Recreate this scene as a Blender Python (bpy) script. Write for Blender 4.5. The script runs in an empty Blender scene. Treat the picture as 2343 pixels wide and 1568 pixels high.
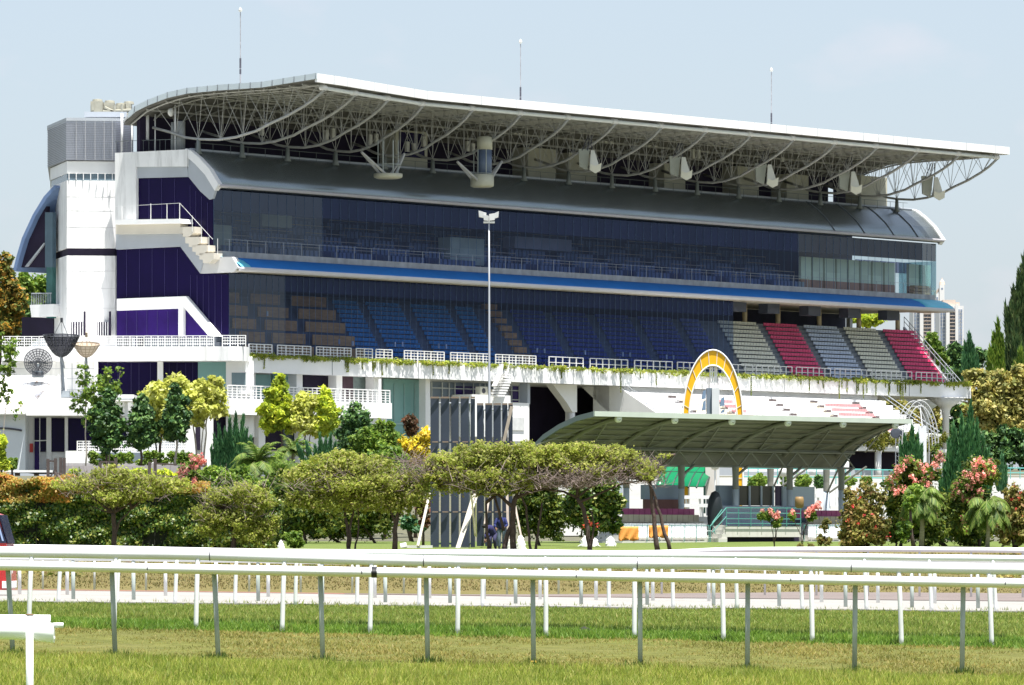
import bpy, math, random
import numpy as np
from mathutils import Vector, noise as mnoise

R = math.radians
random.seed(7)
SC = bpy.context.scene

# ---------------------------------------------------------------- camera
# photogrammetry of the photograph: 2343 px wide frame, horizon line at y=1235, focal 12540 px
F, CX, HY, CH = 12540.0, 1171.5, 1235.0, 1.4
cam_d = bpy.data.cameras.new('camera')
cam = bpy.data.objects.new('camera', cam_d)
SC.collection.objects.link(cam)
cam.location = (0, 0, CH)
cam.rotation_euler = (R(90), 0, 0)
cam_d.sensor_width = 36.0
cam_d.lens = 36.0 * F / 2343.0
cam_d.shift_y = (HY - 784.0) / 2343.0
cam_d.clip_start = 1.0
cam_d.clip_end = 30000.0
SC.camera = cam

# ---------------------------------------------------------------- light
SUN_EL, SUN_H = R(74.5), Vector((0.54, -0.84)).normalized()
sdir = Vector((SUN_H.x * math.cos(SUN_EL), SUN_H.y * math.cos(SUN_EL), math.sin(SUN_EL)))
sl = bpy.data.lights.new('sun', 'SUN')
sl.energy = 5.0
sl.angle = R(0.5)
sl.color = (1.0, 0.965, 0.9)
so = bpy.data.objects.new('sun', sl)
so.rotation_euler = (-sdir).to_track_quat('-Z', 'Y').to_euler()
so.location = (0, 0, 120)
SC.collection.objects.link(so)

world = bpy.data.worlds.new("World")
SC.world = world
world.use_nodes = True
wn, wl = world.node_tree.nodes, world.node_tree.links
wn.clear()
sky = wn.new('ShaderNodeTexSky')
sky.sky_type = 'NISHITA'
sky.sun_disc = False
sky.sun_elevation = SUN_EL
sky.sun_rotation = math.atan2(SUN_H.x, SUN_H.y)
sky.air_density, sky.dust_density, sky.ozone_density = 1.0, 1.6, 2.0
bg = wn.new('ShaderNodeBackground')
bg.inputs['Strength'].default_value = 0.088
wout = wn.new('ShaderNodeOutputWorld')
# faint warm cloud wisps and a milky tropical veil over the Nishita sky
tc = wn.new('ShaderNodeTexCoord')
mp = wn.new('ShaderNodeMapping')
mp.inputs['Scale'].default_value = (9, 9, 16)
mp.inputs['Location'].default_value = (0.9, 0.0, 0.35)
nz = wn.new('ShaderNodeTexNoise')
nz.inputs['Scale'].default_value = 2.2
nz.inputs['Detail'].default_value = 5
rp = wn.new('ShaderNodeValToRGB')
rp.color_ramp.elements[0].position = 0.57
rp.color_ramp.elements[0].color = (0, 0, 0, 1)
rp.color_ramp.elements[1].position = 0.78
rp.color_ramp.elements[1].color = (1, 1, 1, 1)
veil = wn.new('ShaderNodeMixRGB')
veil.inputs['Fac'].default_value = 0.62
veil.inputs['Color2'].default_value = (3.5, 3.93, 4.5, 1)
cl = wn.new('ShaderNodeMixRGB')
cl.inputs['Color2'].default_value = (5.0, 4.6, 4.95, 1)
ml = wn.new('ShaderNodeMath')
ml.operation = 'MULTIPLY'
ml.inputs[1].default_value = 0.55
wl.new(tc.outputs['Generated'], mp.inputs['Vector'])
wl.new(mp.outputs['Vector'], nz.inputs['Vector'])
wl.new(nz.outputs['Fac'], rp.inputs['Fac'])
wl.new(rp.outputs['Color'], ml.inputs[0])
wl.new(sky.outputs['Color'], veil.inputs['Color1'])
wl.new(veil.outputs['Color'], cl.inputs['Color1'])
wl.new(ml.outputs[0], cl.inputs['Fac'])
wl.new(cl.outputs['Color'], bg.inputs['Color'])
wl.new(bg.outputs[0], wout.inputs['Surface'])

SC.view_settings.view_transform = 'Standard'
SC.view_settings.look = 'None'
SC.view_settings.gamma = 1.0
SC.view_settings.use_curve_mapping = False
SC.view_settings.exposure = 1.1
SC.cycles.max_bounces = 8
SC.cycles.transparent_max_bounces = 24
SC.cycles.sample_clamp_indirect = 8.0

# ---------------------------------------------------------------- survey helpers
COSA, SINA = 0.7826, 0.6225           # facade runs right-and-away from the camera
P0 = Vector(((565 - CX) / F * 500.0, 500.0))


def W(px, py, Y):
    return Vector(((px - CX) / F * Y, Y, CH + (HY - py) / F * Y))


def XZ(px, Y):
    return (px - CX) / F * Y


def ZY(py, Y):
    return CH + (HY - py) / F * Y


def B(s, t, z):
    "grandstand frame: s along the facade, t into the building"
    return Vector((P0.x + SINA * s - COSA * t, P0.y + COSA * s + SINA * t, z))


def BY(s, t):
    return P0.y + COSA * s + SINA * t


def S(px, t):
    k = (px - CX) / F
    return (k * (P0.y + SINA * t) - P0.x + COSA * t) / (SINA - COSA * k)


def T(px, s=0.0):
    k = (px - CX) / F
    return (P0.x + SINA * s - k * (P0.y + COSA * s)) / (COSA + SINA * k)


def Z(py, s, t):
    return CH + (HY - py) / F * BY(s, t)


def E(px, py, s=0.0):
    "a point of the end wall plane -> world"
    t = T(px, s)
    return B(s, t, Z(py, s, t))


def sm(a, b, x):
    x = max(0.0, min(1.0, (x - a) / (b - a)))
    return x * x * (3 - 2 * x)


GP = [(0, -.25), (40, -.18), (60, -.1), (67, -.08), (73, .09), (82, .12), (102, .14), (112, .09), (122, .05), (146, 0.0), (170, .22),
      (200, .58), (230, .80), (262, .98), (300, 1.28), (325, 1.4), (345, 2.1), (385, 4.6), (415, 5.6), (470, 6.9), (520, 7.2),
      (650, 7.6), (900, 8.5), (3000, 9), (12000, 6)]


def gz(x, Y):
    for (a, za), (b, zb) in zip(GP, GP[1:]):
        if Y <= b:
            z = za + (zb - za) * (max(Y, a) - a) / (b - a)
            break
    else:
        z = GP[-1][1]
    k = -0.021 if Y < 78 else (-0.021 + 0.011 * sm(78, 100, Y)) if Y < 125 else -0.010 * (1 - sm(125, 190, Y))
    z += k * max(-16, min(16, x))
    # lawn hill on the far right
    if Y > 500 and x > 30:
        z += 2.2 * sm(500, 640, Y) * sm(30, 60, x)
    return z


# ---------------------------------------------------------------- materials
def lin(h):
    h = h.lstrip('#')
    o = []
    for i in (0, 2, 4):
        c = int(h[i:i + 2], 16) / 255.0
        o.append(c / 12.92 if c <= 0.04045 else ((c + 0.055) / 1.055) ** 2.4)
    return tuple(o)


def rgb(c):
    return lin(c) if isinstance(c, str) else tuple(c)


MATS = {}


def mat(name, col, rough=0.6, var=0.12, scale=1.5, metal=0.0, spec=0.4, bump=0.0, streak=None, stretch=(1, 1, 1)):
    if name in MATS:
        return MATS[name]
    m = bpy.data.materials.new(name)
    m.use_nodes = True
    n, l = m.node_tree.nodes, m.node_tree.links
    p = n['Principled BSDF']
    c = rgb(col)
    p.inputs['Roughness'].default_value = rough
    p.inputs['Metallic'].default_value = metal
    p.inputs['Specular IOR Level'].default_value = spec
    g = n.new('ShaderNodeNewGeometry')
    mp = n.new('ShaderNodeMapping')
    mp.inputs['Scale'].default_value = stretch
    l.new(g.outputs['Position'], mp.inputs['Vector'])
    t = n.new('ShaderNodeTexNoise')
    t.inputs['Scale'].default_value = scale
    t.inputs['Detail'].default_value = 6
    l.new(mp.outputs[0], t.inputs['Vector'])
    r = n.new('ShaderNodeValToRGB')
    e = r.color_ramp.elements
    e[0].position, e[1].position = 0.3, 0.7
    e[0].color = tuple(x * (1 - var) for x in c) + (1,)
    e[1].color = tuple(min(1, x * (1 + var)) for x in c) + (1,)
    l.new(t.outputs['Fac'], r.inputs['Fac'])
    out = r.outputs['Color']
    if streak:
        sc, amt, scol = streak
        mp2 = n.new('ShaderNodeMapping')
        mp2.inputs['Scale'].default_value = sc
        l.new(g.outputs['Position'], mp2.inputs['Vector'])
        t2 = n.new('ShaderNodeTexNoise')
        t2.inputs['Scale'].default_value = 1.0
        t2.inputs['Detail'].default_value = 8
        t2.inputs['Roughness'].default_value = 0.7
        l.new(mp2.outputs[0], t2.inputs['Vector'])
        r2 = n.new('ShaderNodeValToRGB')
        r2.color_ramp.elements[0].position, r2.color_ramp.elements[1].position = 0.48, 0.70
        r2.color_ramp.elements[0].color, r2.color_ramp.elements[1].color = (0, 0, 0, 1), (amt, amt, amt, 1)
        l.new(t2.outputs['Fac'], r2.inputs['Fac'])
        mx = n.new('ShaderNodeMixRGB')
        mx.inputs['Color2'].default_value = rgb(scol) + (1,)
        l.new(r2.outputs['Color'], mx.inputs['Fac'])
        l.new(out, mx.inputs['Color1'])
        out = mx.outputs['Color']
    l.new(out, p.inputs['Base Color'])
    if bump:
        b = n.new('ShaderNodeBump')
        b.inputs['Strength'].default_value = bump
        b.inputs['Distance'].default_value = 0.05
        l.new(t.outputs['Fac'], b.inputs['Height'])
        l.new(b.outputs[0], p.inputs['Normal'])
    MATS[name] = m
    return m


def leafmat(name, cols, trans=0.42, rough=0.55, nscale=.7, nlo=(.62, .66, .6), nhi=(1.3, 1.22, 1.15)):
    "per-leaf colour from a ramp, part of the light passes through"
    if name in MATS:
        return MATS[name]
    m = bpy.data.materials.new(name)
    m.use_nodes = True
    n, l = m.node_tree.nodes, m.node_tree.links
    n.clear()
    g = n.new('ShaderNodeNewGeometry')
    r = n.new('ShaderNodeValToRGB')
    e = r.color_ramp.elements
    k = len(cols)
    while len(e) < k:
        e.new(0.5)
    for i, c in enumerate(cols):
        e[i].position = i / max(1, k - 1)
        e[i].color = rgb(c) + (1,)
    l.new(g.outputs['Random Per Island'], r.inputs['Fac'])
    nt = n.new('ShaderNodeTexNoise')
    nt.inputs['Scale'].default_value = nscale
    nt.inputs['Detail'].default_value = 3
    l.new(g.outputs['Position'], nt.inputs['Vector'])
    r9 = n.new('ShaderNodeValToRGB')
    r9.color_ramp.elements[0].position, r9.color_ramp.elements[1].position = .36, .64
    r9.color_ramp.elements[0].color, r9.color_ramp.elements[1].color = nlo + (1,), nhi + (1,)
    l.new(nt.outputs['Fac'], r9.inputs['Fac'])
    mul = n.new('ShaderNodeMixRGB')
    mul.blend_type = 'MULTIPLY'
    mul.inputs['Fac'].default_value = 1
    l.new(r.outputs['Color'], mul.inputs['Color1'])
    l.new(r9.outputs['Color'], mul.inputs['Color2'])
    d = n.new('ShaderNodeBsdfPrincipled')
    d.inputs['Roughness'].default_value = rough
    d.inputs['Specular IOR Level'].default_value = 0.35
    tr = n.new('ShaderNodeBsdfTranslucent')
    mx = n.new('ShaderNodeMixShader')
    mx.inputs[0].default_value = trans
    o = n.new('ShaderNodeOutputMaterial')
    l.new(mul.outputs['Color'], d.inputs['Base Color'])
    l.new(mul.outputs['Color'], tr.inputs['Color'])
    l.new(d.outputs[0], mx.inputs[1])
    l.new(tr.outputs[0], mx.inputs[2])
    l.new(mx.outputs[0], o.inputs['Surface'])
    MATS[name] = m
    return m


def glassmat(name, tint, refl=0.12, rough=0.03, rcol=(1, 1, 1), pane=.16):
    if name in MATS:
        return MATS[name]
    m = bpy.data.materials.new(name)
    m.use_nodes = True
    n, l = m.node_tree.nodes, m.node_tree.links
    n.clear()
    tr = n.new('ShaderNodeBsdfTransparent')
    tr.inputs['Color'].default_value = rgb(tint) + (1,)
    gi = n.new('ShaderNodeNewGeometry')
    ri = n.new('ShaderNodeMapRange')
    ri.inputs['To Min'].default_value, ri.inputs['To Max'].default_value = 1 - pane, 1.0
    l.new(gi.outputs['Random Per Island'], ri.inputs['Value'])
    mi = n.new('ShaderNodeMixRGB')
    mi.blend_type = 'MULTIPLY'
    mi.inputs['Fac'].default_value = 1
    mi.inputs['Color1'].default_value = rgb(tint) + (1,)
    l.new(ri.outputs[0], mi.inputs['Color2'])
    l.new(mi.outputs['Color'], tr.inputs['Color'])
    gl = n.new('ShaderNodeBsdfGlossy')
    gl.inputs['Roughness'].default_value = rough
    gl.inputs['Color'].default_value = rgb(rcol) + (1,)
    mx = n.new('ShaderNodeMixShader')
    mx.inputs[0].default_value = refl
    o = n.new('ShaderNodeOutputMaterial')
    l.new(tr.outputs[0], mx.inputs[1])
    l.new(gl.outputs[0], mx.inputs[2])
    l.new(mx.outputs[0], o.inputs['Surface'])
    MATS[name] = m
    return m


# ---------------------------------------------------------------- mesh building
class MB:
    def __init__(self):
        self.v, self.f, self.off = [], [], 0

    def add(self, vs, fs):
        o = len(self.v)
        self.v.extend([Vector(p) for p in vs])
        self.f.extend([tuple(i + o for i in f) for f in fs])
        return self

    def hexa(self, c):
        "eight corners: bottom 0-3, top 4-7"
        return self.add(c, [(0, 3, 2, 1), (4, 5, 6, 7), (0, 1, 5, 4), (1, 2, 6, 5), (2, 3, 7, 6), (3, 0, 4, 7)])

    def box(self, x0, x1, y0, y1, z0, z1):
        return self.hexa([(x0, y0, z0), (x1, y0, z0), (x1, y1, z0), (x0, y1, z0), (x0, y0, z1), (x1, y0, z1), (x1, y1, z1), (x0, y1, z1)])

    def bbox(self, s0, s1, t0, t1, z0, z1):
        return self.hexa([B(s0, t0, z0), B(s1, t0, z0), B(s1, t1, z0), B(s0, t1, z0), B(s0, t0, z1), B(s1, t0, z1), B(s1, t1, z1), B(s0, t1, z1)])

    def prism(self, pts, vec):
        "planar polygon extruded by vec"
        n = len(pts)
        vec = Vector(vec)
        vs = [Vector(p) for p in pts] + [Vector(p) + vec for p in pts]
        fs = [tuple(range(n))[::-1], tuple(range(n, 2 * n))] + [(i, (i + 1) % n, n + (i + 1) % n, n + i) for i in range(n)]
        return self.add(vs, fs)

    def tube(self, pts, r, n=6, cap=True, r1=None, flat=1.0):
        pts = [Vector(p) for p in pts]
        m = len(pts)
        vs, fs = [], []
        prev = None
        for i, p in enumerate(pts):
            d = (pts[min(i + 1, m - 1)] - pts[max(i - 1, 0)])
            if d.length < 1e-9:
                d = Vector((0, 0, 1))
            d.normalize()
            up = Vector((0, 0, 1)) if abs(d.z) < 0.95 else Vector((0, 1, 0))
            if prev is not None:
                a = prev - d * prev.dot(d)
                a = a.normalized() if a.length > 1e-6 else d.cross(up).normalized()
            else:
                a = d.cross(up).normalized()
            prev = a
            b = d.cross(a)
            rr = r if r1 is None else r + (r1 - r) * i / max(1, m - 1)
            if isinstance(r, (list, tuple)):
                rr = r[i]
            for k in range(n):
                an = 2 * math.pi * (k + .5) / n
                vs.append(p + a * (rr * math.cos(an)) + b * (rr * math.sin(an) * flat))
        for i in range(m - 1):
            for k in range(n):
                k2 = (k + 1) % n
                fs.append((i * n + k, i * n + k2, (i + 1) * n + k2, (i + 1) * n + k))
        if cap:
            fs.append(tuple(range(n))[::-1])
            fs.append(tuple((m - 1) * n + k for k in range(n)))
        return self.add(vs, fs)

    def lathe(self, c, prof, n=20, axis=None):
        "prof = (radius, height) pairs about a vertical (or given) axis at c"
        c = Vector(c)
        ax = Vector(axis).normalized() if axis else Vector((0, 0, 1))
        u = ax.cross(Vector((0, 1, 0)) if abs(ax.y) < .9 else Vector((1, 0, 0))).normalized()
        w = ax.cross(u)
        vs, fs = [], []
        for (r, h) in prof:
            for k in range(n):
                a = 2 * math.pi * k / n
                vs.append(c + ax * h + u * (r * math.cos(a)) + w * (r * math.sin(a)))
        for i in range(len(prof) - 1):
            for k in range(n):
                k2 = (k + 1) % n
                fs.append((i * n + k, i * n + k2, (i + 1) * n + k2, (i + 1) * n + k))
        if prof[0][0] > 1e-4:
            fs.append(tuple(range(n))[::-1])
        if prof[-1][0] > 1e-4:
            fs.append(tuple((len(prof) - 1) * n + k for k in range(n)))
        return self.add(vs, fs)

    def sheet(self, rows, thick=None):
        "grid of points (rows of equal length); thick = offset vector for a closed slab"
        nr, nc = len(rows), len(rows[0])
        vs = [Vector(p) for r in rows for p in r]
        fs = [(i * nc + j, i * nc + j + 1, (i + 1) * nc + j + 1, (i + 1) * nc + j) for i in range(nr - 1) for j in range(nc - 1)]
        if thick is not None:
            t = Vector(thick)
            n0 = len(vs)
            vs += [v + t for v in vs]
            fs += [tuple(n0 + a for a in f[::-1]) for f in list(fs)]
            ring = [j for j in range(nc)] + [i * nc + nc - 1 for i in range(1, nr)] + [(nr - 1) * nc + j for j in range(nc - 2, -1, -1)] + [i * nc for i in range(nr - 2, 0, -1)]
            for a, b in zip(ring, ring[1:] + ring[:1]):
                fs.append((b, a, a + n0, b + n0))
        return self.add(vs, fs)


ROOT = {}


def _link(o):
    SC.collection.objects.link(o)
    return o


def thing(name, label, cat, loc, group=None):
    o = bpy.data.objects.new(name, None)
    _link(o)
    o.empty_display_size = 0.5
    o.location = loc
    o['label'] = label
    o['category'] = cat
    if group:
        o['group'] = group
    ROOT[o.name] = Vector(loc)
    return o


def raw(name, me, material, parent=None, loc=None):
    me.materials.append(material)
    o = bpy.data.objects.new(name, me)
    _link(o)
    if parent is not None:
        o.parent = parent
        ROOT[o.name] = ROOT[parent.name]
    else:
        o.location = loc if loc is not None else (0, 0, 0)
        ROOT[o.name] = Vector(o.location)
    return o


def part(name, mb, material, parent=None, smooth=False, loc=None, local=False, label=None):
    "mb in world coordinates (or local=True); one mesh object, child of parent"
    me = bpy.data.meshes.new(name)
    base = Vector((0, 0, 0)) if local else (ROOT[parent.name] if parent is not None else Vector(loc if loc is not None else (0, 0, 0)))
    me.from_pydata([tuple(p - base) for p in mb.v], [], mb.f)
    if smooth:
        me.polygons.foreach_set('use_smooth', [True] * len(me.polygons))
    me.update()
    o = raw(name, me, material, parent, loc)
    if label:
        o['label'] = label
    return o


def single(name, label, cat, mb, material, loc, smooth=False, group=None):
    o = part(name, mb, material, None, smooth, loc)
    o['label'] = label
    o['category'] = cat
    if group:
        o['group'] = group
    return o


def struct(name, mb, material, smooth=False):
    o = part(name, mb, material, None, smooth, (0, 0, 0))
    o['kind'] = 'structure'
    return o


def copy_tree(o, parent=None):
    c = o.copy()
    _link(c)
    c.parent = parent
    ROOT[c.name] = ROOT.get(o.name, Vector((0, 0, 0)))
    for ch in list(o.children):
        copy_tree(ch, c)
    return c


# ---------------------------------------------------------------- palette
WHITE = mat('white_painted_render', (.86, .86, .855), .55, .05, .4, streak=((.9, .9, .12), .08, (.5, .5, .48)))
STAINW = mat('rain_streaked_white_wall', (.85, .85, .845), .6, .06, .5, streak=((1.3, 1.3, .16), .55, (.40, .40, .39)))
WHITE2 = mat('clean_white_paint', (.82, .82, .82), .45, .03, 1.0)
FASC = mat('white_metal_fascia', (.88, .88, .88), .4, .02, .3)
GREYW = mat('light_grey_cladding', (.40, .43, .47), .45, .06, .5)
STEEL = mat('painted_truss_steel', (.40, .40, .385), .5, .12, 2)
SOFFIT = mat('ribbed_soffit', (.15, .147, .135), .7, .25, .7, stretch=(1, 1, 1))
SHELL = mat('shell_metal_sheet', (.27, .31, .33), .27, .06, .25, metal=.75)
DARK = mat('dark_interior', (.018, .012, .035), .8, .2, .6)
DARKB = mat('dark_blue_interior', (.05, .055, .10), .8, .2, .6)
PURPLE = mat('purple_tinted_glass', (.007, .003, .04), .2, .15, .25, spec=.12)
PURPLE2 = mat('violet_tinted_glass', (.025, .008, .11), .2, .3, .35, spec=.15)
TEAL = mat('teal_frosted_glass', (.20, .38, .37), .25, .08, .3)
SKYBLUE = mat('blue_canopy_sheet', (.012, .15, .46), .75, .08, .4)
CREAM = mat('cream_panel', (.46, .43, .33), .7, .06, 1)
CONC = mat('weathered_concrete', (.36, .37, .38), .8, .18, 1.2, streak=((2, 2, .3), .3, (.12, .12, .12)))
STEPC = mat('grey_concrete_step', (.16, .18, .21), .8, .12, 1)
LINE = mat('dark_joint_line', (.07, .07, .09), .7, .1, 2)
GREYB = mat('blue_grey_wall', (.17, .21, .26), .7, .08, 1)
# ================================================================ GROUND
def fast_mesh(name, v, k):
    "v: (n*k,3) float array, k vertices per face"
    nf = len(v) // k
    me = bpy.data.meshes.new(name)
    me.vertices.add(len(v))
    me.vertices.foreach_set('co', np.ascontiguousarray(v, dtype=np.float32).ravel())
    me.loops.add(nf * k)
    me.loops.foreach_set('vertex_index', np.arange(nf * k, dtype=np.int32))
    me.polygons.add(nf)
    me.polygons.foreach_set('loop_start', np.arange(0, nf * k, k, dtype=np.int32))
    me.polygons.foreach_set('loop_total', np.full(nf, k, dtype=np.int32))
    me.update(calc_edges=True)
    me.validate()
    return me


def turf_material():
    m = bpy.data.materials.new('turf')
    m.use_nodes = True
    n, l = m.node_tree.nodes, m.node_tree.links
    p = n['Principled BSDF']
    p.inputs['Roughness'].default_value = .9
    p.inputs['Specular IOR Level'].default_value = .1
    g = n.new('ShaderNodeNewGeometry')
    sx = n.new('ShaderNodeSeparateXYZ')
    l.new(g.outputs['Position'], sx.inputs[0])
    nz0 = n.new('ShaderNodeTexNoise')
    nz0.inputs['Scale'].default_value = .35
    nz0.inputs['Detail'].default_value = 4
    l.new(g.outputs['Position'], nz0.inputs['Vector'])
    jit = n.new('ShaderNodeMath')
    jit.operation = 'MULTIPLY_ADD'
    jit.inputs[1].default_value = 4.0
    l.new(nz0.outputs['Fac'], jit.inputs[0])
    l.new(sx.outputs['Y'], jit.inputs[2])
    mr = n.new('ShaderNodeMapRange')
    mr.inputs['From Min'].default_value = 42.0
    mr.inputs['From Max'].default_value = 312.0
    l.new(jit.outputs[0], mr.inputs['Value'])
    r = n.new('ShaderNodeValToRGB')
    e = r.color_ramp.elements
    stops = [(50, (0.129, 0.176, 0.025)), (60, (0.141, 0.176, 0.033)), (66, (0.129, 0.137, 0.037)), (72, (0.126, 0.132, 0.037)), (75.5, (0.095, 0.146, 0.022)),
             (81, (0.086, 0.129, 0.022)), (84, (0.107, 0.163, 0.027)), (104, (0.099, 0.138, 0.034)), (146, (0.164, 0.139, 0.059)), (160, (0.153, 0.128, 0.052)), (205, (0.139, 0.125, 0.049)),  # darker stops by second rail: green strip plus the crease's shadow painted in
             (236, (0.174, 0.146, 0.063)), (250, (0.142, 0.180, 0.050)), (300, (0.117, 0.167, 0.046)), (309, (0.130, 0.130, 0.100))]
    while len(e) < len(stops):
        e.new(.5)
    for i, (y, c) in enumerate(stops):
        e[i].position = min(1.0, (y + 2 - 42) / 270.0)
        e[i].color = c + (1,)
    l.new(mr.outputs[0], r.inputs['Fac'])
    nz = n.new('ShaderNodeTexNoise')
    nz.inputs['Scale'].default_value = 2.6
    nz.inputs['Detail'].default_value = 9
    nz.inputs['Roughness'].default_value = .75
    l.new(g.outputs['Position'], nz.inputs['Vector'])
    r2 = n.new('ShaderNodeValToRGB')
    r2.color_ramp.elements[0].position, r2.color_ramp.elements[1].position = .28, .72
    r2.color_ramp.elements[0].color, r2.color_ramp.elements[1].color = (.5, .54, .46, 1), (1.25, 1.2, 1.15, 1)
    l.new(nz.outputs['Fac'], r2.inputs['Fac'])
    mx = n.new('ShaderNodeMixRGB')
    mx.blend_type = 'MULTIPLY'
    mx.inputs['Fac'].default_value = 1
    l.new(r.outputs['Color'], mx.inputs['Color1'])
    l.new(r2.outputs['Color'], mx.inputs['Color2'])
    # dry ochre patches
    nz3 = n.new('ShaderNodeTexNoise')
    nz3.inputs['Scale'].default_value = .55
    nz3.inputs['Detail'].default_value = 6
    l.new(g.outputs['Position'], nz3.inputs['Vector'])
    r3 = n.new('ShaderNodeValToRGB')
    r3.color_ramp.elements[0].position, r3.color_ramp.elements[1].position = .5, .75
    r3.color_ramp.elements[0].color, r3.color_ramp.elements[1].color = (0, 0, 0, 1), (.5, .5, .5, 1)
    l.new(nz3.outputs['Fac'], r3.inputs['Fac'])
    mx2 = n.new('ShaderNodeMixRGB')
    mx2.inputs['Color2'].default_value = (.15, .135, .055, 1)
    l.new(r3.outputs['Color'], mx2.inputs['Fac'])
    l.new(mx.outputs['Color'], mx2.inputs['Color1'])
    l.new(mx2.outputs['Color'], p.inputs['Base Color'])
    bp = n.new('ShaderNodeBump')
    bp.inputs['Strength'].default_value = .6
    bp.inputs['Distance'].default_value = .08
    l.new(nz.outputs['Fac'], bp.inputs['Height'])
    l.new(bp.outputs[0], p.inputs['Normal'])
    return m


TURF = turf_material()
ys = list(np.arange(20, 60, 4.)) + list(np.arange(60, 160, 1.5)) + list(np.arange(160, 420, 5)) + list(range(420, 700, 14)) + [760, 900, 1300, 2000, 3500, 7000, 14000]
xs = [-9000, -2500, -900, -400, -200, -120, -80, -60, -45, -35, -27, -21] + list(np.arange(-17, 18, 1.7)) + [21, 27, 35, 45, 60, 80, 120, 200, 400, 900, 2500, 9000]
m = MB()
rows = []
for y in ys:
    rows.append([(x, y, gz(x, y) + (.03 * mnoise.noise(Vector((x * .5, y * .35, 0))) * (1 - sm(85, 96, y)) if abs(x) < 60 and y < 300 else 0)) for x in xs])
m.sheet(rows)
struct('ground', m, TURF, True)


def strip(name, fy0, fy1, lift, material, x0=-60, x1=60, dx=.5, rowsn=8):
    mm = MB()
    rws = []
    xx = np.arange(x0, x1 + .01, dx)
    for j in range(rowsn + 1):
        rw = []
        for x in xx:
            a, b = fy0(x), fy1(x)
            y = a + (b - a) * j / rowsn
            rw.append((x, y, gz(x, y) + lift))
        rws.append(rw)
    mm.sheet(rws, (0, 0, -.25) if name == 'sand_path' else None)
    return struct(name, mm, material, name != 'sand_path')


SAND = mat('pale_sand', (.265, .255, .24), .9, .16, 3.0, streak=((1.2, .35, 1), .5, (.22, .20, .17)), bump=.4)
DIRT = mat('brown_dirt_track', (.155, .125, .115), .9, .15, 1.6, streak=((.25, 2.2, 1), .55, (.20, .17, .155)))
BRICK = mat('red_clay_edge', (.20, .095, .065), .9, .3, 4.0, streak=((2, 3, 1), .5, (.26, .22, .18)))
wv = lambda x, k: mnoise.noise(Vector((x * .6, k, 0)))
strip('sand_path', lambda x: 101.6 + 1.2 * wv(x, 1) + .6 * wv(x * 4, 5), lambda x: 129 + .9 * wv(x, 2) + (5.0 * sm(2, -12, x)), .03, SAND)
strip('red_edge_path', lambda x: 128.2 + .9 * wv(x, 2) + (5.0 * sm(2, -12, x)), lambda x: 130.6 + (6.0 * sm(2, -12, x)) + 1.2 * wv(x * 1.3, 9), .036, BRICK, x1=4)
strip('dirt_track', lambda x: 128.6 + .9 * wv(x, 2) + (5.0 * sm(2, -12, x)), lambda x: 130.5 + 17 * sm(-3, 9, x) + 1.2 * wv(x, 3) + (5.0 * sm(2, -12, x)), .042, DIRT, x0=-4)
PAVE = mat('pale_concrete_paving', (.26, .26, .245), .85, .1, .5)
m = MB()
m.sheet([[(x, y, gz(x, y) + .06) for x in np.linspace(2 * y / 330, 46 * y / 400, 14)] for y in (330, 345, 365, 385, 415, 445, 480)])
struct('pavement', m, PAVE, True)

# grass: individual blades as triangles, one object
rng = np.random.default_rng(3)


def blades(name, label, y0, y1, n, h0, h1, w, cols, clump=.6, lean=.5, seed=1, halfw=None, edge=None):
    rg = np.random.default_rng(seed)
    Y = rg.uniform(y0, y1, n)
    X = rg.uniform(-1, 1, n) * Y * ((1171.5 / F) * 1.06 if halfw is None else halfw)
    # clumping by cheap sines + noise
    cn = np.sin(X * 3.1 + np.sin(Y * 1.7)) * np.sin(Y * 2.3 + np.sin(X * 2.2)) * .5 + np.sin(X * .9 + Y * .6) * .3 + np.sin(X * 7.7 - Y * 3.3) * .25
    keep = rg.uniform(-1, 1, n) < cn + clump
    X, Y, cn = X[keep], Y[keep], cn[keep]
    n = len(X)
    Zg = np.array([gz(float(a), float(b)) for a, b in zip(X, Y)]) - .01
    H = rg.uniform(h0, h1, n) * (1 + .45 * cn)
    A = rg.uniform(0, 2 * np.pi, n)
    L = rg.normal(0, lean, (n, 2)) * H[:, None]
    v = np.empty((n, 3, 3), np.float32)
    wx, wy = np.cos(A) * w / 2, np.sin(A) * w / 2
    v[:, 0] = np.stack([X - wx, Y - wy, Zg], 1)
    v[:, 1] = np.stack([X + wx, Y + wy, Zg], 1)
    v[:, 2] = np.stack([X + L[:, 0], Y + L[:, 1], Zg + H], 1)
    me = fast_mesh(name, v.reshape(-1, 3), 3)
    o = raw(name, me, leafmat('mat_' + label.replace(' ', '_')[:30], cols, .5, .6, .9, (.74, .80, .7), (1.2, 1.12, 1.15)))
    o['kind'] = 'stuff'
    o['label'] = label
    o['category'] = 'grass'
    return o


g_yel = [(.22, .29, .035), (.29, .35, .05), (.36, .41, .07), (.46, .43, .13), (.17, .25, .03), (.30, .37, .055), (.36, .31, .09)]
g_dry = [(.27, .25, .06), (.33, .28, .08), (.22, .23, .045), (.37, .31, .12), (.25, .26, .055)]
g_grn = [(.09, .19, .022), (.15, .27, .03), (.20, .32, .045), (.12, .22, .03), (.26, .33, .06)]
g_mid = [(.16, .22, .035), (.21, .29, .05), (.27, .33, .07), (.18, .25, .045), (.34, .32, .10), (.12, .19, .03)]
blades('grass', 'long yellow green grass in the foreground', 50.5, 63.0, 120000, .05, .13, .020, g_yel, .5, .45, 1)
blades('grass', 'short dry turf under the nearest rail', 62, 73.5, 60000, .02, .05, .022, g_dry, .45, .6, 2)
blades('grass', 'bright green grass at the foot of the second rail', 73.2, 79.0, 36000, .04, .10, .026, g_grn, .6, .5, 3)
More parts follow.
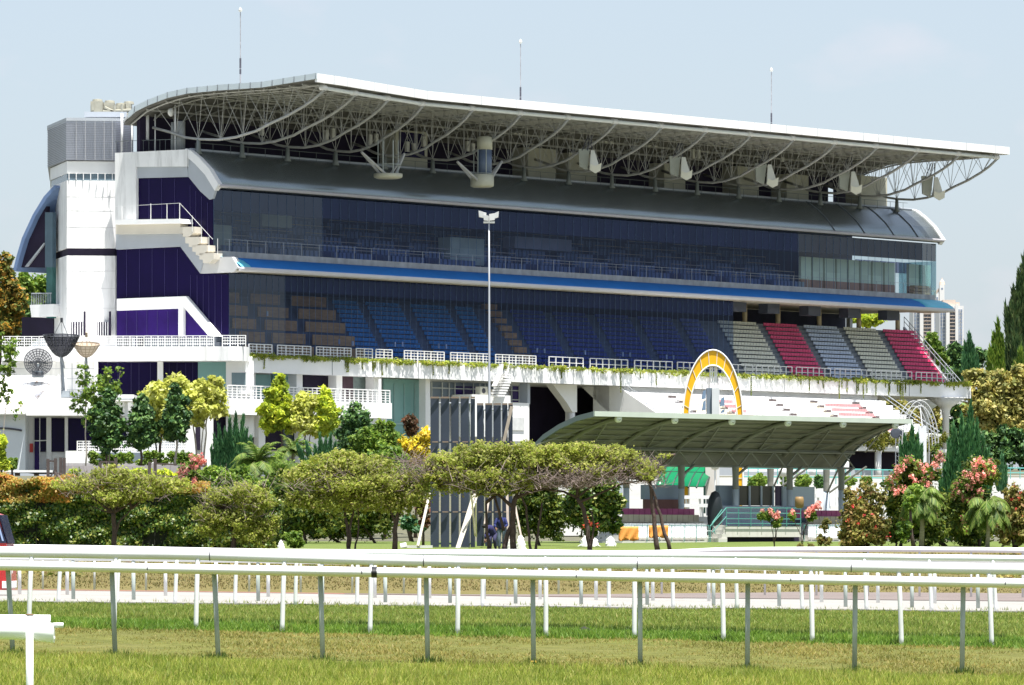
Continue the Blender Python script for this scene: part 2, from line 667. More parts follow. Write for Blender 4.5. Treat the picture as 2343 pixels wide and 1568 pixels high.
blades('grass', 'lumpy mid green grass before the sand path', 79.3, 92, 60000, .04, .10, .030, g_mid, .6, .5, 4)
blades('grass', 'finer mid green grass at the edge of the sand path', 91.5, 102.2, 60000, .02, .06, .030, g_mid, .5, .5, 14)
blades('grass', 'thin tufts of grass growing into the sand path', 101.5, 105, 2600, .04, .11, .03, g_mid, -.2, .4, 5)
blades('grass', 'dry brownish grass on the bank', 147, 232, 60000, .03, .08, .05, [(.20, .15, .06), (.24, .18, .08), (.15, .14, .045), (.17, .17, .05), (.12, .11, .035)], .2, .5, 6)

# low dead weeds on the bank
def leaf_array(rg, centers, radii, n, size, flat=.0, hollow=.55, asp=1.6, wind=0.0):
    "n quads scattered in ellipsoids; returns (n*4,3)"
    centers = np.asarray(centers, float)
    radii = np.asarray(radii, float)
    vol = (radii[:, 0] * radii[:, 1] * radii[:, 2]) ** (2 / 3.)
    idx = rg.choice(len(centers), n, p=vol / vol.sum())
    d = rg.normal(size=(n, 3))
    d /= np.linalg.norm(d, axis=1)[:, None]
    rad = hollow + (1 - hollow) * rg.uniform(0, 1, n) ** .7
    rad *= 1 + rg.normal(0, .14, n)
    P = centers[idx] + d * rad[:, None] * radii[idx]
    N = d * .6 + rg.normal(size=(n, 3)) * .6
    N[:, 2] += .35 + flat
    N /= np.linalg.norm(N, axis=1)[:, None]
    U = np.cross(N, rg.normal(size=(n, 3)))
    U /= np.linalg.norm(U, axis=1)[:, None]
    V = np.cross(N, U)
    s = size * rg.uniform(.45, 1.65, n)[:, None]
    U *= s * asp / 2
    V *= s / 2
    v = np.empty((n, 4, 3), np.float32)
    v[:, 0], v[:, 1], v[:, 2], v[:, 3] = P - U, P - V * .9, P + U, P + V * .9
    return v.reshape(-1, 3)
# ================================================================ RUNNING RAILS
RAILP = mat('white_rail_plastic', (.85, .86, .89), .35, .03, 2.0, streak=((.9, 7, 7), .35, (.40, .43, .38)), spec=.5)
RAILS = mat('worn_white_rail_post', (.74, .75, .75), .45, .05, 3.0, streak=((5, 5, 1.2), .35, (.28, .33, .27)), spec=.5)
WPOST = mat('algae_and_shade_post', (.40, .45, .42), .5, .12, 3.0, streak=((6, 6, 1.5), .7, (.16, .20, .15)))  # grey-green holds algae stain plus the rail's shade painted in
BLACKR = mat('black_rubber', (.02, .02, .025), .6, .1, 3)
YEL = mat('yellow_paint', (.50, .33, .05), .5, .1, 2)


def interp(x, pts):
    for (a, ya), (b, yb) in zip(pts, pts[1:]):
        if x <= b:
            return ya + (yb - ya) * (x - a) / (b - a)
    return pts[-1][1]


def running_rail(label, Y, rail_pts, thick, posts, pr, group='white running rails of the course', oval=1.0, arm=.0, lip=False, close=None, weathered=False):
    "rail_pts: (px, py centre); posts: (px_top, px_base, py_base)"
    r0 = thick / 2
    # carry the rail on past both frame edges
    (xa, ya), (xb_, yb_) = rail_pts[0], rail_pts[-1]
    rail_pts = [(xa - 640, ya)] + list(rail_pts) + [(xb_ + 640, yb_)]
    posts = list(posts)
    g0, g1 = posts[1][1] - posts[0][1], posts[-1][1] - posts[-2][1]
    posts = [(posts[0][0] - g0 * k, posts[0][1] - g0 * k, posts[0][2]) for k in range(1, int(600 / g0))] + posts + [(posts[-1][0] + g1 * k, posts[-1][1] + g1 * k, posts[-1][2]) for k in range(1, int(600 / g1))]
    xs_ = np.arange(rail_pts[0][0], rail_pts[-1][0] + 1, 40)
    line = [W(x, interp(x, rail_pts), Y) for x in xs_]
    root = thing('running_rail', label, 'running rail', (0, Y, gz(0, Y)), group)
    m = MB()
    if oval > 1:   # broad hood of the near rail, reaching towards the camera side
        rows_ = []
        for p in line:
            ring = []
            for a in range(18):
                an = 2 * math.pi * a / 18
                ca, sa = math.cos(an), math.sin(an)
                ring.append(p + Vector((0, -.09 + .15 * ca, r0 * (abs(sa) ** .8) * (1 if sa > 0 else -1))))
            rows_.append(ring + [ring[0]])
        m.sheet(rows_)
    else:
        m.tube(line, r0, 12)
    rail = part('rail', m, RAILP, root, True)
    m = MB()
    for jx in range(330, 2343, 489):
        if close or oval > 1 or thick > .15:
            p = W(jx + (10 if oval > 1 else 150), interp(jx + (10 if oval > 1 else 150), rail_pts), Y)
            m.sheet([[p + Vector((dx, (-.09 if oval > 1 else 0) + (.153 if oval > 1 else r0 * 1.03) * math.cos(a * math.pi / 8), r0 * 1.03 * math.sin(a * math.pi / 8))) for a in range(17)] for dx in (-.006, .006)])
    if m.v:
        jo = part('rail_joint', m, LINE, rail, True)
        jo['kind'] = 'stuff'
    if lip:   # folded underside seam of the plastic rail
        m = MB()
        m.tube([p + Vector((0, -.004, -r0 * .62)) for p in line], r0 * .5, 8)
        part('rail_underside', m, RAILS, root, True)
    if close:
        m = MB()
        p = W(close, interp(close, rail_pts), Y)
        m.sheet([[p + Vector((dx, -.09 + .156 * math.cos(a * math.pi / 8), r0 * 1.1 * math.sin(a * math.pi / 8))) for a in range(17)] for dx in (-.033, .033)])
        part('rubber_sleeve', m, BLACKR, rail, True)
    pm = WPOST if (oval > 1 or weathered) else RAILS  # near and grey posts take the algae and painted shade tone
    for (xt, xb, yb) in posts:
        top = W(xt, interp(xt, rail_pts), Y)
        zb = gz(XZ(xb, Y), Y)
        foot = Vector((XZ(xb, Y), Y + arm, min(zb, ZY(yb, Y)) - .05))
        m = MB()
        if arm:
            pts = [top + Vector((0, arm * a, -b * r0)) for a, b in ((.0, .2), (.18, .55))]
            zz = top.z
            pts += [Vector((top.x + (foot.x - top.x) * f, Y + arm * g, zz + (foot.z - zz) * f)) for f, g in ((.10, .42), (.2, .66), (.34, .86), (.5, .96), (.7, 1.), (.85, 1.), (1, 1.))]
        else:
            pts = [top - Vector((0, 0, r0 * .5)), foot]
        m.tube(pts, pr, 8)
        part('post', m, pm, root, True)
    return root


# nearest full-length rail
base1 = lambda x: interp(x, [(0, 1489), (262, 1496), (498, 1506), (738, 1508), (980, 1516), (1220, 1519), (1465, 1513), (1711, 1524), (1955, 1530), (2202, 1534), (2343, 1537)])
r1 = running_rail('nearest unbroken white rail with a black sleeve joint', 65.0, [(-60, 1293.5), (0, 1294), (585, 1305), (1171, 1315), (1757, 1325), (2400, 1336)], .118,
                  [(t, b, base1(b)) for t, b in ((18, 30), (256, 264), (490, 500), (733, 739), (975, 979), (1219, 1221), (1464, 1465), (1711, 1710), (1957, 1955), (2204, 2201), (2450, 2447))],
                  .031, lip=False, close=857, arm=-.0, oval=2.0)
m = MB()
px, py = 1221, base1(1221)
m.tube([W(1221, py - 7, 65), W(1221, py + 6, 65)], .0335, 8)
part('painted_foot', m, YEL, r1, True)
# second rail, seen from its other side with hooked posts
base2 = [(67, 1420), (262, 1430), (449, 1440), (646, 1446), (847, 1448), (1047, 1452), (1249, 1450), (1451, 1457), (1655, 1467), (1858, 1471), (2062, 1480), (2268, 1478)]
tops2 = [73, 266, 453, 651, 850, 1049, 1249, 1452, 1652, 1855, 2056, 2262]
running_rail('second white rail, fat tube on hooked posts', 74.0, [(-60, 1263), (70, 1264), (453, 1269), (850, 1281), (1171, 1288), (1652, 1290), (2056, 1299), (2400, 1304)], .155,
             [(t, b, y) for t, (b, y) in zip(tops2, base2)], .034, arm=-.10)
# three thinner rails across the sand path
pA = [-12, 134, 268, 401, 538, 676, 817, 959, 1104, 1248, 1393, 1540, 1686, 1835, 1982, 2131, 2278]
running_rail('third white rail along the near edge of the sand path', 102.0, [(-60, 1262), (300, 1263), (700, 1264), (1171, 1269), (1757, 1272), (2100, 1276), (2400, 1279)], .125,
             [(x + (1171 - x) * .006, x, 1376 + 22 * x / 2343 + 4) for x in pA], .038, arm=-.1)
pB = [22, 168, 306, 452, 591, 738, 882, 1030, 1180, 1330, 1481, 1633, 1783, 1935, 2087, 2238]
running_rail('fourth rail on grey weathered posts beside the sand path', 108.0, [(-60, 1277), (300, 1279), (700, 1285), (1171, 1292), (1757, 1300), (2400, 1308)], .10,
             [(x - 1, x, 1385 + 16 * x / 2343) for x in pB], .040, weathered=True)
pC = [45, 154, 260, 379, 495, 614, 732, 858, 983, 1108, 1236, 1364, 1494, 1622, 1880, 2009, 2139, 2270]
running_rail('fifth rail at the far edge of the sand path', 121.0, [(-60, 1258), (585, 1265), (1171, 1271), (1757, 1281), (2400, 1284)], .11,
             [(x - 1, x, 1361 + 20 * x / 2343) for x in pC], .042)
pD = list(range(-20, 2400, 118))
running_rail('farthest rail, gently dipping along the dirt track', 138.0, [(-60, 1251), (200, 1254), (585, 1262), (900, 1264), (1171, 1263), (1400, 1266), (1520, 1265), (1650, 1259), (1757, 1258), (2050, 1257), (2400, 1260)], .14,
             [(x, x, 1357) for x in pD], .03)

# longer tufts left by the mower round the post feet
rgt = np.random.default_rng(77)
tv = []
for (Yq, feet) in ((65.0, [30, 264, 500, 739, 979, 1221, 1465, 1710, 1955, 2201]), (74.1, [b for b, y in base2])):
    for px in feet:
        n = 120
        X = XZ(px, Yq) + rgt.normal(0, .09, n)
        Yt = Yq + rgt.normal(-.03, .07, n)
        H = rgt.uniform(.04, .13, n)
        for x, y, h in zip(X, Yt, H):
            z = gz(float(x), float(y)) - .01
            a = rgt.uniform(0, 6.28)
            dx, dy = .010 * math.cos(a), .010 * math.sin(a)
            tv += [(x - dx, y - dy, z), (x + dx, y + dy, z), (x + rgt.normal(0, .03), y + rgt.normal(0, .03), z + h)]
X = rgt.uniform(-9, 9, 9000)  # row of dark blades drawn in as the crease's shadow line
for x in X:
    y = 78.6 + .5 * math.sin(x * .7) + .25 * math.sin(x * 2.9) + rgt.normal(0, .10)
    z = gz(float(x), float(y)) - .01
    h = rgt.uniform(.05, .13) * (1 if math.sin(x * 1.3) + math.sin(x * .45 + 1) > -.6 else .4)
    tv += [(x - .012, y, z), (x + .012, y, z), (x + rgt.normal(0, .03), y + rgt.normal(0, .03), z + h)]
o = raw('grass', fast_mesh('grass', np.array(tv), 3), leafmat('mat_tuft', [(.05, .10, .015), (.09, .16, .025), (.14, .20, .03), (.20, .24, .05)], .3, .6))
o['kind'] = 'stuff'
o['label'] = 'longer grass tufts round the post feet and a dark row painted as the crease shadow'
o['category'] = 'grass'

# broken-off rail end in the left corner
Yf = 38.0
root = thing('rail_end', 'cut end of a nearer rail in the lower left corner', 'running rail', (XZ(68, Yf), Yf, gz(-3, Yf)), 'white running rails of the course')
m = MB()
cs = [(-60, 1443, 20, 20), (0, 1443, 20, 20), (60, 1444, 20.5, 20), (90, 1446, 21.5, 20), (112, 1448, 22.5, 20), (124, 1449, 23, 20)]
rings = []
for (x, y, hh, dd) in cs:
    c = W(x, y, Yf)
    kk = Yf / F
    ring = []
    for a in range(20):
        an = 2 * math.pi * a / 20
        ring.append(c + Vector((0, math.sin(an) * dd * kk, math.cos(an) * hh * kk)))
    rings.append(ring + [ring[0]])
m.sheet(rings)
m.add([p for p in rings[-1][:-1]], [tuple(range(20))])
beam = part('rail', m, RAILP, root, True)
m = MB()
kk = Yf / F
m.tube([W(-60, 1421, Yf + .03), W(115, 1422, Yf + .03)], 15 * kk, 14)
part('upper_lip', m, RAILP, root, True)
m = MB()
m.tube([W(122, 1431, Yf), W(145, 1431, Yf)], 6 * kk, 10)
m.tube([W(118, 1461, Yf), W(126, 1461, Yf)], 5 * kk, 8)
part('joint_spigot', m, RAILS, beam, True)
m = MB()
m.tube([W(67.5, 1408, Yf - .055), W(69, 1700, Yf - .02) - Vector((0, 0, .1))], 8.7 * kk, 16)
part('post', m, RAILP, root, True)
m = MB()
m.tube([W(67.5, 1405, Yf - .055), W(67.5, 1408.5, Yf - .055)], 9 * kk, 16)
part('post_cap', m, mat('rusty_metal', (.22, .13, .08), .8, .3, 5), root, True)
# ================================================================ GRANDSTAND
GS = thing('grandstand', 'huge white and blue racecourse grandstand under a curved truss roof', 'grandstand', B(0, 0, 7))
TC = 6.5
col_px = [454, 554, 658, 768, 880, 990, 1095, 1199, 1301, 1400, 1499, 1595, 1690, 1782, 1877, 1967, 2052]
tip_px = [742, 812, 887, 967, 1081, 1191, 1300, 1408, 1513, 1615, 1717, 1815, 1911, 2006, 2100, 2194, 2281]
ks = [S(c, TC) for c in col_px]
kt = [T(p, s) for p, s in zip(tip_px, ks)]
tfp = [(-3, kt[0] - .2)] + list(zip(ks, kt)) + [(130, kt[-1] - .1)]
tf = lambda s: interp(s, tfp)
SL, SR = -1.3, S(2305, kt[-1] - .5)
# roof profile of the left end: (t, z of the top surface)
rp_px = [(600, 188), (500, 195), (430, 202), (385, 212), (340, 229), (310, 244), (295, 258)]
prof = [(T(x, SL), Z(y, SL, T(x, SL))) for x, y in rp_px]
prof += [(prof[-1][0] + .8, prof[-1][1] - .6)]
ZF = 43.35
sgrid = [SL, 3, 7, 12, 17, 20, 26, 34, 45, 56, 70, 85, 100, 110, SR]
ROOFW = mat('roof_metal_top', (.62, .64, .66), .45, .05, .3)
m = MB()
m.sheet([[B(s, tf(s) - .5, ZF - .1)] + [B(s, t, z - .08) for t, z in prof] for s in sgrid], (0, 0, -.22))
roof = part('roof', m, ROOFW, GS)
m = MB()
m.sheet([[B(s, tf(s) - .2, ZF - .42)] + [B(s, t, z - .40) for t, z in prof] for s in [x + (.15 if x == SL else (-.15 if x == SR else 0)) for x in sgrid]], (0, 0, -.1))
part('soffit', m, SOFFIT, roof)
m = MB()
for a, b in zip(sgrid, sgrid[1:]):
    m.hexa([B(a, tf(a) - .75, ZF - .78), B(b, tf(b) - .75, ZF - .78), B(b, tf(b) - .45, ZF - .78), B(a, tf(a) - .45, ZF - .78),
            B(a, tf(a) - .75, ZF), B(b, tf(b) - .75, ZF), B(b, tf(b) - .45, ZF), B(a, tf(a) - .45, ZF)])
m.bbox(SR - .02, SR + .25, tf(SR) - .6, -1, ZF - .8, ZF)
part('front_fascia', m, FASC, roof)
m = MB()
for k in range(1, 44):
    s = SL + (SR - SL) * k / 44
    m.bbox(s - .02, s + .02, tf(s) - .765, tf(s) - .74, ZF - .78, ZF)
part('fascia_joint', m, GREYW, roof)['kind'] = 'stuff'
EDGE = mat('pale_edge_panel', (.55, .62, .66), .4, .05, .4)
m = MB()
pr2 = [(tf(SL) - .7, ZF)] + prof[:7]
for (t0, z0), (t1, z1) in zip(pr2, pr2[1:]):
    m.hexa([B(SL - .12, t0, z0 - .5), B(SL - .12, t1, z1 - .5), B(SL, t1, z1 - .5), B(SL, t0, z0 - .5), B(SL - .12, t0, z0 + .02), B(SL - .12, t1, z1 + .02), B(SL, t1, z1 + .02), B(SL, t0, z0 + .02)])
part('end_fascia', m, EDGE, roof)
m = MB()
L = 0
for (t0, z0), (t1, z1) in zip(pr2, pr2[1:]):
    nseg = max(1, int(abs(t1 - t0) / 1.1))
    for q in range(nseg):
        f = q / nseg
        t, z = t0 + (t1 - t0) * f, z0 + (z1 - z0) * f
        m.tube([B(SL - .15, t, z - .5), B(SL - .15, t, z + .04)], .025, 4)
part('fascia_joint', m, LINE, roof)['kind'] = 'stuff'
# front edge tube with the bright node castings at each truss tip
ETUBE = mat('pale_blue_edge_tube', (.80, .84, .86), .4, .04, 1)
m = MB()
m.tube([B(s, tf(s) + .15, ZF - 1.12) for s in [ks[0]] + ks[1:]], .19, 10)
part('edge_tube', m, ETUBE, roof, True)
# purlins
for f in (.1, .2, .3, .4, .5, .6, .7, .8, .9, 1.0):
    m = MB()
    pts = []
    for s in [SL + .6] + ks + [SR - .4]:
        t = tf(s) + (TC - tf(s)) * f
        z = interp(t, [(-12, ZF - .1)] + prof) - .58
        pts.append(B(s, t, z))
    m.tube(pts, .09, 5)
    part('purlin', m, STEEL, roof)
for t in (9.2, 11.6):
    m = MB()
    z = interp(t, prof) - .6
    m.tube([B(SL + .5, t, z), B(SR - .3, t, z)], .11, 5)
    part('purlin', m, STEEL, roof)

# trusses
bc_px = [(742, 206), (719, 227), (696, 243), (658, 265), (618, 283), (586, 300), (540, 314), (500, 320), (457, 319), (425, 315), (390, 303), (350, 292)]
s0_ = ks[0]
bc = []
for x, y in bc_px:
    t = T(x, s0_)
    bc.append(((t - kt[0]) / (TC - kt[0]), Z(y, s0_, t)))
ztop = lambda t: interp(t, [(-12, ZF - .1)] + prof) - .62
for k, (s, tt) in enumerate(zip(ks, kt)):
    span = TC - tt
    def bt(f):
        return tt + span * f
    fr = [b[0] for b in bc]
    m = MB()
    m.tube([B(s, bt(f), z) for f, z in bc], .13, 8)
    tr = part('roof_truss', m, STEEL, GS, True)
    m = MB()
    for ds in (-1.05, 1.05):
        pts = []
        for f in np.linspace(.0, bc[-1][0] + .12, 12):
            pts.append(B(s + ds * min(1, f * 2.2 + .02), bt(f), ztop(bt(f))))
        m.tube(pts, .09, 5)
    bot = [.14, .30, .46, .64, .82, 1.0, 1.18]
    top = [.05, .21, .38, .55, .73, .91, 1.09, 1.28]
    for i, fb in enumerate(bot):
        zb = interp(fb, bc)
        pb = B(s, bt(fb), zb)
        for ft in (top[i], top[i + 1]):
            for ds in (-1.05, 1.05):
                m.tube([pb, B(s + ds * min(1, ft * 2.2 + .02), bt(ft), ztop(bt(ft)))], .033, 4, cap=False)
    part('web', m, STEEL, tr)
    m = MB()
    zc = interp(1.0, bc)
    m.lathe(B(s, TC, 36.9), [(.36, 0), (.22, .35), (.17, zc - 36.9)], 8)
    part('column', m, mat('pale_column_foot', (.20, .22, .21), .6, .1, 1), tr, True)
    m = MB()
    m.tube([B(s - .35, tt + .12, ZF - 1.12), B(s + .35, tt + .12, ZF - 1.12)], .27, 8)
    part('tip_node', m, WHITE2, tr, True)

# upper deck behind the trusses: floor, rear wall, rooms
m = MB()
m.bbox(0, 118, 6.9, 15, 36.5, 37.0)
deck = part('upper_deck', m, CONC, GS)
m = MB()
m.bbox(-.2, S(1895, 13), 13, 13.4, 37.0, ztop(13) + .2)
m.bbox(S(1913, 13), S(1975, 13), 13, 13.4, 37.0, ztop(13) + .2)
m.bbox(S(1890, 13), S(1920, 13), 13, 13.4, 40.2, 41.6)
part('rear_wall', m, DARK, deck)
BEIGE = mat('beige_room_wall', (.50, .49, .40), .8, .06, .8)
for x0, x1, y0, y1, t in ((905, 978, 300, 398, 9.6), (1208, 1272, 340, 400, 11), (1303, 1366, 352, 412, 11), (1520, 1568, 375, 425, 11), (1688, 1736, 382, 445, 11), (1800, 1850, 400, 455, 11), (1970, 2030, 404, 478, 9)):
    sa, sb = S(x0, t), S(x1, t)
    z1 = Z(y0, (sa + sb) / 2, t)
    m = MB()
    m.bbox(sa, sb, t, t + 2, 37.0, min(z1, 41.4))
    rm = part('plant_room', m, BEIGE, deck)
    if x0 == 905:
        m = MB()
        m.bbox(sa + .5, sb - .5, t - .06, t, 38.6, 41.0)
        part('window', m, PURPLE, rm)
m = MB()
m.tube([B(S(450, 7.2), 7.2, 38.0), B(117, 7.2, 38.0)], .03, 4)
for q in range(48):
    s = 1 + q * 2.45
    m.tube([B(s, 7.2, 37.0), B(s, 7.2, 38.0)], .03, 4, cap=False)
part('guard_rail', m, mat('dark_green_grey_rail', (.13, .15, .15), .5, .1, 1), deck)
# pairs of small white lamp boxes hung behind the trusses
LAMPW = mat('lamp_box_white', (.6, .6, .56), .5, .1, 3)
for x, y in ((601, 298), (749, 310), (764, 306), (849, 320), (863, 318), (934, 336), (950, 340), (972, 324), (1072, 335), (1084, 340), (1179, 296), (1191, 298), (1387, 317), (1400, 318), (1487, 326), (1502, 326), (1588, 352), (1600, 352), (1690, 340), (1792, 360)):
    t = 9.0
    s = S(x, t)
    z = Z(y, s, t)
    m = MB()
    m.bbox(s - .22, s + .22, t, t + .25, z - .5, z + .5)
    m.tube([B(s, t + .1, z + .5), B(s, t + .1, ztop(t))], .03, 4)
    part('hanging_lamp', m, LAMPW, deck)

# curved shell below the trusses
sh_px = [(429, 343), (437, 347), (457, 364), (480, 389), (502, 425)]
shp = [(T(x, 0), Z(y, 0, T(x, 0))) for x, y in sh_px]
shp[0] = (7.4, 37.3)
SB = 118.2
m = MB()
m.sheet([[B(s, t, z) for t, z in shp] for s in np.linspace(0.3, SB - .3, 24)], B(0, .35, -.25) - B(0, 0, 0))
shell = part('curved_shell', m, SHELL, GS, True)
for s0, s1 in ((-.25, .32), (SB - .32, SB + .3)):
    m = MB()
    m.sheet([[B(s, t - .12, z + .1) for t, z in shp] for s in (s0, s1)], B(0, .5, -.55) - B(0, 0, 0))
    part('end_rib', m, WHITE2, shell)
m = MB()
m.tube([B(0, shp[-1][0] - .02, shp[-1][1]), B(SB, shp[-1][0] - .02, shp[-1][1])], .17, 8)
part('drip_edge', m, mat('pale_drip_edge', (.5, .48, .5), .5, .05, 1), shell, True)
m = MB()
m.tube([B(0.4, 7.3, 37.35), B(SB - .3, 7.3, 37.35)], .12, 6)
part('ridge_rail', m, GREYW, shell, True)
m = MB()
for s in (98, 103.5, 109, 113.6):
    m.tube([B(s, t - .03, z + .02) for t, z in shp], .06, 4)
part('panel_seam', m, STEPC, shell)

# upper glazed level
GLASS = glassmat('tinted_glass', (.46, .55, .76), .035, .02, (.6, .7, 1))
GLASSL = glassmat('clear_green_glass', (.62, .80, .84), .16, .03)
GLASSM = glassmat('hazy_reflecting_glass', (.40, .46, .56), .075, .06, (.7, .8, 1))
MULL = mat('blue_grey_mullion', (.07, .12, .22), .5, .05, 1)
DKB = mat('dark_spandrel_blue', (.008, .006, .045), .25, .1, .4)


def curtain(root, t, sa, sb, z0, z1, bays, per, glass, spandrel=0.0, first=None, nf=2, last=None, nl=0):
    for i in range(bays):
        a, b = sa + (sb - sa) * i / bays, sa + (sb - sa) * (i + 1) / bays
        m = MB()
        for q in range(per):
            pa, pb = a + (b - a) * q / per + .004, a + (b - a) * (q + 1) / per - .004
            for zz0, zz1 in ((z0, z0 + (z1 - z0) * .34), (z0 + (z1 - z0) * .34, z0 + (z1 - z0) * .68), (z0 + (z1 - z0) * .68, z1)):
                e1, e2 = random.uniform(-.006, .006), random.uniform(-.006, .006)
                m.add([B(pa, t + e1, zz0), B(pb, t - e1, zz0), B(pb, t + e2, zz1 - .006), B(pa, t - e2, zz1 - .006)], [(0, 1, 2, 3)])
        g = part('glass_bay', m, first if (first and i < nf) else (last if i >= bays - nl else glass), root)
        m = MB()
        for q in range(per):
            s = a + (b - a) * q / per
            m.bbox(s - .016, s + .016, t - .02, t, z0, z1)
        part('mullion', m, MULL, g)
        if spandrel:
            m = MB()
            m.bbox(a, b, t + .06, t + .12, z1 - spandrel, z1)
            part('spandrel', m, DKB, g)


curtain(GS, 4.1, .05, S(2110, 4.1), 27.6, 33.5, 15, 6, GLASS, 1.9, GLASSM, 2, glassmat('lighter_tinted_glass', (.70, .80, .84), .04, .02), 3)
curtain(GS, 4.1, S(2110, 4.1), SB - .2, 27.6, 33.5, 1, 3, GLASSL, 1.9)
m = MB()
m.bbox(SB - .24, SB - .2, 4.15, 9, 27.6, 31.6)
part('end_glass', m, GLASSL, GS)
# rooms and terraces behind the upper glass
INTW = mat('interior_wall_navy', (.09, .11, .20), .8, .15, .3)
m = MB()
m.bbox(.4, S(1950, 15), 15, 15.3, 27, 36.4)
m.bbox(S(1950, 15), SB - 5, 15, 15.3, 27, 31.0)
m.bbox(S(1950, 15), SB - 5, 15, 15.3, 32.2, 36.4)
for q in range(7):
    s = S(1960, 15) + q * 1.55
    m.bbox(s, s + 1.2, 15, 15.2, 31.0, 32.2)
inn = part('interior_wall', m, INTW, GS)
m = MB()
for i in range(5):
    m.bbox(1, SB - 4, 5.2 + i * 1.9, 15, 27 + i * .85, 27.9 + i * .85)
part('interior_tier', m, INTW, inn)
RAILB = mat('brass_brown_rail', (.62, .46, .32), .5, .1, 1)
DESK = mat('dim_blue_desk', (.30, .36, .48), .7, .15, 1)
for i in range(5):
    m = MB()
    m2 = MB()
    for q in range(14):
        a = 3 + q * 7.9
        if a > S(1800, 6):
            break
        b = a + 5.9
        t = 5.25 + i * 1.9
        z = 27.9 + i * .85
        m.tube([B(a, t, z + .95), B(b, t, z + .95)], .055, 4)
        for x in (a, (a + b) / 2, b):
            m.tube([B(x, t, z), B(x, t, z + .95)], .03, 4)
        for w in range(9):
            m2.bbox(a + .3 + w * .63, a + .7 + w * .63, t + .5, t + .9, z, z + .70)
    part('tier_rail', m, RAILB, inn)
    part('chair_row', m2, DESK, inn)
for x0, x1, y0, y1, t in ((1030, 1108, 545, 606, 7), (1178, 1308, 545, 572, 9), (600, 668, 478, 520, 9), (487, 530, 515, 570, 7)):
    sa, sb = S(x0, t), S(x1, t)
    m = MB()
    m.bbox(sa, sb, t, t + 1.5, Z(y1, (sa + sb) / 2, t), Z(y0, (sa + sb) / 2, t))
    part('service_core', m, mat('olive_cream_core', (.85, .83, .55), .8, .1, .8) if x0 != 1178 else mat('grey_pink_core', (.60, .55, .58), .8, .1, .8), inn)
PALE = mat('pale_green_blind', (.75, .82, .70), .7, .06, .6)
BRN = mat('red_brown_dado', (.45, .22, .18), .7, .2, 1)
t = 6.2
for q in range(11):
    x0 = 1833 + q * 27.4
    if q == 8:
        continue
    sa, sb = S(x0, t), S(x0 + 22.5, t)
    m = MB()
    m.bbox(sa, sb, t, t + .3, 28.9, 31.3)
    pn = part('blind_panel', m, PALE, inn)
    m = MB()
    m.bbox(sa, sb, t - .02, t + .3, 27.9, 28.9)
    part('dado', m, BRN, pn)
m = MB()
sa = S(2083, 5.0)
for q in range(3):
    m.bbox(sa + q * .12, sa + 3.2 - q * .1, 4.6, 5.2, 27.95 + q * .35, 28.2 + q * .35)
part('stacked_table', m, mat('pale_wood', (.45, .28, .17), .6, .1, 2), inn)

# grey parapet, blue canopy, white edge
m = MB()
m.bbox(.1, 116.4, 3.1, 3.95, 27.15, 27.85)
par = part('parapet', m, CONC, GS)
m = MB()
for q in range(46):
    s = 1.2 + q * 2.54
    m.tube([B(s, 3.2, 27.85), B(s, 3.2, 28.95)], .035, 4)
m.tube([B(.5, 3.2, 28.95), B(115, 3.2, 28.95)], .02, 4)
part('guard_rail', m, mat('galvanised_rail', (.35, .38, .42), .5, .1, 2), par)
SCE = S(2181, .5)
cp = [(3.1, 27.3), (2.3, 27.2), (1.3, 26.9), (.6, 26.5), (.38, 26.3)]
m = MB()
m.sheet([[B(s, t, z) for t, z in cp] for s in np.linspace(-.3, SCE, 30)], (0, 0, -.1))
can = part('blue_canopy', m, SKYBLUE, GS, True)
for a, b in ((-.32, 1.0), (SCE - 5.4, SCE + .02)):  # cyan overlays paint sunlight into the colour of the canopy tips
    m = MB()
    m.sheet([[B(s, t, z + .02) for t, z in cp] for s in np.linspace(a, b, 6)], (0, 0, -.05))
    part('sunlit_tip_paint', m, mat('painted_sun_cyan', (.12, .50, .66), .5, .05, 1), can, True)
m = MB()
m.tube([B(-.3, .55, 26.12), B(SCE, .55, 26.12)], .24, 12)
part('canopy_edge', m, mat('dull_white_edge', (.62, .60, .62), .5, .04, 1), can, True)
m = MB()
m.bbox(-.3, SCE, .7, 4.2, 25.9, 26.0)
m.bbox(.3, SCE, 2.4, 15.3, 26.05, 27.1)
part('floor_slab', m, mat('cream_soffit', (.5, .46, .38), .7, .05, .6), can)  # even cream colour on slab and soffit

# main podium
m = MB()
m.bbox(-.2, 118.4, 0, .5, 16.67, 18.15)
m.bbox(-.2, 118.4, .5, 16, 16.75, 17.4)
m.bbox(118.0, 118.6, 0, 16, 16.67, 18.0)
pod = part('podium', m, WHITE, GS)
m = MB()
for s in (12, 24.6, 37.5, 48.5, 61.2, 72.4, 84, 95.3, 106.8):
    m.bbox(s - .04, s + .04, -.012, .01, 16.67, 18.15)
part('podium_joint', m, STEPC, pod)
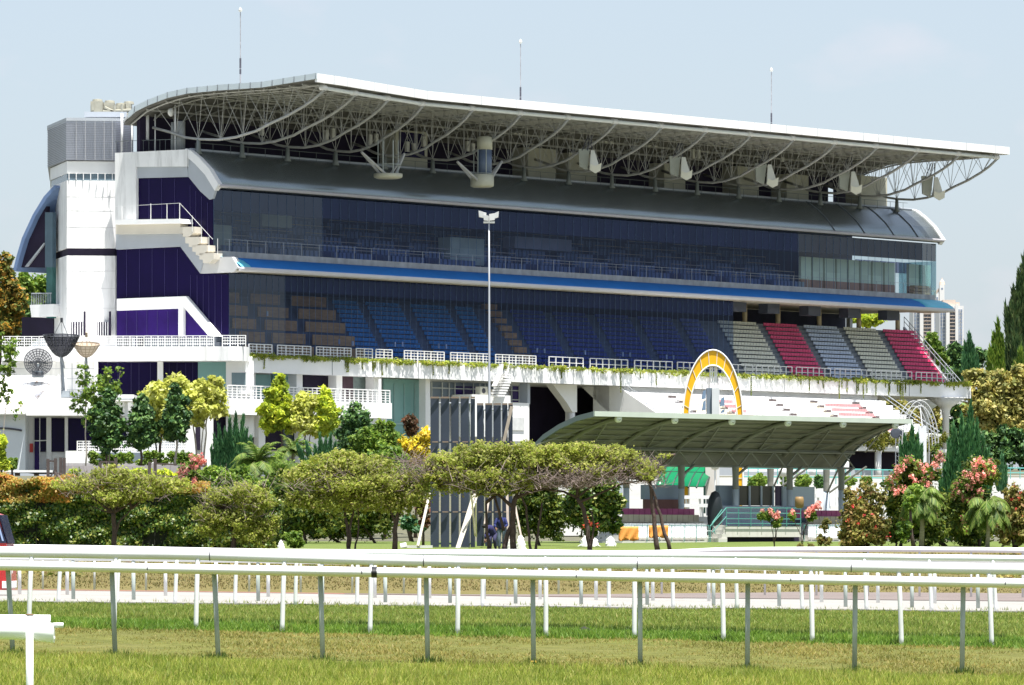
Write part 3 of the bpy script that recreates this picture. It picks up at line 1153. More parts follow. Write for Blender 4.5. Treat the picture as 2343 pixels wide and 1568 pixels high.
# balustrade sections along the front
balus_px = [(570, 622), (635, 711), (724, 803), (815, 852), (860, 897), (925, 1016), (1031, 1120), (1134, 1226), (1256, 1334), (1350, 1436), (1452, 1538), (1550, 1592), (1600, 1665), (1672, 1722), (1730, 1812), (1822, 1900), (1910, 1995), (2004, 2086), (2096, 2180)]
for x0, x1 in balus_px:
    sa, sb = S(x0, .6), S(x1, .6)
    m = MB()
    for z in ((18.25, 18.52, 18.78, 19.05) if x1 < 1250 else (18.3, 18.75)):
        m.bbox(sa, sb, .58, .64, z - .03, z + .03)
    m.bbox(sa, sb, .55, .65, 19.26, 19.33)
    nn = max(2, int((sb - sa) / .95))
    for q in range(nn + 1):
        s = sa + (sb - sa) * q / nn
        m.bbox(s - .045, s + .045, .56, .65, 18.0, 19.3)
        if q < nn and x1 < 1250:
            mid = s + (sb - sa) / nn / 2
            m.bbox(mid - .02, mid + .02, .59, .63, 18.2, 19.2)
    part('balustrade', m, WHITE2, pod)

# seating terrace of the main tier
rows_n, dt, dz = 14, .40, .455
skew = .13
rt = lambda i: 2.5 + dt * i
rz = lambda i: 18.15 + dz * i
m = MB()
for i in range(rows_n):
    m.bbox(.4, 117.8, rt(i), 13 if i == rows_n - 1 else rt(i + 1), 17.4, rz(i))
m.bbox(.4, 117.8, .9, 2.5, 17.4, 17.75)
ter = part('seating_terrace', m, STEPC, GS)


def seat_row(m, sa, sb, t, z, w=.5, back=.42, dirn=1):
    n = max(1, int((sb - sa) / w))
    w = (sb - sa) / n
    for q in range(n):
        a = sa + q * w + .03
        b = sa + (q + 1) * w - .03
        m.bbox(a, b, t, t + .30, z + .24, z + .28)
        m.bbox(a, b, t + .28, t + .34, z + .26, z + .24 + back * .8)


SEAT = {
    'blue': mat('blue_plastic_seat', (.05, .34, .62), .45, .1, 2),
    'deep': mat('deep_blue_plastic_seat', (.045, .085, .36), .45, .1, 2),
    'cream': mat('cream_plastic_seat', (.70, .70, .60), .5, .06, 2),
    'crimson': mat('crimson_plastic_seat', (.66, .06, .18), .5, .15, 1),
    'bluegrey': mat('blue_grey_plastic_seat', (.48, .55, .68), .5, .08, 2),
    'green': mat('pale_green_plastic_seat', (.40, .46, .42), .5, .08, 2),
    'white': mat('white_plastic_seat', (.75, .76, .78), .5, .04, 2),
    'pink': mat('pink_plastic_seat', (.72, .36, .37), .5, .08, 1),  # one even pink for the paler lower-tier blocks
    'ivory': mat('ivory_plastic_seat', (.80, .74, .60), .5, .04, 2),
}
blocks = [(833, 888, 'blue'), (908, 986, 'blue'), (1011, 1093, 'blue'), (1113, 1153, 'blue'), (1240, 1316, 'deep'), (1337, 1412, 'deep'), (1434, 1510, 'deep'), (1532, 1608, 'deep'), (1628, 1672, 'deep'),
          (1715, 1803, 'cream'), (1820, 1896, 'crimson'), (1912, 1988, 'bluegrey'), (2003, 2077, 'cream'), (2093, 2168, 'crimson')]
for x0, x1, c in blocks:
    sa, sb = S(x0, 2.5), S(x1, 2.5)
    first = None
    for i in range(rows_n - 1):
        m = MB()
        seat_row(m, sa + skew * (i - 1), sb + skew * (i - 1), rt(i) + .04, rz(i))
        o = part('seat_row' if first else 'seating_block', m, SEAT[c], first or ter)
        first = first or o
# front strip of seats behind the balustrade
for (x0, x1), c in zip([(815, 890), (925, 1010), (1035, 1116), (1140, 1222), (1262, 1330), (1356, 1430), (1458, 1532), (1556, 1640), (1740, 1812), (1822, 1900), (1915, 1990), (2006, 2083), (2096, 2170)],
                      ['green', 'crimson', 'bluegrey', 'green', 'crimson', 'bluegrey', 'green', 'crimson', 'bluegrey', 'crimson', 'bluegrey', 'green', 'crimson']):
    m = MB()
    seat_row(m, S(x0, 1.3), S(x1, 1.3), 1.3, 17.75, back=.5)
    part('front_seat_row', m, SEAT[c], ter)
# timber fronted box tiers on the left, and one narrow flight further right
WOOD = mat('brown_timber_front', (.85, .42, .14), .6, .2, 1.2, stretch=(1, 1, 4))
for segs in (((S(560, 3), S(620, 3)), (S(634, 3), S(713, 3)), (S(727, 3), S(828, 3))),):
    for i in range(5):
        for a, b in segs:
            t = 2.7 + i * 1.05
            z = 18.4 + i * 1.25
            if b > S(800, 3):
                b -= .15 * i
            m = MB()
            m.bbox(a + .2 * i, b, t, t + .12, z, z + .95)
            part('timber_front', m, WOOD, ter)
for i in range(9):
    t, z = 2.8 + i * .62, 18.3 + i * .72
    m = MB()
    m.bbox(S(1200, 2.8), S(1228, 2.8), t, t + .5, z, z + .55)
    part('timber_step', m, WOOD, ter)
# small white handrail lamps that glint on the aisles
m = MB()
for x, yy in ((612, 898 / 1.0 - 180), (776, 782), (807, 786), (904, 788), (921, 788), (1004, 792), (1021, 793), (1229, 802), (1246, 803), (1339, 807), (1425, 811), (1441, 812), (1525, 817), (1541, 818)):
    s = S(x, 2.45)
    z = Z(yy, s, 2.45)
    m.bbox(s - .07, s + .07, 2.4, 2.5, z - .22, z + .22)
part('aisle_marker', m, WHITE2, ter)

# lower glass and what lies behind
curtain(GS, 2.25, S(524, 2.25), S(1678, 2.25), 17.75, 25.9, 10, 9, glassmat('tinted_blue_glass', (.46, .55, .74), .03, .02, (.55, .66, 1)), 1.5, GLASSM, 1)
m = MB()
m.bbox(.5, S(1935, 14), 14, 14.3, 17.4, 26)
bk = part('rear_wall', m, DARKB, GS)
m = MB()
m.bbox(S(1936, 13), S(1942, 13), 12.5, 13, 17.4, 26)
part('rear_column', m, WHITE2, bk)
for x0, x1 in ((585, 620), (640, 722), (742, 835), (858, 938), (960, 1045), (1065, 1107)):
    m = MB()
    m.bbox(S(x0, 13.8), S(x1, 13.8), 13.8, 14.0, 24.0, 24.9)
    part('clerestory_window', m, mat('dim_window', (.30, .36, .36), .5, .1, 1), bk)
for x0, x1 in ((1675, 1708), (1757, 1784), (1850, 1878), (1941, 1969), (2030, 2058)):
    sa, sb = S(x0, 3), S(x1, 3)
    m = MB()
    m.bbox(sa, sb, 3, 4.2, 24.9, 25.9)
    b_ = part('hanging_unit', m, mat('dark_slatted_box', (.06, .07, .1), .6, .1, 1), GS)
    m = MB()
    m.lathe(B(S(x1 - 4, 8.4), 8.4, 23.5), [(.26, 0), (.26, 2.5)], 10)
    part('tier_column', m, mat('cream_column', (.60, .50, .34), .7, .08, 1), b_, True)
# shallow sloping flank wall at the right end of the tier
m = MB()
m.add([B(117.9, 2.0, 18.0), B(117.9, 8.4, 24.6), B(117.9, 8.4, 17.4), B(117.9, 2.0, 17.4), B(118.3, 2.0, 18.0), B(118.3, 8.4, 24.6), B(118.3, 8.4, 17.4), B(118.3, 2.0, 17.4)],
      [(0, 1, 2, 3), (7, 6, 5, 4), (0, 4, 5, 1), (1, 5, 6, 2), (2, 6, 7, 3), (3, 7, 4, 0)])
fl = part('flank_wall', m, CONC, GS)
m = MB()
for dz_ in (.5, 1.0):
    m.tube([B(118.1, 1.0, 17.6 + dz_), B(118.1, 8.4, 24.7 + dz_)], .04, 5)
for q in range(12):
    f = q / 11
    m.tube([B(118.1, 1 + 7.4 * f, 17.4 + 7.1 * f), B(118.1, 1 + 7.4 * f, 18.6 + 7.1 * f)], .04, 5)
part('handrail', m, mat('galvanised_rail', (.35, .38, .42), .5), fl)

# ---------------------------------------------------------------- left end wall


def endpoly(name, pts, off, th, material, parent=GS):
    vs = []
    for x, y in pts:
        t = T(x, -off)
        vs.append(B(-off, t, Z(y, -off, t)))
    m = MB()
    m.prism(vs, B(th, 0, 0) - B(0, 0, 0))
    return part(name, m, material, parent)


ew = endpoly('end_wall', [(263, 350), (428, 342), (428, 381), (311, 382), (311, 506), (263, 506)], .35, .6, STAINW)
endpoly('louvre_strip', [(311, 382), (428, 381), (431, 405), (311, 408)], .15, .3, GREYW, ew)
endpoly('shell_end', [(428, 345), (437, 349), (456, 366), (478, 391), (497, 424), (487, 455), (479, 457), (458, 438), (431, 405)], .12, .25, GREYW, ew)
g = endpoly('end_window', [(311, 408), (431, 405), (458, 438), (479, 457), (487, 455), (487, 592), (440, 560), (413, 512), (311, 512)], .0, .1, PURPLE, ew)


def endlines(pairs, off, r, material, parent):
    for (a, b), (c, d) in pairs:
        m = MB()
        m.tube([E2(a, b, off), E2(c, d, off)], r, 4)
        part('mullion', m, material, parent)


def E2(x, y, off):
    t = T(x, -off)
    return B(-off, t, Z(y, -off, t))


MUL2 = mat('violet_mullion', (.05, .04, .16), .5, .05, 1)
endlines([((x, 409), (x, 508)) for x in (341, 370, 400)] + [((x, 420 + (x - 431)), (x, 560)) for x in (435, 448, 461, 475)], .03, .025, MUL2, g)
g2 = endpoly('end_window', [(267, 570), (412, 564), (456, 624), (523, 628), (523, 772), (505, 772), (425, 680), (267, 684)], .0, .1, PURPLE)
endlines([((x, 571), (x, 680)) for x in (290, 319, 348, 377, 406)] + [((x, 630), (x, 680 + (x - 425) * 1.0)) for x in (436, 451, 465, 478, 492, 507)], .03, .025, MUL2, g2)
fr_ = endpoly('sloped_frame', [(267, 684), (425, 678), (503, 770), (478, 770), (420, 703), (409, 706), (267, 711)], .4, .7, WHITE)
endpoly('frame_post', [(408, 706), (419, 703), (419, 770), (408, 770)], .38, .6, WHITE, fr_)
g3 = endpoly('end_window', [(267, 711), (408, 707), (408, 772), (267, 772)], .05, .1, PURPLE2)
endlines([((x, 712), (x, 768)) for x in (290, 313, 336, 360, 384)], .08, .025, MUL2, g3)
endpoly('end_window', [(419, 703), (480, 772), (419, 772)], .05, .1, PURPLE2)
slab = endpoly('balcony', [(262, 503), (411, 501), (414, 511), (262, 514)], 1.7, 1.8, WHITE)
endpoly('balcony_beam', [(265, 513), (412, 511), (414, 534), (265, 536)], 1.05, 1.1, mat('cream_render', (.62, .58, .50), .7, .05, .6), slab)
endpoly('sloped_band', [(265, 535), (413, 534), (470, 585), (458, 626), (412, 564), (265, 571)], .5, .6, GREYW, slab)
endpoly('canopy_return', [(458, 626), (470, 588), (531, 588), (545, 612), (534, 623)], .45, .7, mat('white_soffit_return', (.6, .6, .6), .6, .05, .6), slab)
for i, (x, y) in enumerate(((410, 520), (424, 543), (440, 562), (456, 580))):
    endpoly('stair_step', [(x, y), (x + 33, y - 1), (x + 33, y + 13), (x + 22, y + 22), (x + 8, y + 22), (x + 8, y + 14), (x, y + 14)], 1.3, 1.2, mat('cream_render', (.62, .58, .50), .7), slab)
m = MB()
for x in (262, 279, 345, 382, 411):
    m.tube([E2(x, 502, 1.6), E2(x, 466 if x > 340 else 472, 1.6)], .035, 5)
m.tube([E2(262, 473, 1.6), E2(411, 465, 1.6), E2(425, 480, 1.3), E2(487, 548, 1.3)], .022, 4)
for x, y in ((440, 530), (461, 555), (478, 578), (498, 582)):
    m.tube([E2(x, y, 1.3), E2(x, y - 36, 1.3)], .03, 4)
part('balcony_rail', m, WHITE2, slab)

# ---------------------------------------------------------------- stair tower on the far left
tw = [Vector((XZ(115, 521), 521, 0)), Vector((XZ(153, 511), 511, 0)), Vector((XZ(264, 511.5), 511.5, 0)), Vector((XZ(300, 512), 513.5, 0)), Vector((XZ(300, 540), 540, 0)), Vector((XZ(115, 540), 540, 0))]


def tband(name, y0, y1, grow, material, parent):
    z0, z1 = ZY(y1, 511), ZY(y0, 511)
    c = sum(tw, Vector()) / 6
    pts = []
    for p in tw:
        d = (p - c).normalized()
        pts.append(p + d * grow + Vector((0, 0, z0)))
    m = MB()
    m.prism(pts, (0, 0, z1 - z0))
    return part(name, m, material, parent)


tower = tband('stair_tower', 585, 1075, 0, STAINW, GS)
tband('recessed_band', 568, 585, -.35, DARK, tower)
tband('upper_wall', 413, 568, 0, STAINW, tower)
tband('glazed_band', 397, 413, -.12, mat('grey_glass_band', (.12, .17, .21), .2, .2, 1), tower)
tband('upper_wall', 369, 397, 0, WHITE, tower)
LOUV = mat('aluminium_louvre', (.44, .46, .51), .45, .05, 1.0, metal=.2)
tband('louvre_drum', 277, 367, .25, LOUV, tower)
tband('drum_cap', 270, 277, .32, GREYW, tower)
m = MB()
for y in range(281, 366, 4):
    z = ZY(y, 510.5)
    c = sum(tw, Vector()) / 6
    pts = [tw[i] + (tw[i] - c).normalized() * .29 + Vector((0, 0, z)) for i in (0, 1, 2, 3)]
    m.tube(pts, .03, 4)
part('louvre_blade', m, mat('dull_louvre_edge', (.22, .23, .27), .5, .05, 1), tower)
m = MB()
for x in (175, 196, 218, 239, 258):
    m.tube([Vector((XZ(x, 510.9), 510.9 - .3, ZY(367, 511))), Vector((XZ(x, 510.9), 510.9 - .3, ZY(277, 511)))], .02, 4)
for y in (450, 482, 520, 620, 660, 705):
    m.tube([tw[1] + Vector((0, -.005, ZY(y, 511))), tw[2] + Vector((0, -.005, ZY(y, 511)))], .018, 4)
part('wall_joint', m, mat('faint_joint', (.5, .5, .5), .8, .05, 1), tower)
for x0, x1 in ((163, 193), (222, 250)):
    m = MB()
    m.box(XZ(x0, 511), XZ(x1, 511), 510.9, 511.02, ZY(768, 511), ZY(737, 511))
    w_ = part('barred_window', m, DARK, tower)
    m = MB()
    for q in range(5):
        x = XZ(x0 + (x1 - x0) * (q + .5) / 5, 511)
        m.box(x - .04, x + .04, 510.82, 510.9, ZY(768, 511), ZY(737, 511))
    part('bar', m, WHITE2, w_)
m = MB()
for x in (194, 252):
    m.tube([Vector((XZ(x, 511), 510.8, ZY(768, 511))), Vector((XZ(x, 511), 510.8, ZY(713, 511)))], .11, 6)
part('soil_pipe', m, DARK, tower)
m = MB()
for q in range(7):
    x = XZ(158 + q * 16.5, 511)
    m.box(x - .03, x + .03, 510.9, 511.1, ZY(412, 511), ZY(397, 511))
part('band_mullion', m, WHITE2, tower)
# rooftop plant beside the tower top
AC = mat('cream_plant_metal', (.34, .33, .27), .5, .12, 2)
m = MB()
m.box(XZ(193, 516), XZ(290, 516), 516, 520, ZY(268, 516), ZY(256, 516))
ped = part('plant_platform', m, GREYW, GS)
for x0, x1, y0 in ((208, 236, 226), (238, 262, 229), (266, 286, 235), (288, 300, 231)):
    m = MB()
    m.box(XZ(x0, 517), XZ(x1, 517), 516.5, 518.6, ZY(257, 517), ZY(y0 + 7, 517))
    m.lathe((XZ((x0 + x1) / 2, 517), 517.5, ZY(y0 + 7, 517)), [(.5, 0), (.45, .25), (.1, .3)], 12)
    m.box(XZ(x0 + 2, 517), XZ(x0 + 8, 517), 516.4, 516.5, ZY(254, 517), ZY(y0 + 12, 517))
    part('cooling_unit', m, AC, ped)
m = MB()
for q, (x0, y0, x1, y1) in enumerate(((236, 255, 300, 252), (240, 246, 272, 262), (262, 240, 262, 262), (279, 238, 279, 262), (250, 262, 296, 262))):
    m.tube([W(x0, y0, 516.3), W(x1, y1, 516.3)], .13, 6)
part('duct_pipe', m, AC, ped)
# equipment standing on the end wall roof
for x, y0, y1, r in ((337, 246, 316, .18), (279, 260, 345, .12), (355, 262, 345, .06), (302, 284, 345, .07), (401, 240, 340, .09)):
    m = MB()
    m.tube([E2(x, y1 + 4, -.8), E2(x, y0, -.8)], r, 8)
    part('aerial_pole', m, WHITE2, ew, True)
m = MB()
m.lathe(E2(391, 257, -.6), [(.05, -.25), (.32, -.2), (.42, 0), (.32, .2), (.05, .25)], 14, (1, -.3, 0))
part('drum_antenna', m, WHITE2, ew, True)
for x0, x1, y0 in ((391, 402, 280), (404, 424, 278)):
    m = MB()
    c = E2((x0 + x1) / 2, 345, -1.2)
    m.lathe(c, [((x1 - x0) * .02, 0), ((x1 - x0) * .02, Z(y0, 1, T(x0, 1)) - c.z)], 16)
    part('water_tank', m, mat('grey_tank', (.34, .35, .35), .6, .08, 1), ew, True)
m = MB()
for q in range(13):
    x = 265 + q * 12.6
    m.tube([E2(x, 348 - q * .4, -.1), E2(x, 322 - q * .4, -.1)], .025, 4)
m.tube([E2(264, 324, -.1), E2(424, 318, -.1)], .03, 4)
part('roof_rail', m, mat('dark_green_grey_rail', (.13, .15, .15), .5), ew)

# ---------------------------------------------------------------- rear shell roof and rear balcony, seen left of the tower
ar = [(124, 424), (100, 450), (75, 491), (50, 545), (38, 585), (30, 617)]
arp = [(T(x, 0), Z(y, 0, T(x, 0))) for x, y in ar]
m = MB()
m.sheet([[B(s, t, z) for t, z in arp] for s in (0, 30, 60, 90, 116)], B(0, -.35, -.2) - B(0, 0, 0))
rs = part('rear_shell', m, mat('blue_rear_shell', (.16, .24, .42), .4, .06, .5), GS)
endpoly('rear_gable', [(108, 446), (80, 492), (55, 547), (44, 585), (36, 612), (106, 612), (106, 455)], -.6, .5, DARK, rs)
endpoly('gable_beam', [(100, 556), (103, 556), (62, 611), (56, 611)], -.4, .3, GREYW, rs)
endpoly('rear_glazing', [(103, 486), (120, 486), (120, 612), (103, 612)], -.3, .5, mat('dull_blue_glass', (.08, .13, .17), .2, .2, .5), rs)
endpoly('rear_glazing', [(106, 612), (120, 612), (120, 728), (106, 728)], -.3, .5, mat('dull_green_glass', (.04, .13, .12), .2, .3, .5), rs)
rb = endpoly('rear_balcony', [(68, 698), (122, 696), (122, 724), (72, 726)], .2, 2, WHITE)
endpoly('rear_recess', [(50, 726), (122, 726), (122, 775), (50, 775)], -2.5, .5, DARK, rb)
m = MB()
m.tube([E2(72, 672, .1), E2(118, 671, .1)], .05, 5)
for q in range(12):
    m.tube([E2(72 + q * 4, 698, .1), E2(72 + q * 4, 672, .1)], .03, 4)
part('balustrade', m, mat('galvanised_rail', (.35, .38, .42), .5), rb)
# ================================================================ LOWER LEVELS OF THE GRANDSTAND


def fbox(m, x0, y0, x1, y1, Y, depth):
    "frontal box from picture rectangle at distance Y"
    return m.box(XZ(x0, Y), XZ(x1, Y), Y, Y + depth, ZY(y1, Y), ZY(y0, Y))


def fpart(name, x0, y0, x1, y1, Y, depth, material, parent):
    m = MB()
    fbox(m, x0, y0, x1, y1, Y, depth)
    return part(name, m, material, parent)


def grid_rail(name, x0, x1, y0, y1, Y, step, parent, material=WHITE2, rails=4, infill=True):
    m = MB()
    n = max(1, round((x1 - x0) / step))
    h = (y1 - y0)
    m.box(XZ(x0, Y), XZ(x1, Y), Y - .04, Y + .04, ZY(y0 + 1.6, Y), ZY(y0, Y))
    for q in range(1, rails):
        z = ZY(y0 + h * q / rails, Y)
        m.box(XZ(x0, Y), XZ(x1, Y), Y - .03, Y + .01, z - .035, z + .035)
    for q in range(n + 1):
        x = XZ(x0 + (x1 - x0) * q / n, Y)
        m.box(x - .045, x + .045, Y - .05, Y + .03, ZY(y1, Y), ZY(y0, Y))
        if infill and q < n:
            x = XZ(x0 + (x1 - x0) * (q + .33) / n, Y)
            m.box(x - .025, x + .025, Y - .02, Y + .0, ZY(y1 - 3, Y), ZY(y0 + 4, Y))
            x = XZ(x0 + (x1 - x0) * (q + .66) / n, Y)
            m.box(x - .025, x + .025, Y - .02, Y + .0, ZY(y1 - 3, Y), ZY(y0 + 4, Y))
    return part(name, m, material, parent)


# left wing terrace
YT = 497.5
m = MB()
z0, z1 = ZY(826, YT), ZY(793, YT)
front = [(XZ(4, YT), YT), (XZ(500, YT), YT - .2), (XZ(530, YT), YT - .7), (XZ(552, YT), YT - .4), (XZ(563, YT), YT + .6), (XZ(567, YT), YT + 2.2)]
m.prism([Vector((x, y, z0)) for x, y in front] + [Vector((XZ(567, YT), YT + 6, z0)), Vector((XZ(560, YT), YT + 14, z0)), Vector((XZ(4, YT), YT + 30, z0))], (0, 0, z1 - z0))
wing = part('terrace_wing', m, STAINW, GS)
for x0, x1 in ((6, 90), (90, 170), (170, 250), (250, 330), (330, 410), (410, 490)):
    grid_rail('balustrade', x0, x1 - 1, 769.5 - x0 * .004, 794, YT + .1, 15.5, wing)
grid_rail('balustrade', 509, 562, 767, 793, YT - .2, 15.5, wing)
lw = fpart('wing_wall', 3, 826, 222, 912, YT + 2.5, 3, STAINW, GS)
fpart('wing_soffit_step', 3, 815, 95, 827, YT + 1, 3, WHITE, lw)
m = MB()
m.tube([W(165, 912, YT + 2.4), W(165, 832, YT + 2.4)], .04, 4)
m.tube([W(86, 842, YT + 2.4), W(86, 855, YT + 2.4)], .16, 4)
for y in (842, 865, 890):
    m.box(XZ(4, YT), XZ(222, YT), YT + 2.47, YT + 2.51, ZY(y, YT) - .015, ZY(y, YT) + .015)
part('wall_joint', m, GREYW, lw)
gl = fpart('wing_window', 222, 826, 453, 915, YT + 3.2, .2, PURPLE, lw)
m = MB()
for x in (246, 270, 300, 318, 344, 387, 405, 425, 441):
    m.tube([W(x, 828, YT + 3.15), W(x, 912, YT + 3.15)], .02, 4)
part('mullion', m, MUL2, gl)['kind'] = 'stuff'
fpart('wing_window', 453, 826, 517, 912, YT + 3.0, .2, TEAL, lw)
for x0, x1 in ((216, 224), (360, 373)):
    fpart('column', x0, 826, x1, 945, YT + 1.8, .6, WHITE, lw)
m = MB()
fbox(m, 517, 826, 580, 1000, YT + 2.6, 4)
fbox(m, 546, 855, 580, 900, YT + 1.6, 1)
pier = part('corner_wall', m, WHITE, GS)
fpart('window', 530, 853, 562, 886, YT + 1.5, .1, mat('grey_green_glass', (.14, .20, .22), .2, .1, 1), pier)
# white flat roofs in front of the wing
YA = 488.0
lo = fpart('low_roof_parapet', 60, 908, 285, 952, YA, 12, WHITE, GS)
fpart('roof_kerb', 182, 905, 290, 917, YA - .6, .5, WHITE, lo)
fpart('roof_upstand', 244, 903, 306, 918, YA - 1, 5, WHITE, lo)
fpart('roof_upstand', 244, 912, 306, 915, YA - 1.4, .3, GREYW, lo)
fpart('roof_box', 183, 922, 222, 942, YA - .7, .6, mat('pale_grey_box', (.55, .55, .58), .6), lo)
gw = fpart('ground_wall', 57, 950, 290, 1082, YA + .8, 10, WHITE, GS)
for x0, x1, y0, y1 in ((79, 90, 957, 1008), (92, 106, 957, 1034), (117, 148, 957, 1034), (155, 178, 957, 1031), (178, 288, 957, 1031)):
    w_ = fpart('window', x0, y0, x1, y1, YA + .65, .2, PURPLE, gw)
dr = fpart('door', 79, 1010, 90, 1080, YA + .6, .2, PURPLE2, gw)
m = MB()
m.tube([W(91, 955, YA + .5), W(91, 1080, YA + .5)], .05, 4)
m.tube([W(78, 1009, YA + .5), W(107, 1008, YA + .5)], .06, 4)
for x in (66, 69, 72):
    m.tube([W(x, 955, YA + .7), W(x, 1012, YA + .7)], .02, 4)
part('frame', m, WHITE2, gw)
for x0, x1 in ((106, 117), (148, 155)):
    fpart('pilaster', x0, 951, x1, 1080, YA + .3, .4, WHITE, gw)
# garage wing with rusty sheet roof
RUST = mat('white_roof_with_rust', (.80, .79, .77), .5, .05, .5, streak=((3.2, 1.2, .8), 1.0, (.27, .15, .08)))
m = MB()
ya, yb = YA - 5, YA + 4
a_ = [W(-30, 940, ya), W(57, 940, ya), W(133, 862, yb), W(-30, 862, yb)]
m.sheet([[a_[0], a_[1]], [a_[3], a_[2]]], (0, 0, -.3))
gr = part('sheet_roof', m, RUST, GS)
m = MB()
m.prism([W(60, 951, ya - .2), W(60, 944, ya - .2), W(133, 857, ya - .2), W(134, 951, ya - .2)], (0, 9, 0))
m.prism([W(133, 910, ya - .1), W(133, 951, ya - .1), W(240, 951, ya - .1), W(188, 912, ya - .1)], (0, 3, 0))
part('roof_flank', m, WHITE, gr)
m = MB()
m.tube([W(-30, 946, ya - .3), W(58, 946, ya - .3)], .14, 6)
m.tube([W(-30, 861, yb - .1), W(125, 864, yb - .1)], .12, 5)
part('gutter', m, WHITE2, gr)
gar = fpart('garage_wall', -30, 948, 58, 1082, YA - 4, 3, mat('blue_white_wall', (.62, .66, .70), .6, .04, .5), GS)
m = MB()
m.tube([W(x, 980 - 0 + ((x - 0) / 57) ** 2 * 7, YA - 4.1) for x in range(-30, 58, 8)], .09, 5)
part('door_head', m, LINE, gar)
ex = fpart('hose_cabinet', 68, 1015, 75, 1035, YA + .4, .3, mat('red_cabinet', (.6, .06, .05), .5, .1, 2), gw)
# paved garden wall in front and planters
fpart('garden_wall', -20, 1076, 120, 1081, YA - 12, .4, WHITE, gw)
pv = fpart('planter_wall', 150, 1060, 470, 1078, YA - 22, .5, mat('grey_render_kerb', (.42, .40, .42), .8, .1, 1), gw)
grid_rail('garden_railing', 177, 428, 1009, 1034, YA - 6, 13, gw, rails=4)
fpart('raised_bed', 150, 1032, 428, 1061, YA - 6.3, 1, WHITE, gw)
fpart('bed_shade_sheet', 225, 1036, 330, 1058, YA - 6.5, .1, GREYB, gw)  # blue-grey sheet stands in for shade on the bed front

# balcony along the front, px 520..893
za, zb = ZY(950, 499), ZY(913, 499)
s1 = S(893, -1)
m = MB()
m.bbox(S(520, -1), s1, -1.2, 0.2, za, zb)
m.bbox(-1.4, s1, -1.0, 3, za, za + .4)
bal = part('front_balcony', m, WHITE, GS)
for a in range(7):
    sa = S(520, -1) + (s1 - S(520, -1)) * a / 7
    sb = sa + (s1 - S(520, -1)) / 7 - .12
    m = MB()
    z_ = zb
    for q in range(4):
        m.bbox(sa, sb, -1.05, -1.0, z_ + .2 + q * .24 - .03, z_ + .2 + q * .24 + .03)
    m.bbox(sa, sb, -1.1, -.98, z_ + 1.12, z_ + 1.22)
    for q in range(6):
        s = sa + (sb - sa) * q / 5
        m.bbox(s - .045, s + .045, -1.08, -1.0, z_, z_ + 1.15)
    part('balustrade', m, WHITE2, bal)


def pbox(name, x0, x1, y0, y1, t, d, material, parent):
    sa, sb = S(x0, t), S(x1, t)
    c = (sa + sb) / 2
    m = MB()
    m.bbox(sa, sb, t, t + d, Z(y1, c, t), Z(y0, c, t))
    return part(name, m, material, parent)


und = pbox('lower_wall', 565, 1210, 840, 1100, 3.2, .4, WHITE, GS)
for x0, x1, mt in ((580, 620, TEAL), (625, 676, TEAL), (696, 767, DARK), (785, 808, mat('brown_curtain_room', (.10, .06, .08), .8)), (808, 836, mat('grey_green_curtain', (.26, .33, .33), .8, .15, 3)), (836, 853, mat('brown_curtain_room', (.1, .06, .08), .8))):
    pbox('balcony_window', x0, x1, 857 if x0 < 700 else 862, 912, 2.9, .2, mt, und)
for x0, x1 in ((566, 580), (677, 694), (730 + 38, 785), (853, 872)):
    m = MB()
    s = S((x0 + x1) / 2, 1.2)
    m.bbox(s - (x1 - x0) * .025, s + (x1 - x0) * .025, 1.2, 2.2, 12.8, 16.7)
    part('column', m, WHITE, und)
m = MB()
m.tube([B(S(869, -.2), -.2, 16.5), B(S(869, -.2), -.2, 9)], .16, 6)
part('drain_pipe', m, WHITE2, und)
tg = pbox('tall_window', 879, 972, 868, 1100, 2.8, .2, TEAL, und)
m = MB()
m.bbox(S(879, 2.7), S(972, 2.7), 2.70, 2.8, 12.35, 12.5)
part('transom', m, mat('pale_teal_frame', (.3, .45, .45), .4), tg)
for x in (902, 925, 949):
    s = S(x, 2.75)
    m = MB()
    m.bbox(s - .03, s + .03, 2.72, 2.8, 7, 16.2)
    part('mullion', m, mat('pale_teal_frame', (.3, .45, .45), .4), tg)
m = MB()
for x in (979, ):
    s = S(x, 1.2)
    m.bbox(s - .35, s + .35, 1.2, 2, 7, 16.7)
part('column', m, WHITE, und)
ow = pbox('office_window', 988, 1136, 876, 912, 2.9, .2, GREYB, und)
for x0, x1, y0, y1 in ((1042, 1060, 884, 904), (1062, 1082, 884, 904), (1085, 1096, 885, 902), (1103, 1108, 885, 903), (1172, 1206, 884, 921)):
    pbox('pane', x0, x1, y0, y1, 2.82, .1, PURPLE2, ow)
m = MB()
for x in (988, 1012, 1028, 1041, 1061, 1083, 1098, 1110, 1136, 1152, 1171, 1188, 1206):
    s = S(x, 2.75)
    m.bbox(s - .05, s + .05, 2.72, 2.8, 14.3, 16.5)
for z in (15.0, 15.9):
    m.bbox(S(988, 2.7), S(1206, 2.7), 2.70, 2.78, z, z + .1)
part('window_frame', m, mat('grey_frame', (.5, .52, .52), .5), ow)
for x0, x1, y0, y1 in ((1099, 1116, 885, 904), (1126, 1139, 892, 904)):
    o = pbox('air_conditioner', x0, x1, y0, y1, .4, .6, mat('cream_unit', (.62, .60, .50), .5, .05, 1), und)
    m = MB()
    s = S((x0 + x1) / 2, .35)
    m.lathe(B(s, .38, Z((y0 + y1) / 2, s, .4)), [(.0, .02), (.26, .02), (.26, -.04)], 14, (COSA, -SINA, 0))
    part('fan_grille', m, LINE, o)
blk = pbox('white_block', 1080, 1168, 904, 1000, .2, 2.5, WHITE, GS)
blk2 = pbox('white_block', 1168, 1211, 922, 1010, .6, 2.4, WHITE, GS)
pbox('shutter', 1173, 1200, 955, 985, .5, .1, mat('pale_shutter', (.62, .63, .63), .6), blk2)
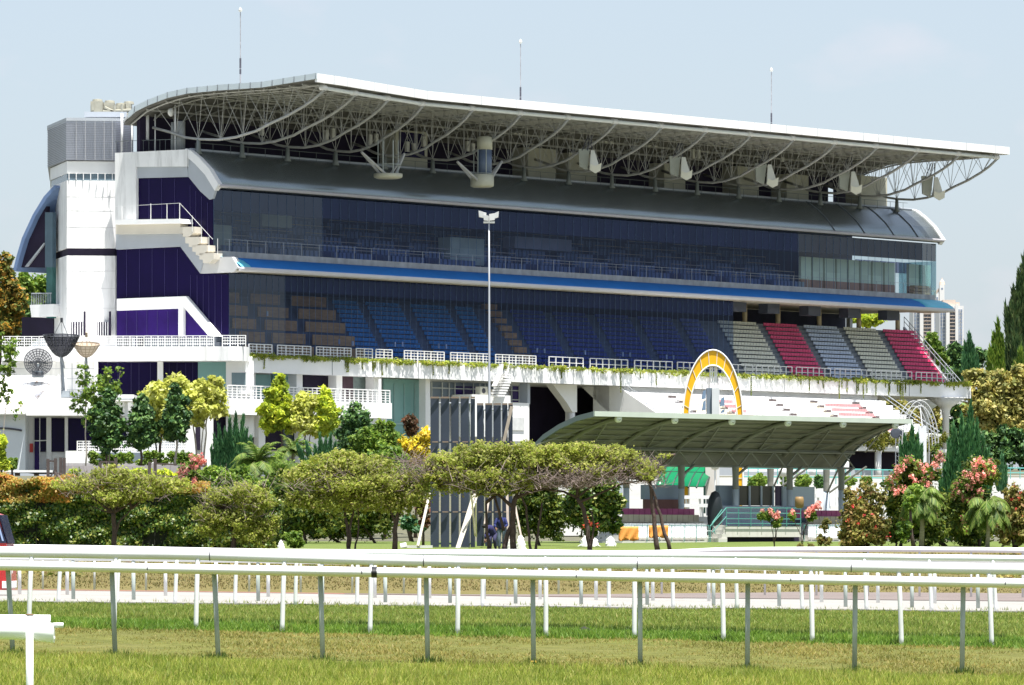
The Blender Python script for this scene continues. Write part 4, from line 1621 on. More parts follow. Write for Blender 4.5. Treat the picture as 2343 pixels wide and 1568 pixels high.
pbox('corner_post', 1207, 1213, 876, 925, .9, 1.0, GREYW, blk2)
# curved outside stair
m = MB()
pts_o = [(1135, 905), (1142, 897), (1150, 884), (1155, 868), (1156, 852)]
for q in range(9):
    f = q / 8
    x = 1136 + 17 * math.sin(f * 1.5)
    y = 905 - 48 * f
    s = S(x, -.6)
    z = Z(y, s, -.6)
    m.bbox(s - .55, s + .55, -1.2, -.2, z - .12, z + .05)
st = part('outside_stair', m, WHITE2, und)
m = MB()
for dx, tt in ((-6, -1.2), (8, -.2)):
    pts = []
    for q in range(9):
        f = q / 8
        x = 1136 + dx + 17 * math.sin(f * 1.5)
        y = 897 - 50 * f
        pts.append(B(S(x, tt), tt, Z(y, 60, tt) + 0))
    m.tube(pts, .30, 6, flat=.25)
part('stair_side', m, WHITE2, st)
# lower row of openings below the balcony
m = MB()
lowo = pbox('ground_storey', 440, 885, 952, 1110, 2.5, .3, WHITE, GS)
for x0, x1, mt in ((447, 470, DARK), (490, 518, DARK), (522, 592, DARK), (608, 646, DARK), (650, 680, mat('dull_grey_curtain', (.16, .2, .24), .8, .2, 3))):
    pbox('opening', x0, x1, 955, 1030, 2.2, .3, mt, lowo)
for x0, x1 in ((426, 447), (470, 488), (592, 607), (685, 760)):
    pbox('column', x0, x1, 950, 1100, .6, .6, WHITE, lowo)

# undercroft and lower stand on the right
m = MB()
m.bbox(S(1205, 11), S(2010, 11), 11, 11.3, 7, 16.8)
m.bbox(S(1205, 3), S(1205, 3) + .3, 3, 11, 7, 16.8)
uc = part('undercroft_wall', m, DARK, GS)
for px_, tcol in ((1308, 2.4),):
    s = S(px_, tcol)
    m = MB()
    m.lathe(B(s, tcol, 6.8), [(.33, 0), (.33, 7.2)], 14)
    cl_ = part('column', m, WHITE, GS, True)
    m = MB()
    m.prism([B(s + .35, tcol - .4, 16.7), B(s + .35, tcol - .4, 14.0), B(s - .4, tcol - .4, 14.0), B(s - 1.3, tcol - .4, 14.9), B(s - 3.6, tcol - .4, 16.7)], B(0, .9, 0) - B(0, 0, 0))
    part('column_head', m, WHITE, cl_)
    m = MB()
    m.bbox(s + .9, s + 1.3, tcol + 1, tcol + 1.5, 6.8, 16.7)
    part('rear_post', m, WHITE, cl_)
se = S(1416, 1)
see = S(2012, 1)
lr_t = lambda i: 1.0 - .85 * i
lr_z = lambda i: 16.35 - .50 * i
m = MB()
for i in range(9):
    m.bbox(se, see, lr_t(i + 1), lr_t(i) if i else 3.0, 11.9, lr_z(i) - .25)
m.bbox(se, see, lr_t(9) - .3, lr_t(9), 10.9, 12.5)
m.bbox(se, see, 1.25, 1.5, 15.6, 16.78)
low = part('lower_tier', m, WHITE, GS)
m = MB()
m.prism([B(se - .3, 4, 16.7), B(se - .3, 1.0, 16.7), B(se - .3, lr_t(9), 12.4), B(se - .3, lr_t(9), 10.9), B(se - .3, 4, 9)], B(.3, 0, 0) - B(0, 0, 0))
m.prism([B(se - .3, 5.5, 16.7), B(se - .3, 2.0, 16.7), B(se - .3, 2.0, 14.0)], B(.3, 0, 0) - B(0, 0, 0))
part('end_wall', m, WHITE, low)
m = MB()
for q in range(10):
    f = q / 9
    m.tube([B(se + .1, 1 - 7.6 * f, 16.3 - 4.5 * f), B(se + .1, 1 - 7.6 * f, 17.2 - 4.5 * f)], .03, 4)
for dz_ in (.5, .95):
    m.tube([B(se + .1, 1, 16.3 + dz_), B(se + .1, -6.6, 11.8 + dz_)], .035, 4)
part('stair_rail', m, GREYW, low)
m = MB()
for dz_ in (.5, .95):
    m.tube([B(see + .1, 1, 16.3 + dz_), B(see + .1, -6.6, 11.8 + dz_)], .05, 4)
part('stair_rail', m, GREYW, low)
DSTEP = mat('dark_aisle_step', (.10, .08, .08), .8, .1, 1)
for x0, x1, c in ((1466, 1558, 'white'), (1570, 1648, 'ivory'), (1652, 1686, 'pink'), (1700, 1782, 'white'), (1805, 1880, 'ivory'), (1897, 1978, 'pink'), (1992, 2052, 'white')):
    first = None
    for i in range(2, 9):
        t = lr_t(i)
        sa, sb = S(x0, t + .0), S(x1, t + .0)
        # blocks shift right in the picture as they come forward: keep s constant instead
        sa, sb = S(x0, -1.5), S(x1, -1.5)
        m = MB()
        seat_row(m, sa, min(sb, see - .4), t - .62, lr_z(i) - .35, w=.5, back=.42)
        o = part('seat_row' if first else 'seating_block', m, SEAT[c], first or low)
        first = first or o
for x in (1564, 1652, 1794, 1888, 1984):
    m = MB()
    sa = S(x, -1.5)
    for i in range(1, 9):
        m.bbox(sa - .5, sa + .3, lr_t(i) - .5, lr_t(i) - .1, lr_z(i) - .25, lr_z(i) + .0)
    part('aisle', m, DSTEP, low)
# ivy bed, soffit, dark glazing of the ground level on the right
pf = lr_t(9) - .5
m = MB()
m.bbox(se, see + 1, pf, 3, 10.55, 10.9)
sf = part('concourse_slab', m, WHITE, low)
m = MB()
m.bbox(se, see + 1, -2.5, -2.2, 8.6, 10.55)
part('concourse_glass', m, DARK, sf)
m = MB()
m.bbox(se, see + 1, pf + .5, pf + .7, 7, 8.6)
part('concourse_wall', m, GREYW, sf)
for x in (2009, 1935, 1860):
    m = MB()
    s = S(x, pf + .3)
    m.lathe(B(s, pf + .3, 6.8), [(.35, 0), (.35, 3.8)], 12)
    part('column', m, WHITE, sf, True)
# big end column with conical head
for px_, tt in ((2164, .8), (2118, 8)):
    s = S(px_, tt)
    m = MB()
    m.lathe(B(s, tt, 6.8), [(.36, 0), (.36, 8.0), (.45, 8.1), (.45, 8.5), (.7, 8.9), (2.2, 9.9)], 20)
    part('flared_column', m, WHITE, GS, True)

# trailing plants on the podium edge
rg = np.random.default_rng(11)
cs_, rs_ = [], []
for q in range(620):
    s = rg.uniform(0, 118.3)
    h = .14 + .22 * (mnoise.noise(Vector((s * .25, 0, 0))) + .6)
    c = B(s, rg.uniform(-.15, .35), 18.12 + rg.uniform(-.05, .12))
    cs_.append(c)
    rs_.append((.5, .35, max(.09, h)))
V1 = leaf_array(rg, cs_, rs_, 24000, .12, hollow=.2)
cs2, rs2 = [], []
for q in range(48):
    s = rg.choice([rg.uniform(0, 118), rg.normal(22, 8), rg.normal(96, 5), rg.normal(104, 2)])
    L_ = rg.uniform(.3, 1.7) * (1.2 if rg.random() < .2 else .7)
    for j in range(int(L_ / .15) + 1):
        cs2.append(B(s + rg.normal(0, .02), -.08, 18.0 - j * .15))
        rs2.append((.05, .04, .1))
V2 = leaf_array(rg, cs2, rs2, 6500, .07, hollow=.1)
me = fast_mesh('trailing_plants', np.concatenate([V1, V2]), 4)
o = raw('trailing_plants', me, leafmat('trail_leaf', [(.24, .33, .03), (.36, .44, .06), (.46, .44, .09), (.16, .25, .03), (.38, .46, .08)]))
o['kind'] = 'stuff'
o['label'] = 'green trailing plants creeping over the white podium edge'
o['category'] = 'plants'
cs_, rs_ = [], []
for q in range(60):
    s = rg.uniform(se + 30, see)
    cs_.append(B(s, pf - .25, 11.6 + rg.uniform(-.7, .7)))
    rs_.append((.5, .25, .5))
me = fast_mesh('ivy', leaf_array(rg, cs_, rs_, 7000, .14, hollow=.2), 4)
o = raw('ivy', me, leafmat('ivy_leaf', [(.10, .15, .02), (.20, .22, .03), (.27, .26, .05), (.07, .1, .02)]))
o['kind'] = 'stuff'
o['label'] = 'yellow green ivy hanging below the lower seats'
o['category'] = 'plants'

# lightning masts on the roof
for k, (x, yt, yb, lab) in enumerate(((550, 15, 192, 'thin roof mast above the left end of the grandstand, tallest in view'), (1191, 88, 236, 'thin roof mast above the middle of the grandstand roof'), (1765, 153, 292, 'thin roof mast above the right half of the grandstand roof'))):
    t = 4.0
    s = S(x, t)
    zb_ = interp(t, [(-12, ZF - .1)] + prof) - .1
    top = Z(yt, s, t)
    base = B(s, t, zb_)
    root = thing('roof_mast', lab, 'mast', base, 'thin masts on the grandstand roof')
    m = MB()
    m.tube([base, B(s, t, zb_ + (top - zb_) * .35)], .07, 6)
    m.tube([B(s, t, zb_ + (top - zb_) * .35), B(s, t, top - .4)], .045, 5)
    pole = part('pole', m, mat('grey_mast', (.30, .30, .32), .5, .3, 3), root)
    m = MB()
    m.lathe(B(s, t, top - .35), [(0, -.2), (.16, -.1), (.18, 0), (.12, .15), (0, .3)], 10)
    part('finial', m, LAMPW, root, True)
    m = MB()
    for f in (.2, .27, .33):
        z = zb_ + (top - zb_) * f
        m.tube([B(s, t, z), B(s, t, z + .45)], .10, 6)
    part('band', m, LINE, pole)

# two round camera platforms hung under the trusses
def cam_platform(xc, yc, w, cabin, lab, rim_h, yl, yr):
    t = -.2
    s = S(xc, t)
    z = Z(yc, s, t)
    r = w / 2 / F * BY(s, t)
    base = B(s, t, z)
    root = thing('camera_platform', lab, 'platform', base, 'round camera platforms hung under the roof')
    m = MB()
    m.lathe(base, [(r * .75, -.22), (r * .97, -.12), (r, -.02), (r * 1.0, rim_h), (r * .9, rim_h)], 22)
    part('disc', m, mat('cream_steel', (.50, .49, .38), .5, .08, 1), root, True)
    m = MB()
    for sx in (-1, 1):
        for tt in (-.5, .6):
            xx = yl[0] if sx < 0 else yr[0]
            yy = yl[1] if sx < 0 else yr[1]
            ts = t + tt + .5
            m.tube([B(s + sx * r * .55, t + tt * .6, z + .2), B(S(xx, ts), ts, Z(yy, S(xx, ts), ts))], .13, 6)
    part('brace', m, STEEL, root)
    m = MB()
    for a in range(6):
        an = a * math.pi / 3
        m.tube([base + Vector((math.cos(an) * r * .7, math.sin(an) * r * .7, 0)), base + Vector((math.cos(an) * r * .7, math.sin(an) * r * .7, 3.4))], .05, 5)
    m.tube([base + Vector((math.cos(a * .3) * r * .9, math.sin(a * .3) * r * .9, 1.1)) for a in range(22)], .04, 5)
    part('hanger', m, mat('grey_hanger', (.35, .38, .36), .5), root)
    if cabin:
        m = MB()
        m.lathe(base + Vector((.25, 0, .8)), [(r * .62, 0), (r * .62, 2.6)], 18)
        cb = part('cabin', m, mat('blue_cabin_glass', (.12, .16, .24), .2, .1, 1), root, True)
        m = MB()
        m.lathe(base + Vector((.25, 0, 3.4)), [(r * .66, 0), (r * .66, 1.2), (r * .4, 1.3)], 18)
        part('cabin_top', m, mat('cream_steel', (.50, .49, .38), .5), cb, True)


cam_platform(888, 404, 66, False, 'empty round camera platform hanging under the roof, left one with dark braces', .25, (827, 348), (925, 352))
cam_platform(1103, 424, 54, True, 'round camera platform with a blue glass cabin hanging under the roof', 1.0, (1046, 370), (1148, 370))

# speaker clusters hung from the trusses
def cluster(xc, yc, lab, tt=-2.2):
    s = S(xc, tt)
    z = Z(yc, s, tt)
    base = B(s, tt, z)
    root = thing('speaker_cluster', lab, 'loudspeaker', base, 'white speaker clusters hung under the roof')
    m = MB()
    k = BY(s, tt) / F
    m.hexa([base + Vector(p) * k for p in ((-26, 10, -18), (-8, 10, -26), (-8, 34, -26), (-26, 34, -18), (-28, 10, 22), (-2, 10, 20), (-2, 34, 20), (-28, 34, 22))])
    part('box_speaker', m, mat('grey_speaker_box', (.42, .44, .38), .6, .06, 1), root)
    m = MB()
    m.hexa([base + Vector(p) * k for p in ((-3, -14, -28), (22, -14, -30), (20, 12, -24), (-4, 12, -24), (0, -4, 18), (8, -4, 18), (8, 6, 18), (0, 6, 18))])
    h_ = part('horn', m, mat('white_horn_cover', (.74, .73, .64), .5, .08, .8), root)
    m = MB()
    m.prism([base + Vector(p) * k for p in ((-3, -15, -28), (-1, -15, -14), (10, -15, -19), (24, -15, -12), (22, -15, -30), (10, -15, -36))], (0, 2 * k, 0))
    part('horn_mouth', m, mat('cream_horn_mouth', (.80, .77, .62), .5, .06, 1), h_)
    m = MB()
    for dx in (-20, -8, 2):
        m.tube([base + Vector((dx, 10, 18)) * k, base + Vector((dx * .3, 10, 52)) * k], .05, 5)
    part('hanger', m, LINE, root)


for xc, yc, lab in ((1352, 362, 'speaker cluster under the roof, leftmost of the row of five'), (1560, 378, 'speaker cluster under the roof, second from the left'), (1757, 395, 'speaker cluster under the roof, middle one of the five'), (1948, 411, 'speaker cluster under the roof, fourth, beside the beige room'), (2138, 424, 'speaker cluster with sky behind it at the right end of the roof')):
    cluster(xc, yc, lab)
# ================================================================ FREE-STANDING OBJECTS

# floodlight pole
Y = 400.0
root = thing('floodlight_pole', 'tall slim pole with white floodlights in front of the grandstand glass', 'light pole', (XZ(1120, Y), Y, gz(XZ(1120, Y), Y)))
m = MB()
b0 = Vector((XZ(1120, Y), Y, gz(XZ(1120, Y), Y) - .2))
tp = W(1119, 508, Y)
pts = [b0 + (tp - b0) * f for f in (0, .25, .5, .75, 1)]
m.tube(pts, [.11, .10, .085, .07, .055], 8)
part('pole', m, mat('galvanised_white', (.42, .44, .48), .4, .06, 1), root, True)
m = MB()
m.tube([W(1106, 509, Y), W(1132, 509, Y)], .07, 6)
m.tube([W(1119, 509, Y), W(1119, 495, Y)], .06, 6)
part('crossbar', m, WHITE2, root)
for x, y, w, h, tl in ((1104, 492, 16, 13, .5), (1112, 499, 10, 12, .2), (1126, 497, 12, 15, -.2), (1135, 493, 11, 12, -.5)):
    m = MB()
    c = W(x, y, Y)
    k = Y / F
    m.hexa([c + Vector(p) * k for p in ((-w / 2, -7, -h / 2 + tl * 5), (w / 2, -7, -h / 2 - tl * 5), (w / 2, 5, -h / 2 - tl * 3), (-w / 2, 5, -h / 2 + tl * 3), (-w / 2 - 1, -9, h / 2 + tl * 6), (w / 2 + 1, -9, h / 2 - tl * 6), (w / 2, 5, h / 2 - tl * 3), (-w / 2, 5, h / 2 + tl * 3))])
    part('floodlight', m, WHITE2, root)

# slatted screen
SLAT = mat('blue_grey_slat', (.042, .054, .085), .55, .08, .8)
SLATE = mat('brown_bracket', (.20, .15, .12), .7, .1, 2)


def screen(lab, x0, x1, ytop, ybase, Y, slats, gap, name='slat_screen'):
    root = thing(name, lab, 'screen', (XZ((x0 + x1) / 2, Y), Y, ZY(ybase, Y)), 'blue grey slatted screens')
    for (a, b) in slats:
        m = MB()
        xa, xb = XZ(a, Y), XZ(b, Y)
        z0, z1 = ZY(ybase, Y), ZY(ytop + random.uniform(-1, 2), Y)
        m.hexa([(xa, Y, z0), (xb, Y - .12, z0), (xb, Y - .06, z0), (xa, Y + .06, z0), (xa, Y, z1), (xb, Y - .12, z1), (xb, Y - .06, z1), (xa, Y + .06, z1)])
        sl_ = part('slat', m, SLAT, root)
        m = MB()
        for yy in (1010, 1170):
            m.box(xa + .08, xb - .04, Y - .26, Y - .14, ZY(yy + 3, Y), ZY(yy, Y))
        m.box(xa + .0, xb, Y - .2, Y - .13, ZY(ytop + 1, Y), ZY(ytop - 3, Y))
        part('bracket', m, SLATE, sl_)
    m = MB()
    for yy in (ytop + 12, 1012, 1172, ybase - 8):
        m.tube([W(x0 + 1, yy, Y + .2), W(x1 - 1, yy, Y + .2)], .05, 5)
    for x in (x0 + 14, x1 - 14):
        m.tube([W(x, ytop + 4, Y + .3), W(x, ybase, Y + .3)], .07, 6)
    part('frame', m, GREYW, root)
    return root


r_ = screen('tall blue grey slatted screen with four light gaps, braced by white props', 985, 1087, 911, 1252, 266.0, [(985, 1004.5), (1008.5, 1028), (1032, 1050), (1054, 1073), (1077, 1087)], 5)
m = MB()
for (xa, ya, xb, yb, r) in ((956, 1250, 983, 1160, .07), (1046, 1256, 1085, 1160, .085), (1050, 1256, 1092, 1164, .05), (1076, 1100, 1087, 1256, .05), (1088, 1150, 1090, 1258, .04)):
    m.tube([W(xa, ya, 263.0), W(xb, yb - 30, 265.2)], r, 6)
part('prop', m, mat('pale_timber_prop', (.60, .55, .47), .7, .1, 2), r_)
m = MB()
m.box(XZ(918, 264), XZ(990, 264), 263.6, 264.1, ZY(1256, 264), ZY(1248, 264))
m.box(XZ(1028, 263), XZ(1072, 263), 262.5, 263, ZY(1262, 263), ZY(1254, 263))
m.lathe(W(924, 1252, 263.4), [(.2, -.15), (.2, .15)], 12, (1, 0, .2))
part('ballast_beam', m, mat('white_beam', (.6, .6, .58), .7, .1, 1), r_)
r_ = screen('shorter blue grey slatted screen beside the tall one, with a leaning plank', 1091, 1173, 926, 1250, 267.5, [(1091, 1106), (1110, 1126), (1129, 1146), (1149, 1161), (1163, 1173)], 5)
m = MB()
m.tube([W(1153, 1010, 266.9), W(1171, 930, 266.9)], .11, 4)
part('plank', m, mat('weathered_timber', (.38, .32, .28), .8, .15, 2), r_)
m = MB()
m.tube([W(1109, 1200, 265.5), W(1121, 1130, 266.9)], .06, 5)
m.tube([W(1160, 1130, 266.9), W(1163, 1250, 266)], .07, 5)
m.tube([W(1177, 1150, 266.5), W(1199, 1262, 264)], .055, 5)
part('prop', m, mat('weathered_timber', (.38, .32, .28), .8, .15, 2), r_)

# ---------------------------------------------------------------- canopied seating stand (parade ring)
US, VS = Vector((.69, .724, 0)), Vector((-.724, .69, 0))
O2 = Vector((XZ(1360, 290), 290.0, 0))
C2 = lambda s, t, z: O2 + US * s + VS * t + Vector((0, 0, z))


def S2(px, t):
    k = (px - CX) / F
    return (k * (O2.y + VS.y * t) - O2.x - VS.x * t) / (US.x - k * US.y)


def Z2(py, s, t):
    return CH + (HY - py) / F * (O2.y + US.y * s + VS.y * t)


ST = thing('canopied_stand', 'small open stand under a curved grey canopy roof on posts', 'stand', C2(12, 4, gz(15, 300)))
cprof = [(0, 8.14), (1.2, 7.93), (2.5, 7.50), (3.64, 6.97), (4.43, 6.40), (5.1, 5.66)]
SLEN = 26.3
m = MB()
m.sheet([[C2(s, t, z) for t, z in cprof] for s in np.linspace(0, SLEN, 12)], (0, 0, -.06))
cr = part('canopy', m, mat('grey_green_roof_sheet', (.24, .26, .22), .5, .06, .4), ST)
m = MB()
m.sheet([[C2(s, t, z - .10) for t, z in cprof] for s in np.linspace(.15, SLEN - .15, 12)], (0, 0, -.05))
part('canopy_soffit', m, mat('olive_grey_soffit', (.19, .185, .155), .75, .2, .9, stretch=(1, 1, 1)), cr)
m = MB()
m.hexa([C2(-.05, -.08, 7.93), C2(SLEN, -.08, 7.93), C2(SLEN, 0, 7.93), C2(-.05, 0, 7.93), C2(-.05, -.08, 8.2), C2(SLEN, -.08, 8.2), C2(SLEN, 0, 8.2), C2(-.05, 0, 8.2)])
part('front_gutter', m, mat('pale_green_grey_gutter', (.50, .55, .50), .5, .05, 1), cr)
m = MB()
m.sheet([[C2(s, t, z + .04) for t, z in cprof] for s in (-.1, .02)], (0, 0, -.28))
part('verge', m, mat('slate_verge', (.12, .15, .16), .5, .05, 1), cr)
m = MB()
m.sheet([[C2(s, t, z + .04) for t, z in cprof] for s in (SLEN - .02, SLEN + .1)], (0, 0, -.2))
part('verge', m, mat('slate_verge', (.12, .15, .16), .5, .05, 1), cr)
CSTEEL = mat('grey_canopy_steel', (.20, .20, .17), .5, .1, 1)
for x in (1408, 1537, 1668, 1796, 1922, 2042):
    s = S2(x, .3)
    m = MB()
    m.tube([C2(s, t, z - .28) for t, z in cprof[:1] + cprof[1:5]], .13, 8)
    rb_ = part('rib', m, CSTEEL, cr, True)
    m = MB()
    m.lathe(C2(s, .1, 7.83), [(0, -.1), (.2, -.08), (.2, .1), (0, .12)], 16, -VS)
    part('end_disc', m, WHITE2, rb_, True)
    m = MB()
    for ds in (-2.3, 2.3):
        m.tube([C2(s, .8, 7.75), C2(s + ds, 4.2, 6.4)], .05, 4)
    part('tie_bar', m, CSTEEL, rb_)
m = MB()
for t, z in ((.5, 7.9), (1.2, 7.72), (1.9, 7.5), (2.5, 7.28), (3.1, 7.0), (3.64, 6.75), (4.1, 6.4), (4.43, 6.18)):
    m.tube([C2(.2, t, z), C2(SLEN - .2, t, z)], .045, 4)
part('purlins', m, CSTEEL, cr)['kind'] = 'stuff'
m = MB()
zt, zb_ = 6.05, 5.45
m.tube([C2(0.2, 4.0, zt + .25), C2(SLEN - .2, 4.0, zt + .25)], .06, 5)
m.tube([C2(0.2, 4.0, zb_), C2(SLEN - .2, 4.0, zb_)], .06, 5)
nn = 26
for q in range(nn):
    a = .2 + (SLEN - .4) * q / nn
    b = .2 + (SLEN - .4) * (q + 1) / nn
    m.tube([C2(a, 4.0, zt + .25 if q % 2 else zb_), C2(b, 4.0, zb_ if q % 2 else zt + .25)], .045, 4, cap=False)
part('zigzag_girder', m, CSTEEL, cr)
gfs = lambda s, t: gz(C2(s, t, 0).x, C2(s, t, 0).y)
POSTM = mat('blue_grey_post', (.40, .45, .50), .5, .05, 1)
for x, t in ((1433, 3.9), (1559, 3.9), (1683, 3.9), (1807, 3.9), (1925, 3.9), (1763, 8), (1891, 8)):
    s = S2(x, t)
    m = MB()
    m.lathe(C2(s, t, 1.2), [(.17, 0), (.17, 3.0)], 12)
    p_ = part('post', m, POSTM, ST, True)
    m = MB()
    m.lathe(C2(s, t, 4.2), [(.19, 0), (.17, .5), (.2, 1.25)], 12)
    if t < 5:
        m.tube([C2(s, t, 4.9), C2(s + 1.1, t, 5.5)], .08, 5)
    else:
        m.tube([C2(s, t, 4.0), C2(s + 1.2, t - 2, 5.6)], .06, 5)
        m.tube([C2(s, t, 4.0), C2(s - 1.2, t - 2, 5.6)], .06, 5)
    part('post_head', m, CSTEEL, p_)
# rooms and walls under the canopy


def cbox(name, x0, x1, y0, y1, t, d, material, parent=None):
    sa, sb = S2(x0, t), S2(x1, t)
    c = (sa + sb) / 2
    m = MB()
    z0, z1 = Z2(y1, c, t), Z2(y0, c, t)
    m.hexa([C2(sa, t, z0), C2(sb, t, z0), C2(sb, t + d, z0), C2(sa, t + d, z0), C2(sa, t, z1), C2(sb, t, z1), C2(sb, t + d, z1), C2(sa, t + d, z1)])
    return part(name, m, material, parent or ST)


BW = mat('blue_grey_booth', (.24, .29, .36), .7, .06, .6)
w1 = cbox('booth_wall', 1475, 1558, 1110, 1143, 4.6, .3, BW)
cbox('counter_front', 1477, 1557, 1143, 1164, 4.4, .2, mat('red_brown_counter', (.16, .07, .06), .7, .2, 1), w1)
w2 = cbox('booth_wall', 1646, 1692, 1111, 1205, 4.3, .3, mat('blue_grey_wall', (.17, .21, .26)))
w3 = cbox('booth_glass', 1692, 1770, 1112, 1157, 4.5, .2, mat('dark_brown_glass', (.05, .045, .03), .2, .2, 1))
cbox('booth_door', 1776, 1791, 1112, 1158, 4.5, .1, mat('dark_violet_door', (.05, .03, .07), .3), w3)
for x in (1716, 1743, 1770):
    cbox('frame', x - 1, x + 1.5, 1112, 1158, 4.4, .1, POSTM, w3)
w4 = cbox('booth_wall', 1791, 1864, 1114, 1163, 4.4, .2, mat('pale_blue_wall', (.42, .48, .54), .6, .05, .6))
w5 = cbox('podium_wall', 1646, 1850, 1158, 1206, 3.6, .3, BW)
# rows of seats
for (x0, x1, y, c, t, nm, lab) in ((1425, 1590, 1164, mat('maroon_plastic_seat', (.32, .06, .16), .5, .15, 2), 3.0, 'seat_row', None), (1800, 1925, 1168, mat('maroon_plastic_seat', (.3, .06, .16)), 3.0, 'seat_row', None),
                                (1425, 1600, 1178, mat('sand_bench_back', (.42, .37, .28), .7, .1, 1), 2.3, 'bench_row', None), (1850, 1925, 1182, mat('sand_bench_back', (.42, .37, .28)), 2.3, 'bench_row', None),
                                (1420, 1618, 1198, SEAT['white'], 1.5, 'bench_row', None), (1850, 1925, 1200, SEAT['white'], 1.5, 'bench_row', None), (1420, 1618, 1213, SEAT['white'], .9, 'bench_row', None), (1850, 1925, 1214, SEAT['white'], .9, 'bench_row', None)):
    sa, sb = S2(x0, t), S2(x1, t)
    n = int((sb - sa) / .42)
    m = MB()
    for q in range(n):
        a = sa + (sb - sa) * q / n
        b = sa + (sb - sa) * (q + .92) / n
        z = Z2(y, (sa + sb) / 2, t)
        m.hexa([C2(a, t, z - .36), C2(b, t, z - .36), C2(b, t + .06, z - .36), C2(a, t + .06, z - .36), C2(a, t, z), C2(b, t, z), C2(b, t + .06, z), C2(a, t + .06, z)])
        m.hexa([C2(a, t - .35, z - .42), C2(b, t - .35, z - .42), C2(b, t, z - .42), C2(a, t, z - .42), C2(a, t - .35, z - .37), C2(b, t - .35, z - .37), C2(b, t, z - .37), C2(a, t, z - .37)])
    part(nm, m, c, ST)
for x0, x1 in ((1420, 1622), (1850, 1930)):
    m = MB()
    for i, (t, y) in enumerate(((3.2, 1182), (2.5, 1197), (1.8, 1211), (1.1, 1225), (.4, 1238))):
        sa, sb = S2(x0, t), S2(x1, t)
        z = Z2(y, (sa + sb) / 2, t)
        m.hexa([C2(sa, t, 1.0), C2(sb, t, 1.0), C2(sb, 3.4, 1.0), C2(sa, 3.4, 1.0), C2(sa, t, z), C2(sb, t, z), C2(sb, 3.4, z), C2(sa, 3.4, z)])
    part('stand_steps', m, mat('pale_step', (.55, .54, .50), .8, .08, 1), ST)
pl = cbox('platform', 1660, 1832, 1204, 1229, .3, 5, mat('stained_white_render', (.62, .60, .56), .7, .1, .5, streak=((2, 2, .4), .35, (.3, .27, .22))))
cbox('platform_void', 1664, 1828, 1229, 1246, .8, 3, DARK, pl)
for i in range(4):
    cbox('step', 1644 + i * 4 + (4 if i else 0), 1664, 1240 - 10 * i - 8, 1242 - 10 * i, .25 + .04 * i, .8, mat('pale_step', (.55, .54, .5)), pl)
TURQ = mat('turquoise_rail_paint', (.07, .25, .22), .4, .1, 1)
m = MB()
def c2p(px, py, t):
    s = S2(px, t)
    return C2(s, t, Z2(py, s, t))
for y in (1162, 1174, 1187, 1198):
    m.tube([c2p(1662, y, .2), c2p(1832, y + 1, .2)], .022, 5)
for x in (1662, 1690, 1718, 1745, 1772, 1800, 1832):
    m.tube([c2p(x, 1161, .2), c2p(x, 1206, .2)], .028, 5)
m.tube([c2p(1662, 1162, .2), c2p(1625, 1204, .2), c2p(1625, 1240, .2)], .03, 5)
m.tube([c2p(1652, 1166, .9), c2p(1630, 1196, .9), c2p(1640, 1238, .9)], .03, 5)
m.tube([c2p(1662, 1182, .2), c2p(1630, 1218, .2)], .025, 5)
part('stair_rail', m, TURQ, ST)
m = MB()
for x0, x1 in ((1424, 1622), (1840, 1925)):
    m.tube([c2p(x0, 1202, .3), c2p(x1, 1203, .3)], .02, 4)
    n = int((x1 - x0) / 28)
    for q in range(n + 1):
        x = x0 + (x1 - x0) * q / n
        m.tube([c2p(x, 1201, .3), c2p(x, 1240, .3)], .025, 4)
part('front_rail', m, TURQ, ST)

# tarps over the front bench
for k, (x0, x1, y0, y1, lab) in enumerate(((1415, 1461, 1205, 1237, 'orange sheet hung at the left end of the benches, next to the round tree'), (1484, 1529, 1203, 1230, 'orange sheet hung on the benches between two leaning trunks'))):
    m = MB()
    rows = []
    Yt = 289.0 + k * 1.5
    for j in range(7):
        f = j / 6
        rows.append([Vector((XZ(x0 + (x1 - x0) * i / 12, Yt), Yt - .25 - .12 * math.sin(i * 1.3 + j) * f - .1 * f, ZY(y0 + (y1 - y0) * f + 1.5 * math.sin(i * .9) * f, Yt))) for i in range(13)])
    m.sheet(rows, (0, .03, 0))
    single('orange_tarp', lab, 'tarp', m, mat('orange_canvas', (.62, .26, .05), .7, .08, 1), rows[-1][6].copy(), True, 'orange sheets over the benches')

# green curved awning
Yg = 325.0
GA = thing('curved_awning', 'bright green translucent curved awning behind the canopied stand', 'awning', (XZ(1570, Yg), Yg, gz(XZ(1570, Yg), Yg)))
cs = [(0, 1112), (6, 1096), (16, 1078), (28, 1064), (40, 1056)]
GRN = mat('green_polycarbonate', (.0, .16, .06), .3, .1, .5)
m = MB()
rows = []
for j in range(7):
    f = j / 6
    rows.append([W(1500 + 112 * f + x - 0, y + 3.5 * f, Yg + (x / 40) * 4 + 3 * f) for x, y in cs])
m.sheet(rows, (0, 0, .05))
aw = part('cover', m, GRN, GA, True)
for j in range(7):
    m = MB()
    m.tube([p - Vector((0, .05, .03)) for p in rows[j]], .06, 5)
    part('hoop', m, mat('dark_green_hoop', (.01, .04, .03), .5), aw)
m = MB()
m.tube([rw[2] - Vector((0, .06, .03)) for rw in rows], .05, 5)
for x in (1506, 1612):
    m.tube([W(x, 1112, Yg), W(x, 1175, Yg)], .07, 6)
part('leg', m, mat('dark_green_hoop', (.01, .04, .03), .5), GA)
m = MB()
fbox(m, 1614, 1065, 1640, 1138, 329, 3)
single('small_kiosk', 'plain cream kiosk wall at the right end of the green awning', 'kiosk', m, mat('cream_kiosk', (.62, .58, .54), .7, .05, .6), (XZ(1627, 329), 329, ZY(1138, 329)))

# yellow finish arch
YELA = mat('golden_yellow_panel', (.80, .42, .008), .45, .06, .8)


